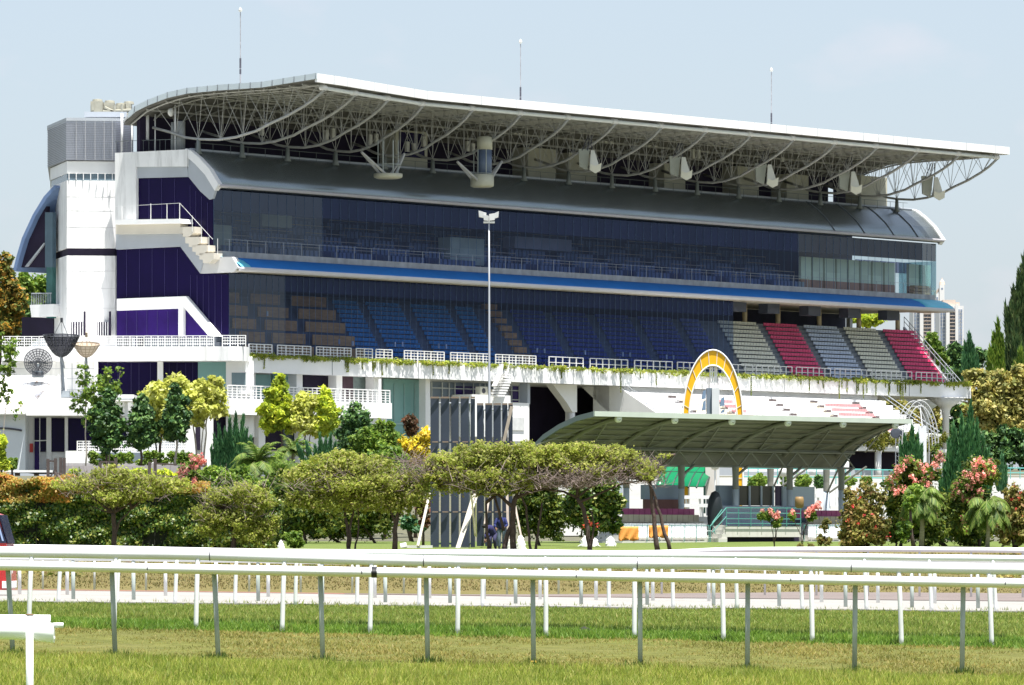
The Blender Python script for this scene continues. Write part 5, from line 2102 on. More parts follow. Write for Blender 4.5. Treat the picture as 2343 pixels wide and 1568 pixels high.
def arch(name, lab, cx, ytop, ybot, rw, Y, band, panel, lattice, rotz, depth=.5, mp=1.0, cat='arch'):
    base = Vector((XZ(cx, Y), Y, ZY(ybot, Y)))
    root = thing(name, lab, cat, base)
    k = Y / F
    H = (ybot - ytop) * k
    Rw = rw * k
    bw = band * k
    dx = Vector((math.cos(rotz), math.sin(rotz), 0))
    dy = Vector((-math.sin(rotz), math.cos(rotz), 0))

    def P(f, inner, d=0):
        # f: 0 left foot .. 1 right foot, parabola-like ellipse
        w_, hb = Rw - (bw * .72 if inner else 0), min(H, Rw * 2.35)
        hh = hb - (bw * (1.85 if panel else 1.1) if inner else 0)
        leg = H - hb
        if f < .15:
            return base + dx * (-w_) + Vector((0, 0, leg * f / .15)) + dy * d
        if f > .85:
            return base + dx * w_ + Vector((0, 0, leg * (1 - f) / .15)) + dy * d
        a = math.pi * (1 - (f - .15) / .7)
        return base + dx * (w_ * math.cos(a)) + Vector((0, 0, leg + hh * math.sin(a))) + dy * d
    N = 40
    fs = [i / N for i in range(N + 1)]
    if panel:
        m = MB()
        m.sheet([[P(f, False), P(f, True)] for f in fs], dy * depth)
        pn = part('panel', m, YELA, root)
        for q in range(1, 15):
            f = q / 15
            m = MB()
            m.tube([P(f, False, -.02), P(f, True, -.02)], .02, 4)
            part('panel_joint', m, WHITE2, pn)
    m = MB()
    for d in ((-.03,) if panel else (-.05, depth + .05)):
        for inn_ in (False, True):
            m.tube([P(f, inn_, d) for f in fs], .05 if panel else .04, 6)
    part('rim', m, WHITE2 if panel else mat('greyed_arch_tube', (.42, .43, .43), .5), root, True)
    if lattice:
        m = MB()
        for q in range(N):
            f = q / N
            f2 = (q + 1) / N
            m.tube([P(f, False, 0), P(f, True, 0)], .02, 4)
            m.tube([P(f, False, 0), P(f2, False, depth)], .015, 4)
        part('lattice', m, mat('greyed_arch_tube', (.42, .43, .43), .5), root)
    return root, P, base, k


AR, P_, ab, k_ = arch('finish_arch', 'large golden yellow arch with white edges over the winning post', 1631, 801, 1200, 69, 330.0, 19, True, False, .06, .35)
m = MB()
Y = 330.0
for x in (1625, 1630, 1636, 1640):
    m.tube([W(x, 806, Y + .2), W(x, 890, Y + .2)], .05, 5)
for y in range(815, 888, 12):
    m.tube([W(1625, y, Y + .2), W(1640, y, Y + .2)], .035, 4)
ms = part('mast', m, WHITE2, AR)
m = MB()
m.box(XZ(1629, Y), XZ(1646, Y), Y - .1, Y + .9, ZY(1180, Y), ZY(888, Y))
bx_ = part('post_box', m, mat('pale_grey_box2', (.62, .64, .66), .5, .05, 1), AR)
m = MB()
m.box(XZ(1617, Y), XZ(1629, Y), Y + .1, Y + .9, ZY(1180, Y), ZY(888, Y))
part('box_side', m, mat('blue_grey_wall', (.17, .21, .26)), bx_)
for x0, x1, y0, y1 in ((1605, 1615, 892, 914), (1647, 1658, 908, 930), (1648, 1658, 936, 946), (1606, 1615, 915, 940)):
    m = MB()
    xa, xb = XZ(x0, Y), XZ(x1, Y)
    m.prism([Vector((xa, Y, ZY(y1, Y))), Vector((xb, Y, ZY(y1 - 2, Y))), Vector((xb, Y, ZY(y0, Y))), Vector((xa + .1, Y, ZY(y0 + 3, Y)))], (0, .5, 0))
    part('camera_housing', m, mat('blue_grey_housing', (.18, .26, .38), .5, .1, 1), bx_)
A2, P2, _, _ = arch('lattice_arch', 'white open lattice arch at the right end of the lower stand', 2105, 917, 1080, 45, 420.0, 11, False, True, .3, 1.2)
Y = 420.0
m = MB()
m.box(XZ(2103, Y), XZ(2120, Y), Y, Y + .9, ZY(1085, Y), ZY(975, Y))
part('post_box', m, mat('pale_grey_box2', (.62, .64, .66), .5), A2)
m = MB()
m.tube([W(2105, 928, Y), W(2110, 975, Y)], .05, 5)
part('cable', m, WHITE2, A2)
m = MB()
m.lathe(W(2050, 991, Y), [(.0, -.02), (.33, 0), (.42, .1), (.42, .35)], 16, (0, 1, 0))
m.box(XZ(2060, Y), XZ(2069, Y), Y, Y + .4, ZY(998, Y), ZY(984, Y))
part('camera_housing', m, mat('dark_housing', (.06, .07, .09), .5, .1, 1), A2)

# satellite dishes
MESH = mat('dark_dish_mesh', (.05, .055, .065), .6, .1, 2)


def dish(lab, c, r, depth, axis, rim_m, ribs, base_z, mesh, polex=None, solid=False):
    root = thing('satellite_dish', lab, 'satellite dish', (c.x if polex is None else polex, c.y, base_z), 'satellite dishes on the low roofs')
    ax = Vector(axis).normalized()
    u = ax.cross(Vector((0, 0, 1)) if abs(ax.z) < .9 else Vector((1, 0, 0))).normalized()
    w = ax.cross(u)
    pf_ = lambda rr, a: c + ax * (depth * (rr * rr - 0)) + (u * math.cos(a) + w * math.sin(a)) * (r * rr)
    m = MB()
    N = ribs
    for q in range(N):
        a = 2 * math.pi * q / N
        m.tube([pf_(rr, a) for rr in (.08, .3, .5, .7, .85, 1)], .04, 4)
    for rr in (.25, .4, .55, .7, .85, 1.0):
        m.tube([pf_(rr, 2 * math.pi * q / 32) for q in range(33)], .045 if rr == 1 else .03, 4)
    d_ = part('rib_frame', m, rim_m, root)
    m = MB()
    rows = [[pf_(rr, 2 * math.pi * q / 32) for q in range(33)] for rr in (.08, .3, .5, .7, .85, 1)]
    m.sheet(rows)
    part('reflector', m, mesh, root, True)
    m = MB()
    px_ = c.x if polex is None else polex
    m.tube([c, Vector((px_, c.y, base_z))], .14, 8)
    m.tube([c + u * .9 - ax * -.1, Vector((px_, c.y + .1, (c.z + base_z) / 2 + .8))], .06, 5)
    m.tube([c - u * .9 + ax * .1, Vector((px_, c.y + .1, (c.z + base_z) / 2 + .8))], .06, 5)
    m.box(px_ - .5, px_ + .5, c.y - .5, c.y + .5, base_z - .1, base_z + .5)
    part('mount', m, mat('grey_dish_mount', (.22, .25, .28), .5, .1, 1), root)
    m = MB()
    f_ = c + ax * (depth * 1.7)
    for q in range(3):
        m.tube([pf_(.75, 2.1 * q), f_], .03, 4)
    m.lathe(f_, [(.12, -.2), (.12, .2)], 8, ax)
    part('feed_horn', m, rim_m, root)
    return root


MESHG = glassmat('fine_dark_mesh', (.30, .30, .33), .0)
MESHG2 = glassmat('fine_light_mesh', (.62, .62, .64), .0)
zr = ZY(908, 487)
dish('largest dark mesh satellite dish tilted to the sky on a tall pole', W(140, 818, 486), 1.62, 1.95, (.02, -.12, 1), MESH, 24, zr, MESHG, XZ(147, 486))
dish('round grey mesh satellite dish facing forward behind the rusty roof', W(87, 833, 490), 1.25, .55, (.12, -1, .28), MESH, 22, ZY(862, 490), MESHG2)
dish('cream solid satellite dish facing up, right of the dark one', W(197, 818, 487), 1.2, 1.2, (.03, -.2, 1), mat('tan_dish_rib', (.35, .28, .2), .6), 16, zr, mat('cream_dish', (.56, .47, .38), .6, .1, 1))

# timber garden fence in front of the terrace
TIM = mat('weathered_grey_timber', (.085, .066, .062), .85, .2, 3)
Yw = 330.0
for k, (plist, rails, lab, slope) in enumerate((
        ([(110, 1050, 1103), (127, 1049, 1105), (139, 1047, 1108), (147, 1048, 1109)], [(110, 1055, 127, 1056)], 'short timber gate piece of the garden fence with a diagonal brace', True),
        ([(265, 1048, 1108), (342, 1057, 1096), (355, 1050, 1106), (456, 1050, 1118), (470, 1051, 1121), (229, 1057, 1096)], [(229, 1057, 265, 1057), (355, 1061, 470, 1067), (355, 1089, 460, 1094)], 'timber post and rail garden fence above the flowering hedge', False))):
    root = thing('timber_fence', lab, 'fence', (XZ(plist[0][0], Yw), Yw, ZY(1110, Yw)), 'weathered timber garden fences')
    for (x, y0, y1) in plist:
        m = MB()
        xx = XZ(x, Yw)
        m.box(xx - .09, xx + .09, Yw - .09, Yw + .09, ZY(y1 + 8, Yw), ZY(y0, Yw))
        part('post', m, TIM, root)
    for (xa, ya, xb, yb) in rails:
        m = MB()
        m.tube([W(xa, ya, Yw), W(xb, yb, Yw)], .07, 4)
        if (xa, ya, xb, yb) != rails[-1]:
            part('rail', m, TIM, root)
    if slope:
        m.tube([W(108, 1100, Yw), W(128, 1074, Yw)], .06, 4)
        m.tube([W(118, 1104, Yw + .1), W(140, 1078, Yw + .1)], .06, 4)
    part('rail', m, TIM, root)

# terrace wall between garden and hedge
m = MB()
m.box(XZ(145, 340), XZ(470, 340), 340, 340.5, ZY(1100, 340), ZY(1066, 340))
o = single('retaining_wall', 'low grey retaining wall behind the garden fence', 'wall', m, mat('grey_pink_kerb', (.36, .33, .34), .8, .1, 1), (XZ(300, 340), 340, ZY(1100, 340)))

# turquoise railings and white boards around the ring behind the stand
for k, (x0, x1, y0, y1, Y, lab) in enumerate(((1690, 1935, 1072, 1106, 352, 'turquoise railing of the ring seen under the canopy'), (1945, 2045, 1074, 1108, 356, 'turquoise railing right of the canopy posts'), (2180, 2400, 1070, 1090, 420, 'pale turquoise railing on the far right below the lawn'))):
    root = thing('ring_railing', lab, 'railing', (XZ((x0 + x1) / 2, Y), Y, gz(XZ((x0 + x1) / 2, Y), Y)), 'turquoise ring railings')
    m = MB()
    n = int((x1 - x0) / 22)
    for q in range(n + 1):
        x = x0 + (x1 - x0) * q / n
        m.tube([W(x, y0, Y), W(x, y1 + 6, Y)], .035, 5)
    part('posts', m, mat('turquoise_light', (.12, .42, .38), .4, .05, 1), root)['kind'] = 'stuff'
    m = MB()
    for f in (0, .55):
        m.tube([W(x0, y0 + (y1 - y0) * f, Y), W(x1, y0 + (y1 - y0) * f + 2, Y)], .04, 5)
    part('rail', m, mat('turquoise_light', (.12, .42, .38), .4), root)
for k, (x0, x1, y0, y1, Y, lab) in enumerate(((1690, 1935, 1072, 1079, 430, 'long pale kerb wall behind the turquoise railing'), (1700, 2055, 1108, 1114, 345, 'long white low wall at the foot of the ring railing'), (1870, 2060, 1118, 1158, 333, 'white boards with thin joints right of the booths'),
                                            (1395, 1425, 1098, 1175, 332, 'pale blue panel beside the round tree'))):
    m = MB()
    fbox(m, x0, y0, x1, y1, Y, .4)
    if k == 2:
        for x in range(1890, 2060, 22):
            fbox(m, x, y0 - 1, x + 1.2, y1, Y - .05, .05)
    single('white_wall', lab, 'wall', m, WHITE if k != 3 else mat('pale_blue_wall', (.42, .48, .54)), (XZ((x0 + x1) / 2, Y), Y, ZY(y1, Y)), group='low white walls behind the stand')
# white benches between the booths
for k, (x0, x1, y0, Y, lab) in enumerate(((1562, 1640, 1134, 318, 'upper white bench rail beside the dark drum'), (1562, 1650, 1153, 312, 'lower wider white bench rail beside the dark drum'), (1866, 1925, 1131, 322, 'white bench behind the right canopy posts'))):
    root = thing('white_bench', lab, 'bench', (XZ((x0 + x1) / 2, Y), Y, gz(XZ(x0, Y), Y)), 'white benches behind the stand')
    m = MB()
    m.box(XZ(x0, Y), XZ(x1, Y), Y - .2, Y + .2, ZY(y0 + 8, Y), ZY(y0, Y))
    part('seat', m, WHITE2, root)
    for f in (.1, .5, .9):
        m = MB()
        x = XZ(x0 + (x1 - x0) * f, Y)
        m.tube([Vector((x, Y, ZY(y0 + 6, Y))), Vector((x + .1, Y, ZY(y0 + 48, Y)))], .07, 5)
        part('leg', m, WHITE2, root)
# dark round drum beside the booth
m = MB()
m.lathe(W(1636, 1205, 299), [(.32, -.3), (.42, .4), (.42, 1.0), (.36, 1.5), (.2, 1.85), (0, 1.95)], 16)
single('covered_drum', 'dark rounded covered object left of the blue grey booth', 'drum', m, mat('near_black_cover', (.012, .018, .022), .5, .2, 1), W(1640, 1215, 299), True)
# globe lamps
for x, y, Y, lab in ((1792, 1080, 322, 'white globe lamp standing behind the canopy post'), (1636, 1064, 322, 'white globe lamp beside the cream kiosk')):
    root = thing('globe_lamp', lab, 'lamp', (XZ(x, Y), Y, gz(XZ(x, Y), Y)), 'white globe lamps')
    m = MB()
    m.lathe(W(x, y, Y), [(0, -.3), (.2, -.25), (.28, -.05), (.26, .12), (.15, .26), (0, .3)], 16)
    part('globe', m, mat('opal_globe', (.8, .8, .78), .3, .02, 1), root, True)
    m = MB()
    m.tube([W(x, y + 10, Y), Vector((XZ(x, Y), Y, gz(XZ(x, Y), Y)))], .05, 6)
    part('pole', m, WHITE2, root)
m = MB()
c = W(1829, 1163, 297)
m.lathe(c, [(.16, 0), (.24, .1), (.25, .45), (.2, .62), (.17, .62)], 12)
single('tan_urn', 'tan urn standing before the pale blue wall under the canopy', 'urn', m, mat('tan_pottery', (.24, .15, .06), .6, .1, 2), c, True)

# pile of white sheets by the tree trunk, and garden sacks
for x0, x1, y0, y1, Y, lab, seed_ in ((1179, 1204, 1229, 1264, 252, 'white plastic sheet heaped beside the forked trunk', 1), (1160, 1176, 1236, 1262, 254, 'smaller crumpled white sheet left of the forked trunk', 2), (634, 652, 1228, 1250, 256, 'white sack with a pointed top under the left tree', 3), (1325, 1372, 1213, 1240, 272, 'white heap behind the round tree trunk', 4), (1385, 1410, 1216, 1240, 274, 'white rubble heap by the orange sheet', 5)):
    m = MB()
    n, mr = 16, 7
    rows = []
    cx_, w_, h_ = (x0 + x1) / 2, (x1 - x0) / 2 * Y / F, (y1 - y0) * Y / F
    b_ = Vector((XZ(cx_, Y), Y, gz(XZ(cx_, Y), Y) - .03))
    for j in range(mr + 1):
        f = j / mr
        rr = w_ * (1 - f ** 1.6) ** .6
        rows.append([b_ + Vector((rr * math.cos(2 * math.pi * i / n) * (1 + .55 * mnoise.noise(Vector((i * .9, j * .9, seed_ * 7)))), rr * .8 * math.sin(2 * math.pi * i / n), h_ * f * (1 + .35 * mnoise.noise(Vector((i * .7, j * .3, seed_)))))) for i in range(n)] )
        rows[-1].append(rows[-1][0])
    m.sheet(rows)
    single('white_heap', lab, 'heap', m, mat('crumpled_white_sheet', (.72, .72, .70), .7, .1, 2, bump=.5), b_, False)

# far apartment towers
APW = mat('apartment_white', (.70, .69, .68), .7, .04, .05)
APR = mat('apartment_beige', (.55, .45, .38), .7, .05, .05)
APB = mat('apartment_window_blue', (.22, .27, .36), .5, .3, .2)
for (x0, x1, yt, Y, lab) in ((2090, 2150, 672, 1560, 'white apartment block with domed roof turret, half behind the canopy end'), (2150, 2205, 700, 1500, 'white apartment block with beige stepped top, right of the grandstand')):
    root = thing('apartment_tower', lab, 'apartment block', (XZ((x0 + x1) / 2, Y), Y, gz(90, Y)), 'far apartment towers')
    m = MB()
    zb_ = gz(90, Y)
    m.box(XZ(x0, Y), XZ(x1, Y), Y, Y + 16, zb_, ZY(yt, Y))
    m.box(XZ(x0 + 14, Y), XZ(x0 + 22, Y), Y - 1.5, Y, zb_, ZY(yt, Y))
    m.box(XZ(x1 - 20, Y), XZ(x1 - 13, Y), Y - 1.5, Y, zb_, ZY(yt - 3, Y))
    wl_ = part('wall', m, APW, root)
    m = MB()
    m.box(XZ(x0 + 8, Y), XZ(x1 - 18, Y), Y + 1, Y + 12, ZY(yt, Y), ZY(yt - 14, Y))
    m.box(XZ(x1 - 34, Y), XZ(x1 - 8, Y), Y + 2, Y + 12, ZY(yt, Y), ZY(yt - 9, Y))
    rf_ = part('roof_block', m, APR, root)
    for fl_ in range(20):
        pass
    for q in range(9):
        x = x0 + 2.5 + q * (x1 - x0 - 6) / 8.6
        if q in (2, 6):
            continue
        m = MB()
        for fl_ in range(20):
            y = yt + 8 + fl_ * 8.1
            m.box(XZ(x, Y), XZ(x + 3.4, Y), Y - .25, Y + .1, ZY(y + 5.6, Y), ZY(y, Y))
        part('window_column', m, APB, root)
    m = MB()
    for fl_ in range(20):
        y = yt + 13.5 + fl_ * 8.1
        m.box(XZ(x0 + 22.5, Y), XZ(x1 - 20.5, Y), Y - 1.3, Y, ZY(y + 1.6, Y), ZY(y, Y))
    part('balcony_stack', m, APR, root)
Y = 1540
root = thing('clock_turret', 'white turret with curved cream roof rising beyond the right end of the grandstand', 'turret', (XZ(2155, Y), Y, ZY(720, Y)))
m = MB()
m.box(XZ(2150, Y), XZ(2161, Y), Y, Y + 3, ZY(720, Y), ZY(652, Y))
t_ = part('shaft', m, APW, root)
m = MB()
m.lathe(W(2155.5, 652, Y + 1.5), [(.9, 0), (.7, .8), (.15, 1.6), (0, 2.2)], 12)
part('cap', m, APR, t_)
m = MB()
m.lathe(W(2155.5, 661, Y - .02), [(0, 0), (.3, 0), (.3, .05)], 12, (0, 1, 0))
part('window', m, APB, t_)
m = MB()
for q in range(8):
    pass
m.sheet([[W(2126 + 4 * i, 690 - 34 * math.sin(i / 7 * 1.4) + j * 0, Y + 2 + j * 4) for i in range(8)] for j in range(3)], (0, 0, -1))
part('vault_roof', m, APR, root)

# red van at the left frame edge
Yv = 117.0
kv = Yv / F
VAN = thing('red_van', 'front of a red van with a dark sloping windscreen cut by the left edge', 'van', (XZ(-90, Yv), Yv + .9, gz(-9, Yv)))
REDP = mat('red_car_paint', (.42, .02, .02), .25, .05, 1, spec=.6)


def vp(x, y, d):
    return Vector((XZ(x, Yv), Yv + d, ZY(y, Yv)))


m = MB()
pro = [(-420, 1350), (-420, 1190), (-400, 1172), (-30, 1170), (-6, 1178), (14, 1246), (19, 1258), (21, 1330), (18, 1350)]
for d0, d1 in ((0, 1.75),):
    m.prism([vp(x, y, d0) for x, y in pro], (0, 1.75, 0))
body = part('body', m, REDP, VAN)
m = MB()
m.prism([vp(-6, 1180, -.012), vp(-40, 1180, -.012), vp(-44, 1243, -.012), vp(15, 1243, -.012)], (0, .01, 0))
m.prism([vp(-3, 1180, .08), vp(16.5, 1244, .08), vp(18.5, 1244, .08), vp(0, 1178, .08)], (0, 1.6, 0))
ws = part('windscreen', m, mat('dark_blue_car_glass', (.012, .018, .05), .08, .2, 1, spec=.6), body)
m = MB()
m.prism([vp(-10, 1186, -.02), vp(-6, 1186, -.02), vp(9, 1238, -.02), vp(5, 1238, -.02)], (0, .006, 0))  # pale blue strip painted on the glass as a reflection
part('reflection_strip', m, mat('pale_blue_reflection', (.3, .4, .6), .2), ws)
m = MB()
m.box(XZ(5, Yv), XZ(22, Yv), Yv - .03, Yv + 1.7, ZY(1346, Yv), ZY(1330, Yv))
part('bumper', m, WHITE2, body)
m = MB()
m.lathe(vp(20, 1300, .35), [(0, -.03), (.12, 0), (.12, .05)], 12, (1, 0, 0))
part('headlight', m, WHITE2, body)
for x in (-45, -340):
    m = MB()
    m.lathe(vp(x, 1352, .1), [(.0, -.14), (.30, -.12), (.34, 0), (.30, .1), (0, .1)], 20, (0, 1, 0))
    w_ = part('wheel', m, BLACKR, VAN, True)
    m = MB()
    m.lathe(vp(x, 1352, -.03), [(.0, -.03), (.18, -.02), (.2, .02)], 14, (0, 1, 0))
    part('rim', m, mat('grey_rim', (.4, .4, .42), .3), w_, True)

# scattered rubbish and a dark clod in the grass
m = MB()
rr = random.Random(5)
c = Vector((XZ(1336, 77.5), 77.5, gz(1, 77.5)))
rows = []
for j in range(5):
    f = j / 4
    rows.append([c + Vector(((1 - f ** 2) * .12 * math.cos(a * .63) * (1 + rr.uniform(-.3, .3)), (1 - f ** 2) * .08 * math.sin(a * .63), .09 * f)) for a in range(10)])
    rows[-1].append(rows[-1][0])
m.sheet(rows)
single('dark_clod', 'small dark clod lying in the green grass by the second rail', 'clod', m, mat('dark_soil', (.03, .028, .025), .9), c)
c = Vector((XZ(2100, 133), 147.5, gz(14, 147.5)))
# ================================================================ PEOPLE (working behind the forked tree)


def person(lab, base, joints, cloth_u, cloth_l, skin, head, hair):
    """joints: dict of positions (local metres). One skinned continuous body; clothing as children."""
    root = thing('person', lab, 'person', base, 'people working by the screens')
    J = {k: Vector(v) for k, v in joints.items()}

    def limb(m, names, radii, n=10):
        pts, rs_ = [], []
        P = [J[a] for a in names]
        for i in range(len(P) - 1):
            for q in range(4):
                f = q / 4
                pts.append(P[i].lerp(P[i + 1], f))
                rs_.append(radii[i] + (radii[i + 1] - radii[i]) * f)
        pts.append(P[-1])
        rs_.append(radii[-1])
        m.tube(pts, rs_, n)

    sk = mat('person_skin', skin, .6, .05, 4)
    m = MB()
    limb(m, ['pelvis', 'chest', 'neck', 'skull'], [.13, .15, .055, .05])
    for s in 'lr':
        limb(m, ['chest', 'sh' + s, 'el' + s, 'wr' + s], [.08, .055, .042, .028])
        limb(m, ['pelvis', 'hip' + s, 'kn' + s, 'an' + s], [.1, .085, .055, .038])
        w, e = J['wr' + s], J['el' + s]
        d = (w - e).normalized()
        side = d.cross(Vector((0, 1, 0)))
        side = side.normalized() if side.length > .1 else Vector((1, 0, 0))
        m.tube([w, w + d * .05, w + d * .095], [.028, .04, .034], 8)
        for q in range(4):
            b = w + d * .09 + side * (-.027 + .018 * q)
            ln = (.06, .075, .07, .055)[q]
            m.tube([b, b + d * ln * .5, b + d * ln * .85 + Vector((0, -.02, -.01))], [.009, .0085, .007], 6)
        m.tube([w + d * .03 + side * .03, w + d * .06 + side * .06, w + d * .09 + side * .065], [.012, .01, .008], 6)
    hc = J['skull']
    up = (J['skull'] - J['neck']).normalized()
    fw = Vector(head)
    m.lathe(hc + up * .03, [(.0, -.11), (.05, -.10), (.072, -.04), (.078, .03), (.07, .09), (.04, .125), (0, .135)], 14, up)
    m.tube([hc + fw * .07 + up * .03, hc + fw * .098 + up * .0, hc + fw * .075 - up * .01], [.008, .014, .01], 6)
    body = part('body', m, sk, root, True, local=True)
    m = MB()
    m.lathe(hc + up * .045 - fw * .012, [(.080, -.03), (.086, .03), (.078, .09), (.045, .13), (0, .143)], 14, up)
    part('cap', m, mat('person_hair', hair, .8), body, True, local=True)
    m = MB()
    limb(m, ['pelvis', 'chest', 'neck'], [.165, .19, .09], 14)
    for s in 'lr':
        limb(m, ['chest', 'sh' + s, 'el' + s], [.10, .08, .062])
        f = J['el' + s].lerp(J['wr' + s], .8)
        m.tube([J['el' + s], f], [.062, .045], 10)
    part('shirt', m, mat('shirt_' + str(cloth_u[2]), cloth_u, .85, .1, 6), body, True, local=True)
    m = MB()
    for s in 'lr':
        limb(m, ['pelvis', 'hip' + s, 'kn' + s, 'an' + s], [.16, .115, .08, .065], 12)
    part('trousers', m, mat('trousers_' + str(cloth_l[2]), cloth_l, .85, .1, 6), body, True, local=True)
    m = MB()
    for s in 'lr':
        a = J['an' + s]
        m.tube([a + Vector((0, .03, -.02)), a + Vector((0, .02, -.06)), a + Vector((.05 if s == 'l' else .05, -.13, -.075))], [.05, .05, .035], 8)
    part('boot', m, mat('dark_boot', (.02, .02, .02), .6), body, True, local=True)
    return root


Yp = 257.0
b = Vector((XZ(1148, Yp), Yp, gz(XZ(1148, Yp), Yp)))
person('person in dark blue overalls standing bent forward behind the forked tree', b,
       dict(pelvis=(0, 0, .93), chest=(-.04, -.02, 1.33), neck=(-.06, -.05, 1.5), skull=(-.08, -.09, 1.6), shl=(-.22, -.03, 1.40), ell=(-.33, -.16, 1.14), wrl=(-.27, -.36, .98), shr=(.15, .0, 1.42), elr=(.25, -.13, 1.14), wrr=(.12, -.36, 1.0),
            hipl=(-.1, 0, .9), knl=(-.13, -.04, .49), anl=(-.12, .02, .09), hipr=(.1, 0, .9), knr=(.14, -.03, .49), anr=(.15, .02, .09)),
       (.012, .02, .10), (.12, .16, .22), (.20, .11, .07), (-.2, -.98, 0), (.01, .01, .012))
Yp = 255.5
b = Vector((XZ(1126, Yp), Yp, gz(XZ(1126, Yp), Yp)))
person('person in navy clothes stooping low to the left of the standing worker', b,
       dict(pelvis=(.05, .05, .72), chest=(-.10, -.12, .98), neck=(-.22, -.2, 1.06), skull=(-.31, -.25, 1.07), shl=(-.20, -.28, .98), ell=(-.30, -.36, .70), wrl=(-.33, -.42, .46), shr=(-.04, .05, 1.0), elr=(-.16, -.2, .72), wrr=(-.24, -.32, .48),
            hipl=(-.04, .0, .70), knl=(-.12, -.22, .44), anl=(-.08, -.02, .09), hipr=(.14, .05, .70), knr=(.1, -.2, .44), anr=(.16, .06, .09)),
       (.02, .02, .09), (.03, .03, .08), (.18, .10, .065), (-.7, -.7, -.1), (.012, .012, .015))
# ================================================================ VEGETATION
BARK = mat('dark_brown_bark', (.075, .052, .045), .9, .3, 6, bump=.5)
BARKL = mat('pale_grey_bark', (.34, .30, .26), .85, .25, 5)
TWIG = mat('purple_grey_twig', (.27, .21, .20), .9, .3, 5)
LM = {
    'umb': leafmat('leaf_olive', [(.22, .28, .04), (.32, .39, .06), (.43, .48, .09), (.60, .58, .17), (.26, .33, .05), (.34, .27, .16), (.36, .43, .08)], .6, .6, .5, (.82, .84, .82), (1.15, 1.15, 1.1)),
    'lime': leafmat('leaf_lime', [(.62, .64, .12), (.74, .74, .20), (.50, .55, .09), (.80, .79, .32), (.38, .45, .08)], .5, .55, .5, (.85, .85, .8), (1.1, 1.1, 1.1)),
    'lime2': leafmat('leaf_yellow_green', [(0.351, 0.486, 0.041), (0.540, 0.648, 0.054), (0.702, 0.743, 0.081), (0.243, 0.378, 0.041), (0.608, 0.675, 0.068)]),
    'dark': leafmat('leaf_dark_green', [(0.022, 0.068, 0.027), (0.045, 0.120, 0.038), (0.083, 0.180, 0.045), (0.135, 0.240, 0.060), (0.030, 0.090, 0.030)], .2),
    'mid': leafmat('leaf_mid_green', [(0.068, 0.153, 0.025), (0.136, 0.255, 0.034), (0.221, 0.340, 0.051), (0.306, 0.408, 0.068), (0.085, 0.187, 0.034)]),
    'cyp': leafmat('leaf_cypress', [(.02, .09, .045), (.05, .16, .07), (.09, .25, .11), (.15, .33, .14), (.03, .12, .05), (.11, .26, .10)], .25),
    'hedge': leafmat('leaf_hedge_glossy', [(.03, .07, .015), (.05, .11, .02), (.09, .17, .03), (.22, .30, .05), (.045, .10, .018), (.36, .36, .08), (.07, .14, .025), (.035, .08, .015)], .3, .4),
    'flame': leafmat('leaf_hedge_orange', [(.55, .20, .05), (.45, .28, .05), (.30, .30, .05), (.62, .32, .10), (.42, .36, .07), (.22, .26, .04)], .4),
    'orange': leafmat('leaf_orange_green', [(0.070, 0.126, 0.028), (0.168, 0.196, 0.042), (0.560, 0.280, 0.042), (0.392, 0.280, 0.056), (0.112, 0.168, 0.042), (0.224, 0.252, 0.056)]),
    'pink': leafmat('petal_salmon', [(.80, .32, .30), (.86, .42, .38), (.75, .24, .26), (.88, .52, .46), (.7, .2, .2)], .4),
    'red': leafmat('petal_red', [(0.600, 0.050, 0.040), (0.700, 0.100, 0.060), (0.550, 0.040, 0.080)], .3),
    'yel': leafmat('leaf_golden', [(0.713, 0.598, 0.023), (0.828, 0.713, 0.069), (0.517, 0.483, 0.034), (0.632, 0.460, 0.057), (0.345, 0.322, 0.034)]),
    'maroon': leafmat('leaf_maroon', [(0.160, 0.060, 0.040), (0.100, 0.070, 0.030), (0.240, 0.100, 0.060), (0.070, 0.080, 0.030)]),
    'bcol': leafmat('leaf_tan_green', [(0.352, 0.352, 0.096), (0.544, 0.480, 0.160), (0.224, 0.272, 0.064), (0.672, 0.576, 0.224), (0.160, 0.208, 0.064)]),
    'cas': leafmat('leaf_casuarina', [(0.030, 0.075, 0.030), (0.060, 0.120, 0.045), (0.105, 0.180, 0.060), (0.150, 0.195, 0.075), (0.045, 0.090, 0.045)], .15),
    'palm': leafmat('leaf_palm', [(.05, .12, .02), (.10, .20, .03), (.18, .28, .05), (.28, .36, .09), (.035, .08, .015)]),
    'shr': leafmat('leaf_bronze_shrub', [(0.150, 0.180, 0.045), (0.300, 0.285, 0.075), (0.450, 0.390, 0.135), (0.210, 0.240, 0.060), (0.360, 0.210, 0.090), (0.120, 0.165, 0.030)]),
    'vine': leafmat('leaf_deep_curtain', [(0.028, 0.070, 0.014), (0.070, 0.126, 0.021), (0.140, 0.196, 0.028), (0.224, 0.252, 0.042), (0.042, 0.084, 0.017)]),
}
prng = np.random.default_rng(21)


def clumps(rg, ells, n, fr=(.18, .34), upper=-1.0):
    "sub-clumps scattered in the outer part of several ellipsoids (px,py,rx,ry at distance Y, dy depth factor)"
    cs, rs = [], []
    vol = np.array([e[1][0] * e[1][2] for e in ells])
    for i in rg.choice(len(ells), n, p=vol / vol.sum()):
        c, r = ells[i]
        for _ in range(30):
            d = rg.normal(size=3)
            d /= np.linalg.norm(d)
            if d[2] > upper:
                break
        rad = rg.uniform(.3, .92) if rg.random() < .8 else rg.uniform(.9, 1.12)
        p = np.array(c) + d * rad * np.array(r)
        q = rg.uniform(*fr)
        mean = (r[0] * r[2]) ** .5
        cs.append(p)
        rs.append(np.array([mean * q * 1.15, mean * q * 1.15, mean * q * .85]))
    return cs, rs


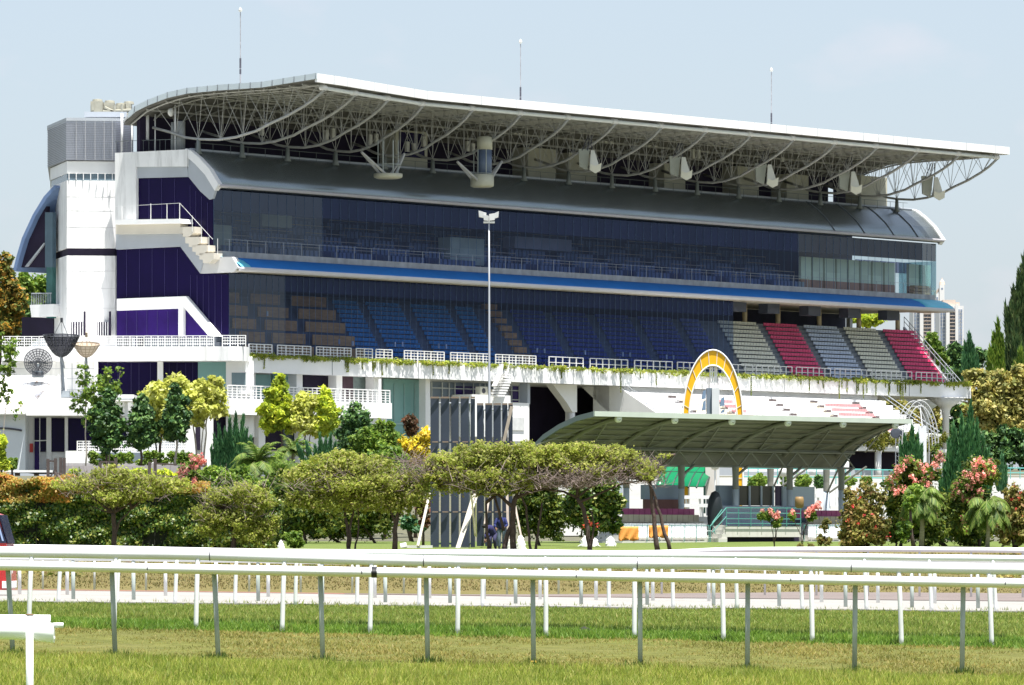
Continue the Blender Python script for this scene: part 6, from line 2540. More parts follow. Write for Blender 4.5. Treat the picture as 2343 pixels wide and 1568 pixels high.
def ell(px, py, rx, ry, Y, dep=.85, dY=0):
    k = (Y + dY) / F
    return ((XZ(px, Y + dY), Y + dY, ZY(py, Y + dY)), (rx * k, rx * k * dep, ry * k))


def crown(name, ells, nclump, nleaf, size, lm, parent, fr=(.18, .34), asp=1.6, flat=0, upper=-1., hollow=.4, skirt=False):
    cs, rs = clumps(prng, ells, nclump, fr, upper)
    nu = int(nleaf * (.22 if lm == 'umb' else .18))
    if lm == 'umb' and skirt:
        low_ = [(np.array(e[0]) - np.array([0, 0, e[1][2] * 1.15]), [e[1][0] * .8, e[1][1] * .8, e[1][2] * .9]) for e in ells]
        cs3, rs3 = clumps(prng, low_, int(nclump * .35), fr)
        cs, rs = cs + cs3, rs + [q * .55 for q in rs3]
    v = np.concatenate([leaf_array(prng, cs, rs, nleaf - nu, size, flat, hollow, asp),
                        leaf_array(prng, [e[0] for e in ells], [[q * .97 for q in e[1]] for e in ells], nu, size, flat, .5, asp)]) - np.array(ROOT[parent.name])
    me = fast_mesh(name, v, 4)
    return raw(name, me, LM[lm], parent)


def limbs(name, segs, material, parent):
    m = MB()
    for pts, r0, r1 in segs:
        # gentle wobble
        P = [Vector(p) for p in pts]
        out = []
        for a, b in zip(P, P[1:]):
            L = (b - a).length
            for q in range(3):
                f = q / 3
                p = a.lerp(b, f)
                if q:
                    p += Vector((random.uniform(-1, 1), random.uniform(-1, 1), random.uniform(-.5, .5))) * L * .035
                out.append(p)
        out.append(P[-1])
        n = len(out)
        m.tube(out, [r0 + (r1 - r0) * (i / (n - 1)) ** .8 for i in range(n)], 7)
    return part(name, m, material, parent, True)


def tree(name, lab, cat, base_px, Y, ells_px, trunk, nclump, nleaf, size, lm, group=None, bark=None, fr=(.18, .34), base_y=None, asp=1.6, twigs=0, dep=.85, flat=0, upper=-1, trunk_r=(.12, .05), hollow=.4, crownname='crown'):
    x = XZ(base_px, Y)
    gzv = gz(x, Y) if base_y is None else ZY(base_y, Y)
    root = thing(name, lab, cat, (x, Y, gzv), group)
    ells = [ell(e[0], e[1], e[2], e[3], Y, dep, (e[4] if len(e) > 4 else 0)) for e in ells_px]
    segs = []
    for t in trunk:
        pts = [Vector((XZ(a, Y), Y + (dy[0] if dy else 0), ZY(b, Y))) for a, b, *dy in t[0]]
        if t is trunk[0] or (len(t) > 3 and t[3]):
            pts[0].z = gzv - .05
        segs.append((pts, t[1], t[2]))
    if not segs:
        segs = [([(x, Y, gzv - .05), ells[0][0]], trunk_r[0], trunk_r[1])]
    # branches reaching into the crown
    tops = [s[0][-1] for s in segs]
    for i in range(twigs):
        e = ells[random.randrange(len(ells))]
        a = min(tops, key=lambda p: (Vector(p) - Vector(e[0])).length + random.uniform(0, 1.5))
        an = random.uniform(0, 2 * math.pi)
        tgt = Vector(e[0]) + Vector((e[1][0] * math.cos(an) * random.uniform(.3, .95), e[1][1] * math.sin(an) * random.uniform(.2, .9), e[1][2] * random.uniform(-.5, .8)))
        mid = Vector(a).lerp(tgt, .5) + Vector((0, 0, -.12 * e[1][2]))
        r = segs[0][2] * random.uniform(.35, .8)
        segs.append(([a, mid, tgt], r, r * .25))
    tr = limbs('trunk', segs, bark or BARK, root)
    if lm == 'umb':
        nleaf, size = int(nleaf * (.64 if base_px != 262 else .5)), size * .74
        ells = [((c[0] + random.uniform(-.12, .12) * r_[0], c[1], c[2] + random.uniform(-.3, .3) * r_[2]), tuple(q * random.uniform(.8, 1.12) for q in r_)) for c, r_ in ells]
        ells = [(c, (r_[0] * 1.08, r_[1] * 1.05, r_[2] * .98)) for c, r_ in ells]
        nclump, nleaf, fr, hollow = int(nclump * 2.6), int(nleaf * 2.1), (fr[0] * .35, fr[1] * 1.0), .1
    else:
        nclump, nleaf, fr = int(nclump * 1.5), int(nleaf * 1.25), (fr[0] * .75, fr[1] * .88)
    cr_ = crown(crownname, ells, nclump, nleaf, size, lm, root, fr, asp, flat, upper, hollow, base_px in (533, 798))
    return root, tr, cr_


def twigmass(ells_px, Y, n, r, parent, dep=.8, L=(.4, 1.1)):
    m = MB()
    for i in range(n):
        e = ells_px[random.randrange(len(ells_px))]
        c, rr_ = ell(e[0], e[1], e[2], e[3], Y, dep)
        p = Vector(c) + Vector((random.uniform(-1, 1) * rr_[0], random.uniform(-1, 1) * rr_[1], random.uniform(-1, 1) * rr_[2]))
        d = Vector((random.uniform(-1, 1), random.uniform(-1, 1) * .6, random.uniform(-.1, .9))).normalized() * random.uniform(*L)
        m.tube([p, p + d * .5 + Vector((0, 0, random.uniform(-.08, .08))), p + d], [r, r * .7, r * .3], 4, cap=False)
    return part('twigs', m, TWIG, parent)


def blossoms(pts_px, Y, parent, lm, size, per, rad, name='blossom', dY=-.8):
    cs, rs = [], []
    for x, y in pts_px:
        c = W(x, y, Y)
        cs.append((c.x, c.y + dY + prng.uniform(-.4, .3), c.z))
        rs.append((rad * prng.uniform(.7, 1.2), rad, rad * prng.uniform(.8, 1.4)))
    v = leaf_array(prng, cs, rs, per * len(cs), size, 0, .2, 1.2) - np.array(ROOT[parent.name])
    me = fast_mesh(name, v, 4)
    o = raw(name, me, LM[lm], parent)
    o['kind'] = 'stuff'
    return o


# ---- spreading umbrella trees along the course
UG = 'spreading umbrella trees along the course'
YU = 248.0
# T1 far left over the hedge
r, _, _ = tree('umbrella_tree', 'low umbrella tree spreading in front of the orange topped hedge, leftmost', 'tree', 262, YU,
     [(200, 1110, 62, 22), (262, 1095, 80, 26), (330, 1102, 75, 26), (390, 1118, 55, 24), (290, 1130, 100, 22), (250, 1150, 50, 16)],
     [([(262, 1255), (261, 1200), (259, 1175)], .13, .10), ([(259, 1175), (225, 1150), (200, 1125)], .08, .03), ([(259, 1175), (285, 1160), (330, 1125)], .08, .03), ([(262, 1230), (272, 1195), (300, 1165)], .07, .03)],
     95, 15000, .105, 'umb', UG, twigs=16, fr=(.2, .38))
twigmass([(200, 1115, 60, 25), (300, 1120, 110, 28)], YU, 238, .012, r)
# T2
r, _, _ = tree('umbrella_tree', 'small umbrella tree with drooping leaves left of the palm trunks', 'tree', 533, YU,
     [(500, 1140, 45, 28), (560, 1130, 55, 32), (600, 1150, 40, 36), (470, 1165, 35, 28), (540, 1180, 70, 30), (610, 1200, 28, 35), (480, 1215, 40, 28), (570, 1215, 45, 26)],
     [([(533, 1258), (535, 1225), (531, 1190), (520, 1160)], .14, .08), ([(531, 1195), (550, 1165), (575, 1140)], .07, .03), ([(604, 1250), (603, 1210), (598, 1170)], .06, .04, True)],
     80, 14000, .10, 'umb', UG, twigs=12, fr=(.22, .4))
twigmass([(540, 1150, 80, 45)], YU, 153, .012, r)
# T3
r, _, _ = tree('umbrella_tree', 'wide umbrella tree on pale twin stems left of the slatted screens', 'tree', 798, YU,
     [(700, 1095, 55, 32), (760, 1075, 70, 34), (840, 1075, 80, 34), (900, 1095, 60, 36), (800, 1115, 110, 32), (690, 1135, 45, 28), (930, 1125, 45, 32), (860, 1140, 70, 26), (750, 1150, 70, 22), (905, 1160, 40, 20)],
     [([(798, 1262), (795, 1215), (789, 1170), (775, 1130)], .10, .05), ([(798, 1255), (804, 1190), (815, 1140)], .07, .04), ([(812, 1260), (820, 1215), (818, 1150)], .05, .03, True),
      ([(903, 1258), (903, 1215), (909, 1180), (925, 1150), (950, 1115)], .14, .05, True), ([(905, 1200), (893, 1165), (860, 1130)], .08, .03)],
     165, 27000, .105, 'umb', UG, twigs=26, fr=(.18, .34))
twigmass([(860, 1105, 70, 30), (760, 1110, 90, 25), (940, 1080, 30, 30)], YU, 442, .014, r)
# T4
r, _, _ = tree('umbrella_tree', 'broad umbrella tree on a dark forked trunk in front of the slatted screens', 'tree', 1170, YU,
     [(1010, 1075, 45, 34), (1060, 1050, 65, 34), (1130, 1038, 75, 32), (1200, 1045, 75, 34), (1100, 1085, 95, 34), (1190, 1090, 75, 34), (1030, 1110, 50, 26), (1250, 1060, 55, 36), (1000, 1060, 30, 24), (1120, 1125, 70, 20)],
     [([(1175, 1265), (1174, 1215), (1174, 1160), (1180, 1135)], .16, .11), ([(1174, 1160), (1150, 1140), (1110, 1105), (1060, 1075)], .10, .03), ([(1180, 1140), (1215, 1125), (1260, 1115), (1300, 1105)], .09, .03), ([(1180, 1140), (1200, 1100), (1230, 1070)], .08, .03),
      ([(1152, 1262), (1160, 1225), (1172, 1195)], .13, .09, True), ([(1152, 1215), (1142, 1170), (1130, 1130)], .08, .05), ([(1118, 1258), (1113, 1200), (1112, 1150)], .09, .05, True), ([(1215, 1262), (1208, 1210), (1204, 1160), (1190, 1130)], .07, .04, True), ([(1225, 1262), (1232, 1200), (1240, 1150)], .07, .04, True)],
     165, 26000, .105, 'umb', UG, twigs=34, fr=(.18, .34))
twigmass([(1130, 1105, 110, 28), (1260, 1095, 70, 26), (1010, 1090, 40, 20)], YU, 646, .016, r)
# T5
r, _, _ = tree('umbrella_tree', 'umbrella tree with bare twiggy underside left of the canopied stand', 'tree', 1347, YU,
     [(1290, 1050, 55, 36), (1340, 1035, 60, 30), (1400, 1045, 60, 28), (1450, 1060, 45, 20), (1330, 1075, 90, 26), (1420, 1075, 50, 16), (1260, 1085, 45, 22), (1480, 1068, 20, 12)],
     [([(1349, 1262), (1345, 1215), (1335, 1165), (1320, 1140)], .12, .09), ([(1320, 1140), (1290, 1125), (1240, 1118), (1200, 1125)], .07, .03), ([(1320, 1140), (1318, 1105), (1305, 1075)], .07, .03), ([(1325, 1150), (1370, 1130), (1420, 1108), (1470, 1100)], .07, .03), ([(1352, 1255), (1360, 1205), (1352, 1170)], .05, .04)],
     105, 15500, .10, 'umb', UG, twigs=34, fr=(.18, .32))
twigmass([(1330, 1095, 110, 20), (1430, 1085, 60, 22), (1290, 1105, 60, 14)], YU, 884, .016, r)
# leaning bare stems
for lab, pts, tw in (('two leaning dark stems forking to bare branches before the green awning', [([(1505, 1262), (1497, 1200), (1492, 1150), (1487, 1105)], .13, .07), ([(1508, 1262), (1500, 1215)], .05, .05, True), ([(1533, 1264), (1515, 1200), (1500, 1140), (1480, 1095), (1465, 1060)], .10, .04, True), ([(1487, 1105), (1500, 1075), (1530, 1050), (1545, 1040)], .045, .02), ([(1485, 1100), (1450, 1095), (1415, 1100)], .05, .02)], 14),):
    r, _, _ = tree('leaning_tree', lab, 'tree', 1505, 246.5, [(1470, 1062, 28, 16), (1520, 1045, 24, 8), (1440, 1040, 30, 12), (1490, 1085, 30, 20)], pts, 22, 1500, .085, 'umb', None, twigs=tw, fr=(.2, .4))
    twigmass([(1470, 1080, 45, 30), (1500, 1100, 25, 20)], 246.5, 150, .012, r, L=(.25, .8))

# ---- the long clipped hedge with orange new growth
Yh = 262.0
HL = thing('hedge', 'long clipped hedge with orange new leaves on top', 'hedge', (XZ(220, Yh), Yh, gz(XZ(220, Yh), Yh)))
ge = []
for i in range(26):
    x = -40 + i * 24.5
    ge.append(ell(x, 1178, 19, 72, Yh, 2.4))
rg = prng


def hedge_leaves(x0, x1, yt0, yt1, yb, Y, thick, n, size, jit=.06):
    X = rg.uniform(XZ(x0, Y), XZ(x1, Y), n)
    f = (X - XZ(x0, Y)) / (XZ(x1, Y) - XZ(x0, Y))
    zt = ZY(yt0, Y) + (ZY(yt1, Y) - ZY(yt0, Y)) * f + .12 * np.sin(X * 1.7) + .08 * np.sin(X * 4.1)
    zb = ZY(yb, Y)
    face = rg.uniform(0, 1, n)
    bulge = .18 * np.sin(X * 2.3) + .14 * np.sin(X * .9 + 1)
    u = rg.uniform(0, 1, n)
    Z_ = zb + (zt - zb) * u
    bulge = bulge + .16 * np.sin(Z_ * 3.1 + X * 1.1) + .12 * np.sin(Z_ * 6.3 - X * 2.7)
    Yy = np.where(face < .62, Y - thick / 2 - bulge + rg.normal(0, .09, n), Y + rg.uniform(-thick / 2, thick / 2, n))
    Z_ = np.where(face < .62, Z_, zt + rg.normal(0, .07, n))
    P = np.stack([X, Yy, Z_], 1)
    N = np.where((face < .62)[:, None], np.array([[.1, -1, .35]]), np.array([[0, -.2, 1]])) + rg.normal(size=(n, 3)) * .65
    N /= np.linalg.norm(N, axis=1)[:, None]
    U = np.cross(N, rg.normal(size=(n, 3)))
    U /= np.linalg.norm(U, axis=1)[:, None]
    V = np.cross(N, U)
    s = size * rg.uniform(.6, 1.4, n)[:, None]
    v = np.empty((n, 4, 3))
    v[:, 0], v[:, 1], v[:, 2], v[:, 3] = P - U * s * .75, P - V * s * .45, P + U * s * .75, P + V * s * .45
    return v.reshape(-1, 3)


v = hedge_leaves(-60, 480, 1112, 1128, 1252, Yh, 1.6, 30000, .115)
raw('foliage', fast_mesh('foliage', v - np.array(ROOT[HL.name]), 4), LM['hedge'], HL)
v1 = np.concatenate([hedge_leaves(-60, 480, 1092, 1112, 1128, Yh, 1.8, 12000, .11), hedge_leaves(-60, 170, 1094, 1104, 1150, Yh, 1.95, 5000, .10)])
raw('orange_new_growth', fast_mesh('orange_new_growth', v1 - np.array(ROOT[HL.name]), 4), LM['flame'], HL)
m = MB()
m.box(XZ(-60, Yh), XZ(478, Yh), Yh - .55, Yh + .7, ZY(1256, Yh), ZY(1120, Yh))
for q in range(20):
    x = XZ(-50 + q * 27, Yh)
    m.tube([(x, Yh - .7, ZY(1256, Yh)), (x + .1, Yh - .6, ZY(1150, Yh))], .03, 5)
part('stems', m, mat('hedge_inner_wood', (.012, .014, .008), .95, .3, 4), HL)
H2 = thing('hedge', 'dark uncut continuation of the hedge behind the second umbrella tree', 'hedge', (XZ(550, Yh + 4), Yh + 4, gz(-12, Yh + 4)))
v = hedge_leaves(455, 645, 1120, 1150, 1250, Yh + 4, 1.8, 12000, .12)
raw('foliage', fast_mesh('foliage', v - np.array(ROOT[H2.name]), 4), LM['hedge'], H2)
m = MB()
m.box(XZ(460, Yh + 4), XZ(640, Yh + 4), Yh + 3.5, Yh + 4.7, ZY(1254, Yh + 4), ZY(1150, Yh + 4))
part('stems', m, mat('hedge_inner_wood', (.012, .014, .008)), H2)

# ---- dense dark shrubs behind the umbrella trees
DG = 'dense dark shrubs behind the umbrella trees'
for lab, bx, Y, es, nl, lmk in (
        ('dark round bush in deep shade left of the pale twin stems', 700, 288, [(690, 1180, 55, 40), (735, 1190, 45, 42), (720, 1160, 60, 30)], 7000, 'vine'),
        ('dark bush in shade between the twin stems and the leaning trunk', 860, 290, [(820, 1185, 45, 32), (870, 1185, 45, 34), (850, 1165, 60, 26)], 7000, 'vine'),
        ('small bright green bush at the edge of the lawn', 673, 262, [(672, 1232, 19, 18), (684, 1240, 12, 12)], 1500, 'mid'),
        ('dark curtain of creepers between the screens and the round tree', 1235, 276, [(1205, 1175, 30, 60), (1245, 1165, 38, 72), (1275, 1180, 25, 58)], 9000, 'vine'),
        ('dark dead shrub beside the white prop', 968, 272, [(968, 1160, 16, 24), (972, 1190, 11, 22)], 900, 'maroon'),
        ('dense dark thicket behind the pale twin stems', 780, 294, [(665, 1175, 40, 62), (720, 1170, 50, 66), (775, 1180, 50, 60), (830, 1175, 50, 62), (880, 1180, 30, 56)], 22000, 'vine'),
        ('mid green thicket below the blue green conifers', 700, 312, [(640, 1080, 45, 34), (700, 1085, 55, 34), (760, 1085, 50, 34), (610, 1120, 40, 30), (680, 1120, 55, 30)], 15000, 'mid'),
        ('mid green thicket between the hedge and the leftmost palm', 540, 298, [(500, 1100, 40, 30), (550, 1110, 45, 34), (590, 1130, 34, 34)], 9000, 'mid'),
        ('dull green thicket under the golden bush', 940, 305, [(900, 1105, 40, 30), (950, 1100, 42, 30), (985, 1110, 24, 30), (925, 1140, 34, 22)], 9000, 'mid'),
        ('low grey green bush left of the tall slatted screen', 945, 300, [(935, 1195, 20, 18), (955, 1205, 22, 14)], 1600, 'cyp')):
    tree('shrub', lab, 'shrub', bx, Y, es, [], 36, nl, .12, lmk, DG, fr=(.25, .45), trunk_r=(.08, .04), crownname='foliage')

# ---- garden behind the hedge
Yg_ = 300
tree('round_tree', 'glossy round green tree with a few red leaves beside the benches', 'tree', 1352, 268, [(1330, 1150, 38, 45), (1375, 1140, 45, 55), (1360, 1185, 48, 42), (1400, 1175, 24, 42), (1310, 1175, 22, 42), (1340, 1110, 40, 25)],
     [([(1352, 1258), (1353, 1230), (1350, 1190)], .08, .05), ([(1330, 1230), (1335, 1190)], .05, .03)], 70, 16000, .125, 'hedge', fr=(.25, .42))
blossoms([(1342, 1182), (1350, 1197), (1364, 1204), (1334, 1206)], 268, list(bpy.data.objects)[0] if False else bpy.data.objects['round_tree'], 'red', .07, 14, .2, dY=-1.0)

# big domed shrubs
tree('domed_tree', 'big dark green domed tree standing centre left', 'tree', 812, 330, [(812, 960, 36, 40), (815, 1000, 44, 44), (830, 1040, 58, 40), (800, 1050, 30, 40)], [], 70, 15000, .15, 'dark', fr=(.25, .42), dep=.9)
tree('domed_tree', 'second dark domed tree, lower, touching the first on its right', 'tree', 880, 326, [(878, 990, 28, 28), (880, 1020, 34, 34), (878, 1055, 42, 30)], [], 50, 10000, .15, 'mid', fr=(.25, .42), dep=.9)
tree('domed_tree', 'leafy mid green tree in front of the two dark domes', 'tree', 850, 316, [(840, 1010, 34, 28), (870, 1045, 52, 34), (900, 1065, 40, 22), (820, 1040, 30, 26)], [], 50, 9000, .14, 'mid', fr=(.25, .42), dep=.9)
tree('maroon_bush', 'small maroon ball shrub standing against the teal glass', 'shrub', 940, 334, [(938, 968, 17, 20), (943, 985, 14, 14)], [], 20, 2600, .11, 'maroon', fr=(.3, .5))
tree('golden_bush', 'bright golden yellow bush left of the tall slatted screen', 'shrub', 950, 328, [(945, 1030, 30, 30), (972, 1005, 18, 30), (930, 1055, 22, 24), (975, 1045, 20, 32), (925, 1015, 16, 18)], [], 55, 6500, .15, 'yel', fr=(.22, .4))
# lime and yellow trees on the terrace in front of the lower storeys
YL = 468
r, _, _ = tree('yellow_tree', 'large bright yellow leaved tree standing behind three dark conical trees', 'tree', 365, YL, [(405, 872, 26, 22), (380, 900, 52, 34), (350, 925, 34, 38), (400, 940, 52, 34), (375, 975, 34, 34), (430, 905, 26, 30)],
     [([(365, 1066), (366, 1020), (372, 985)], .16, .09), ([(362, 1066), (357, 1020), (350, 970)], .09, .05, True)], 75, 9500, .25, 'lime', 'bright yellow leaved trees', fr=(.2, .36), bark=BARK)
r, _, _ = tree('yellow_tree', 'round yellow leaved tree right of the dark conical trees, on white stems', 'tree', 462, YL, [(440, 900, 30, 26), (480, 895, 38, 30), (500, 915, 24, 34), (470, 935, 42, 26), (445, 960, 26, 18)],
     [([(455, 1062), (447, 1010), (442, 965)], .10, .06), ([(463, 1062), (470, 1010), (474, 955)], .10, .06, True), ([(460, 1055), (463, 1000), (468, 960)], .07, .04)], 55, 7000, .25, 'lime', 'bright yellow leaved trees', fr=(.2, .36), bark=BARKL)
r, _, _ = tree('lime_tree', 'tall lime green tree with pointed crown before the balcony', 'tree', 645, YL, [(640, 880, 18, 24), (637, 910, 30, 26), (632, 945, 40, 30), (615, 970, 22, 22), (655, 960, 30, 26)],
     [([(645, 1042), (645, 1000), (643, 970)], .11, .06)], 60, 7500, .24, 'lime2', 'lime green trees', fr=(.2, .36))
r, _, _ = tree('lime_tree', 'yellower lime tree between two pointed green ones', 'tree', 700, YL, [(700, 925, 32, 30), (690, 960, 34, 30), (715, 975, 30, 26)], [([(695, 1045), (696, 1010), (700, 975)], .09, .05), ([(710, 1045), (708, 1005), (712, 970)], .06, .03, True)], 45, 5500, .24, 'lime', 'lime green trees', fr=(.2, .36))
r, _, _ = tree('lime_tree', 'lime green tree with pointed crown, rightmost of the three', 'tree', 745, YL, [(745, 902, 15, 20), (745, 930, 26, 24), (750, 960, 28, 30), (735, 985, 26, 18)], [([(728, 1048), (732, 1010), (738, 975)], .09, .05), ([(750, 1045), (748, 1000)], .06, .04, True)], 50, 6000, .24, 'lime2', 'lime green trees', fr=(.2, .36))
# three dark conical trees
for lab, x, yt, yb, w, yg in (('dark green conical tree, widest of the three before the white annexe', 244, 888, 1035, 36, 1066), ('middle dark green conical tree, with a rounded top', 322, 905, 1028, 32, 1066), ('slimmest dark conical tree, set against yellow leaves', 402, 880, 1008, 26, 1085)):
    h = yb - yt
    tree('conical_tree', lab, 'tree', x, 455, [(x, yt + h * .14, w * .50, h * .17), (x + 1, yt + h * .34, w * .88, h * .22), (x, yt + h * .58, w * 1.15, h * .24), (x, yt + h * .8, w * 1.05, h * .2)],
         [([(x, yg), (x + 1, yb - 20)], .12, .08)], 70, 8000, .22, 'dark', 'dark conical trees', fr=(.26, .42), base_y=yg, bark=BARKL if x > 400 else None)
# thin saplings
for lab, x, Y, es, tk, nl in (('thin pale sapling with sparse leaves before the annexe windows', 196, 450, [(190, 860, 20, 28), (205, 900, 32, 34), (178, 925, 18, 30), (225, 880, 18, 20), (196, 960, 14, 20)], [([(195, 1075), (196, 960), (200, 870)], .07, .03)], 1000),
                             ('open branched sapling above the widest conical tree', 258, 456, [(248, 850, 14, 16), (275, 850, 10, 16), (240, 880, 22, 22), (265, 890, 16, 26)], [([(250, 1060), (255, 960), (250, 880)], .06, .03), ([(262, 920), (272, 870), (276, 850)], .04, .02)], 600),
                             ('sparse sapling at the left frame edge', 12, 420, [(14, 830, 16, 50), (30, 800, 16, 30), (10, 900, 22, 30), (38, 940, 14, 26), (5, 780, 10, 30)], [([(2, 1075), (10, 960), (18, 880), (24, 810)], .05, .02)], 800)):
    tree('sapling', lab, 'tree', x, Y, es, tk, 60, nl, .17, 'mid', 'thin garden saplings', bark=BARKL, fr=(.16, .3), twigs=10, base_y=tk[0][0][0][1])
# terrace shrubs in the bed
cs_, rs_ = [], []
for q in range(60):
    x = rg.uniform(205, 440)
    c = W(x, rg.uniform(1038, 1062), 462)
    cs_.append(c)
    rs_.append((.35, .3, .28))
me = fast_mesh('bed_plants', leaf_array(rg, cs_, rs_, 5200, .16, hollow=.2), 4)
o = raw('bed_plants', me, LM['mid'])
o['kind'] = 'stuff'
o['label'] = 'mixed low green plants in the terrace bed'
o['category'] = 'plants'
cs_, rs_ = [], []
for q in range(90):
    x = rg.uniform(150, 470)
    c = W(x, rg.uniform(1078, 1104), 336)
    cs_.append(c)
    rs_.append((.45, .3, .25))
me = fast_mesh('bed_plants', leaf_array(rg, cs_, rs_, 7000, .12, hollow=.2), 4)
o = raw('bed_plants', me, LM['lime2'])
o['kind'] = 'stuff'
o['label'] = 'yellow green bedding plants behind the timber fence'
o['category'] = 'plants'
tree('shrub', 'clipped yellow green shrub at the left frame edge under the garage', 'shrub', 5, 380, [(2, 1030, 12, 45), (6, 1062, 18, 16)], [], 16, 2000, .15, 'lime2', fr=(.3, .5), crownname='foliage', base_y=1100)
tree('shrub', 'small dark clipped ball shrub before the garage wall', 'shrub', 27, 385, [(27, 1062, 13, 14)], [], 12, 1500, .13, 'mid', fr=(.35, .5), crownname='foliage', base_y=1100)


def cypress(lab, tips, Y, base_y, basex, n, size, group, lm='cyp', name='cypress'):
    "feathery conifer: many upright pointed plumes"
    x = XZ(basex, Y)
    zb = min(ZY(base_y, Y), 99) if base_y else gz(x, Y)
    root = thing(name, lab, 'conifer', (x, Y, zb), group)
    cs, rs = [], []
    segs = []
    for (tx, ty, w, yb) in tips:
        top = W(tx, ty, Y)
        bot = Vector((XZ(tx + (basex - tx) * .35, Y), Y, ZY(yb, Y)))
        dyy = prng.uniform(-.5, .5) * w * Y / F
        segs.append(([Vector((x, Y, zb)), bot.lerp(top, .2) + Vector((0, dyy, 0)), top.lerp(bot, .15)], .05, .01))
        N = 16
        for i in range(N):
            f = (i + .5) / N
            p = bot.lerp(top, f)
            rr = w * Y / F * max(.06, (1 - f) ** .75) * (.55 + .45 * min(1, f * 3))
            cs.append((p.x, p.y + dyy, p.z))
            rs.append((rr, rr, (top - bot).length / N * 1.1))
    nn_ = n
    rg_ = prng
    centers, radii = np.array(cs), np.array(rs)
    vol = (radii[:, 0] * radii[:, 2])
    idx = rg_.choice(len(centers), nn_, p=vol / vol.sum())
    d = rg_.normal(size=(nn_, 3))
    d /= np.linalg.norm(d, axis=1)[:, None]
    P = centers[idx] + d * (.5 + .5 * rg_.uniform(0, 1, nn_))[:, None] * radii[idx]
    U = np.stack([d[:, 0] * .35 + rg_.normal(0, .12, nn_), d[:, 1] * .35 + rg_.normal(0, .12, nn_), np.ones(nn_)], 1)
    U /= np.linalg.norm(U, axis=1)[:, None]
    V = np.cross(U, rg_.normal(size=(nn_, 3)))
    V /= np.linalg.norm(V, axis=1)[:, None]
    s = size * rg_.uniform(.6, 1.4, nn_)[:, None]
    v = np.empty((nn_, 4, 3))
    v[:, 0], v[:, 1], v[:, 2], v[:, 3] = P - U * s * .6, P - V * s * .22, P + U * s * 1.3, P + V * s * .22
    limbs('trunk', segs, BARK, root)
    raw('crown', fast_mesh('crown', v.reshape(-1, 3) - np.array(ROOT[root.name]), 4), LM[lm], root)
    return root


CG = 'feathery dark conifers of the garden'
cypress('spiky dark conifer clump left of the palms', [(540, 948, 11, 1080), (557, 952, 10, 1080), (515, 985, 11, 1090), (500, 975, 9, 1090), (526, 960, 10, 1085), (566, 985, 9, 1085), (575, 1000, 12, 1095), (490, 1000, 12, 1100), (545, 990, 14, 1100), (483, 1025, 12, 1110)], 320, 1120, 530, 12000, .20, CG)
cypress('blue green conifer clump left of the big domed trees', [(732, 995, 7, 1065), (745, 1005, 7, 1065), (757, 995, 7, 1065), (768, 1015, 6, 1065), (720, 1022, 8, 1070), (778, 1030, 6, 1068), (738, 1020, 9, 1070), (700, 1015, 8, 1075), (680, 1020, 9, 1078)], 318, 1085, 740, 7500, .18, CG)
cypress('tallest dark feathery conifer on the right, behind the pink blossom', [(2221, 925, 21, 1120), (2200, 955, 21, 1140), (2182, 975, 23, 1160), (2236, 965, 20, 1130), (2250, 1000, 20, 1140), (2262, 1030, 18, 1150), (2212, 985, 29, 1180), (2170, 1010, 23, 1180), (2192, 1040, 31, 1220), (2235, 1050, 31, 1220), (2160, 1060, 20, 1200), (2275, 1060, 13, 1150), (2150, 1090, 20, 1230), (2225, 1100, 43, 1250)], 300, None, 2212, 38000, .20, CG)
cypress('smaller feathery conifer between the lattice arch and the pink blossom', [(2087, 975, 10, 1080), (2100, 995, 10, 1090), (2070, 1000, 10, 1090), (2060, 1015, 9, 1090), (2110, 1020, 9, 1090), (2080, 1020, 16, 1110)], 302, 1130, 2085, 9000, .18, CG)
cypress('small conifer low at the far right behind the blossom', [(2282, 1065, 9, 1120), (2292, 1045, 9, 1120), (2301, 1070, 8, 1120)], 340, 1130, 2292, 3500, .2, CG)


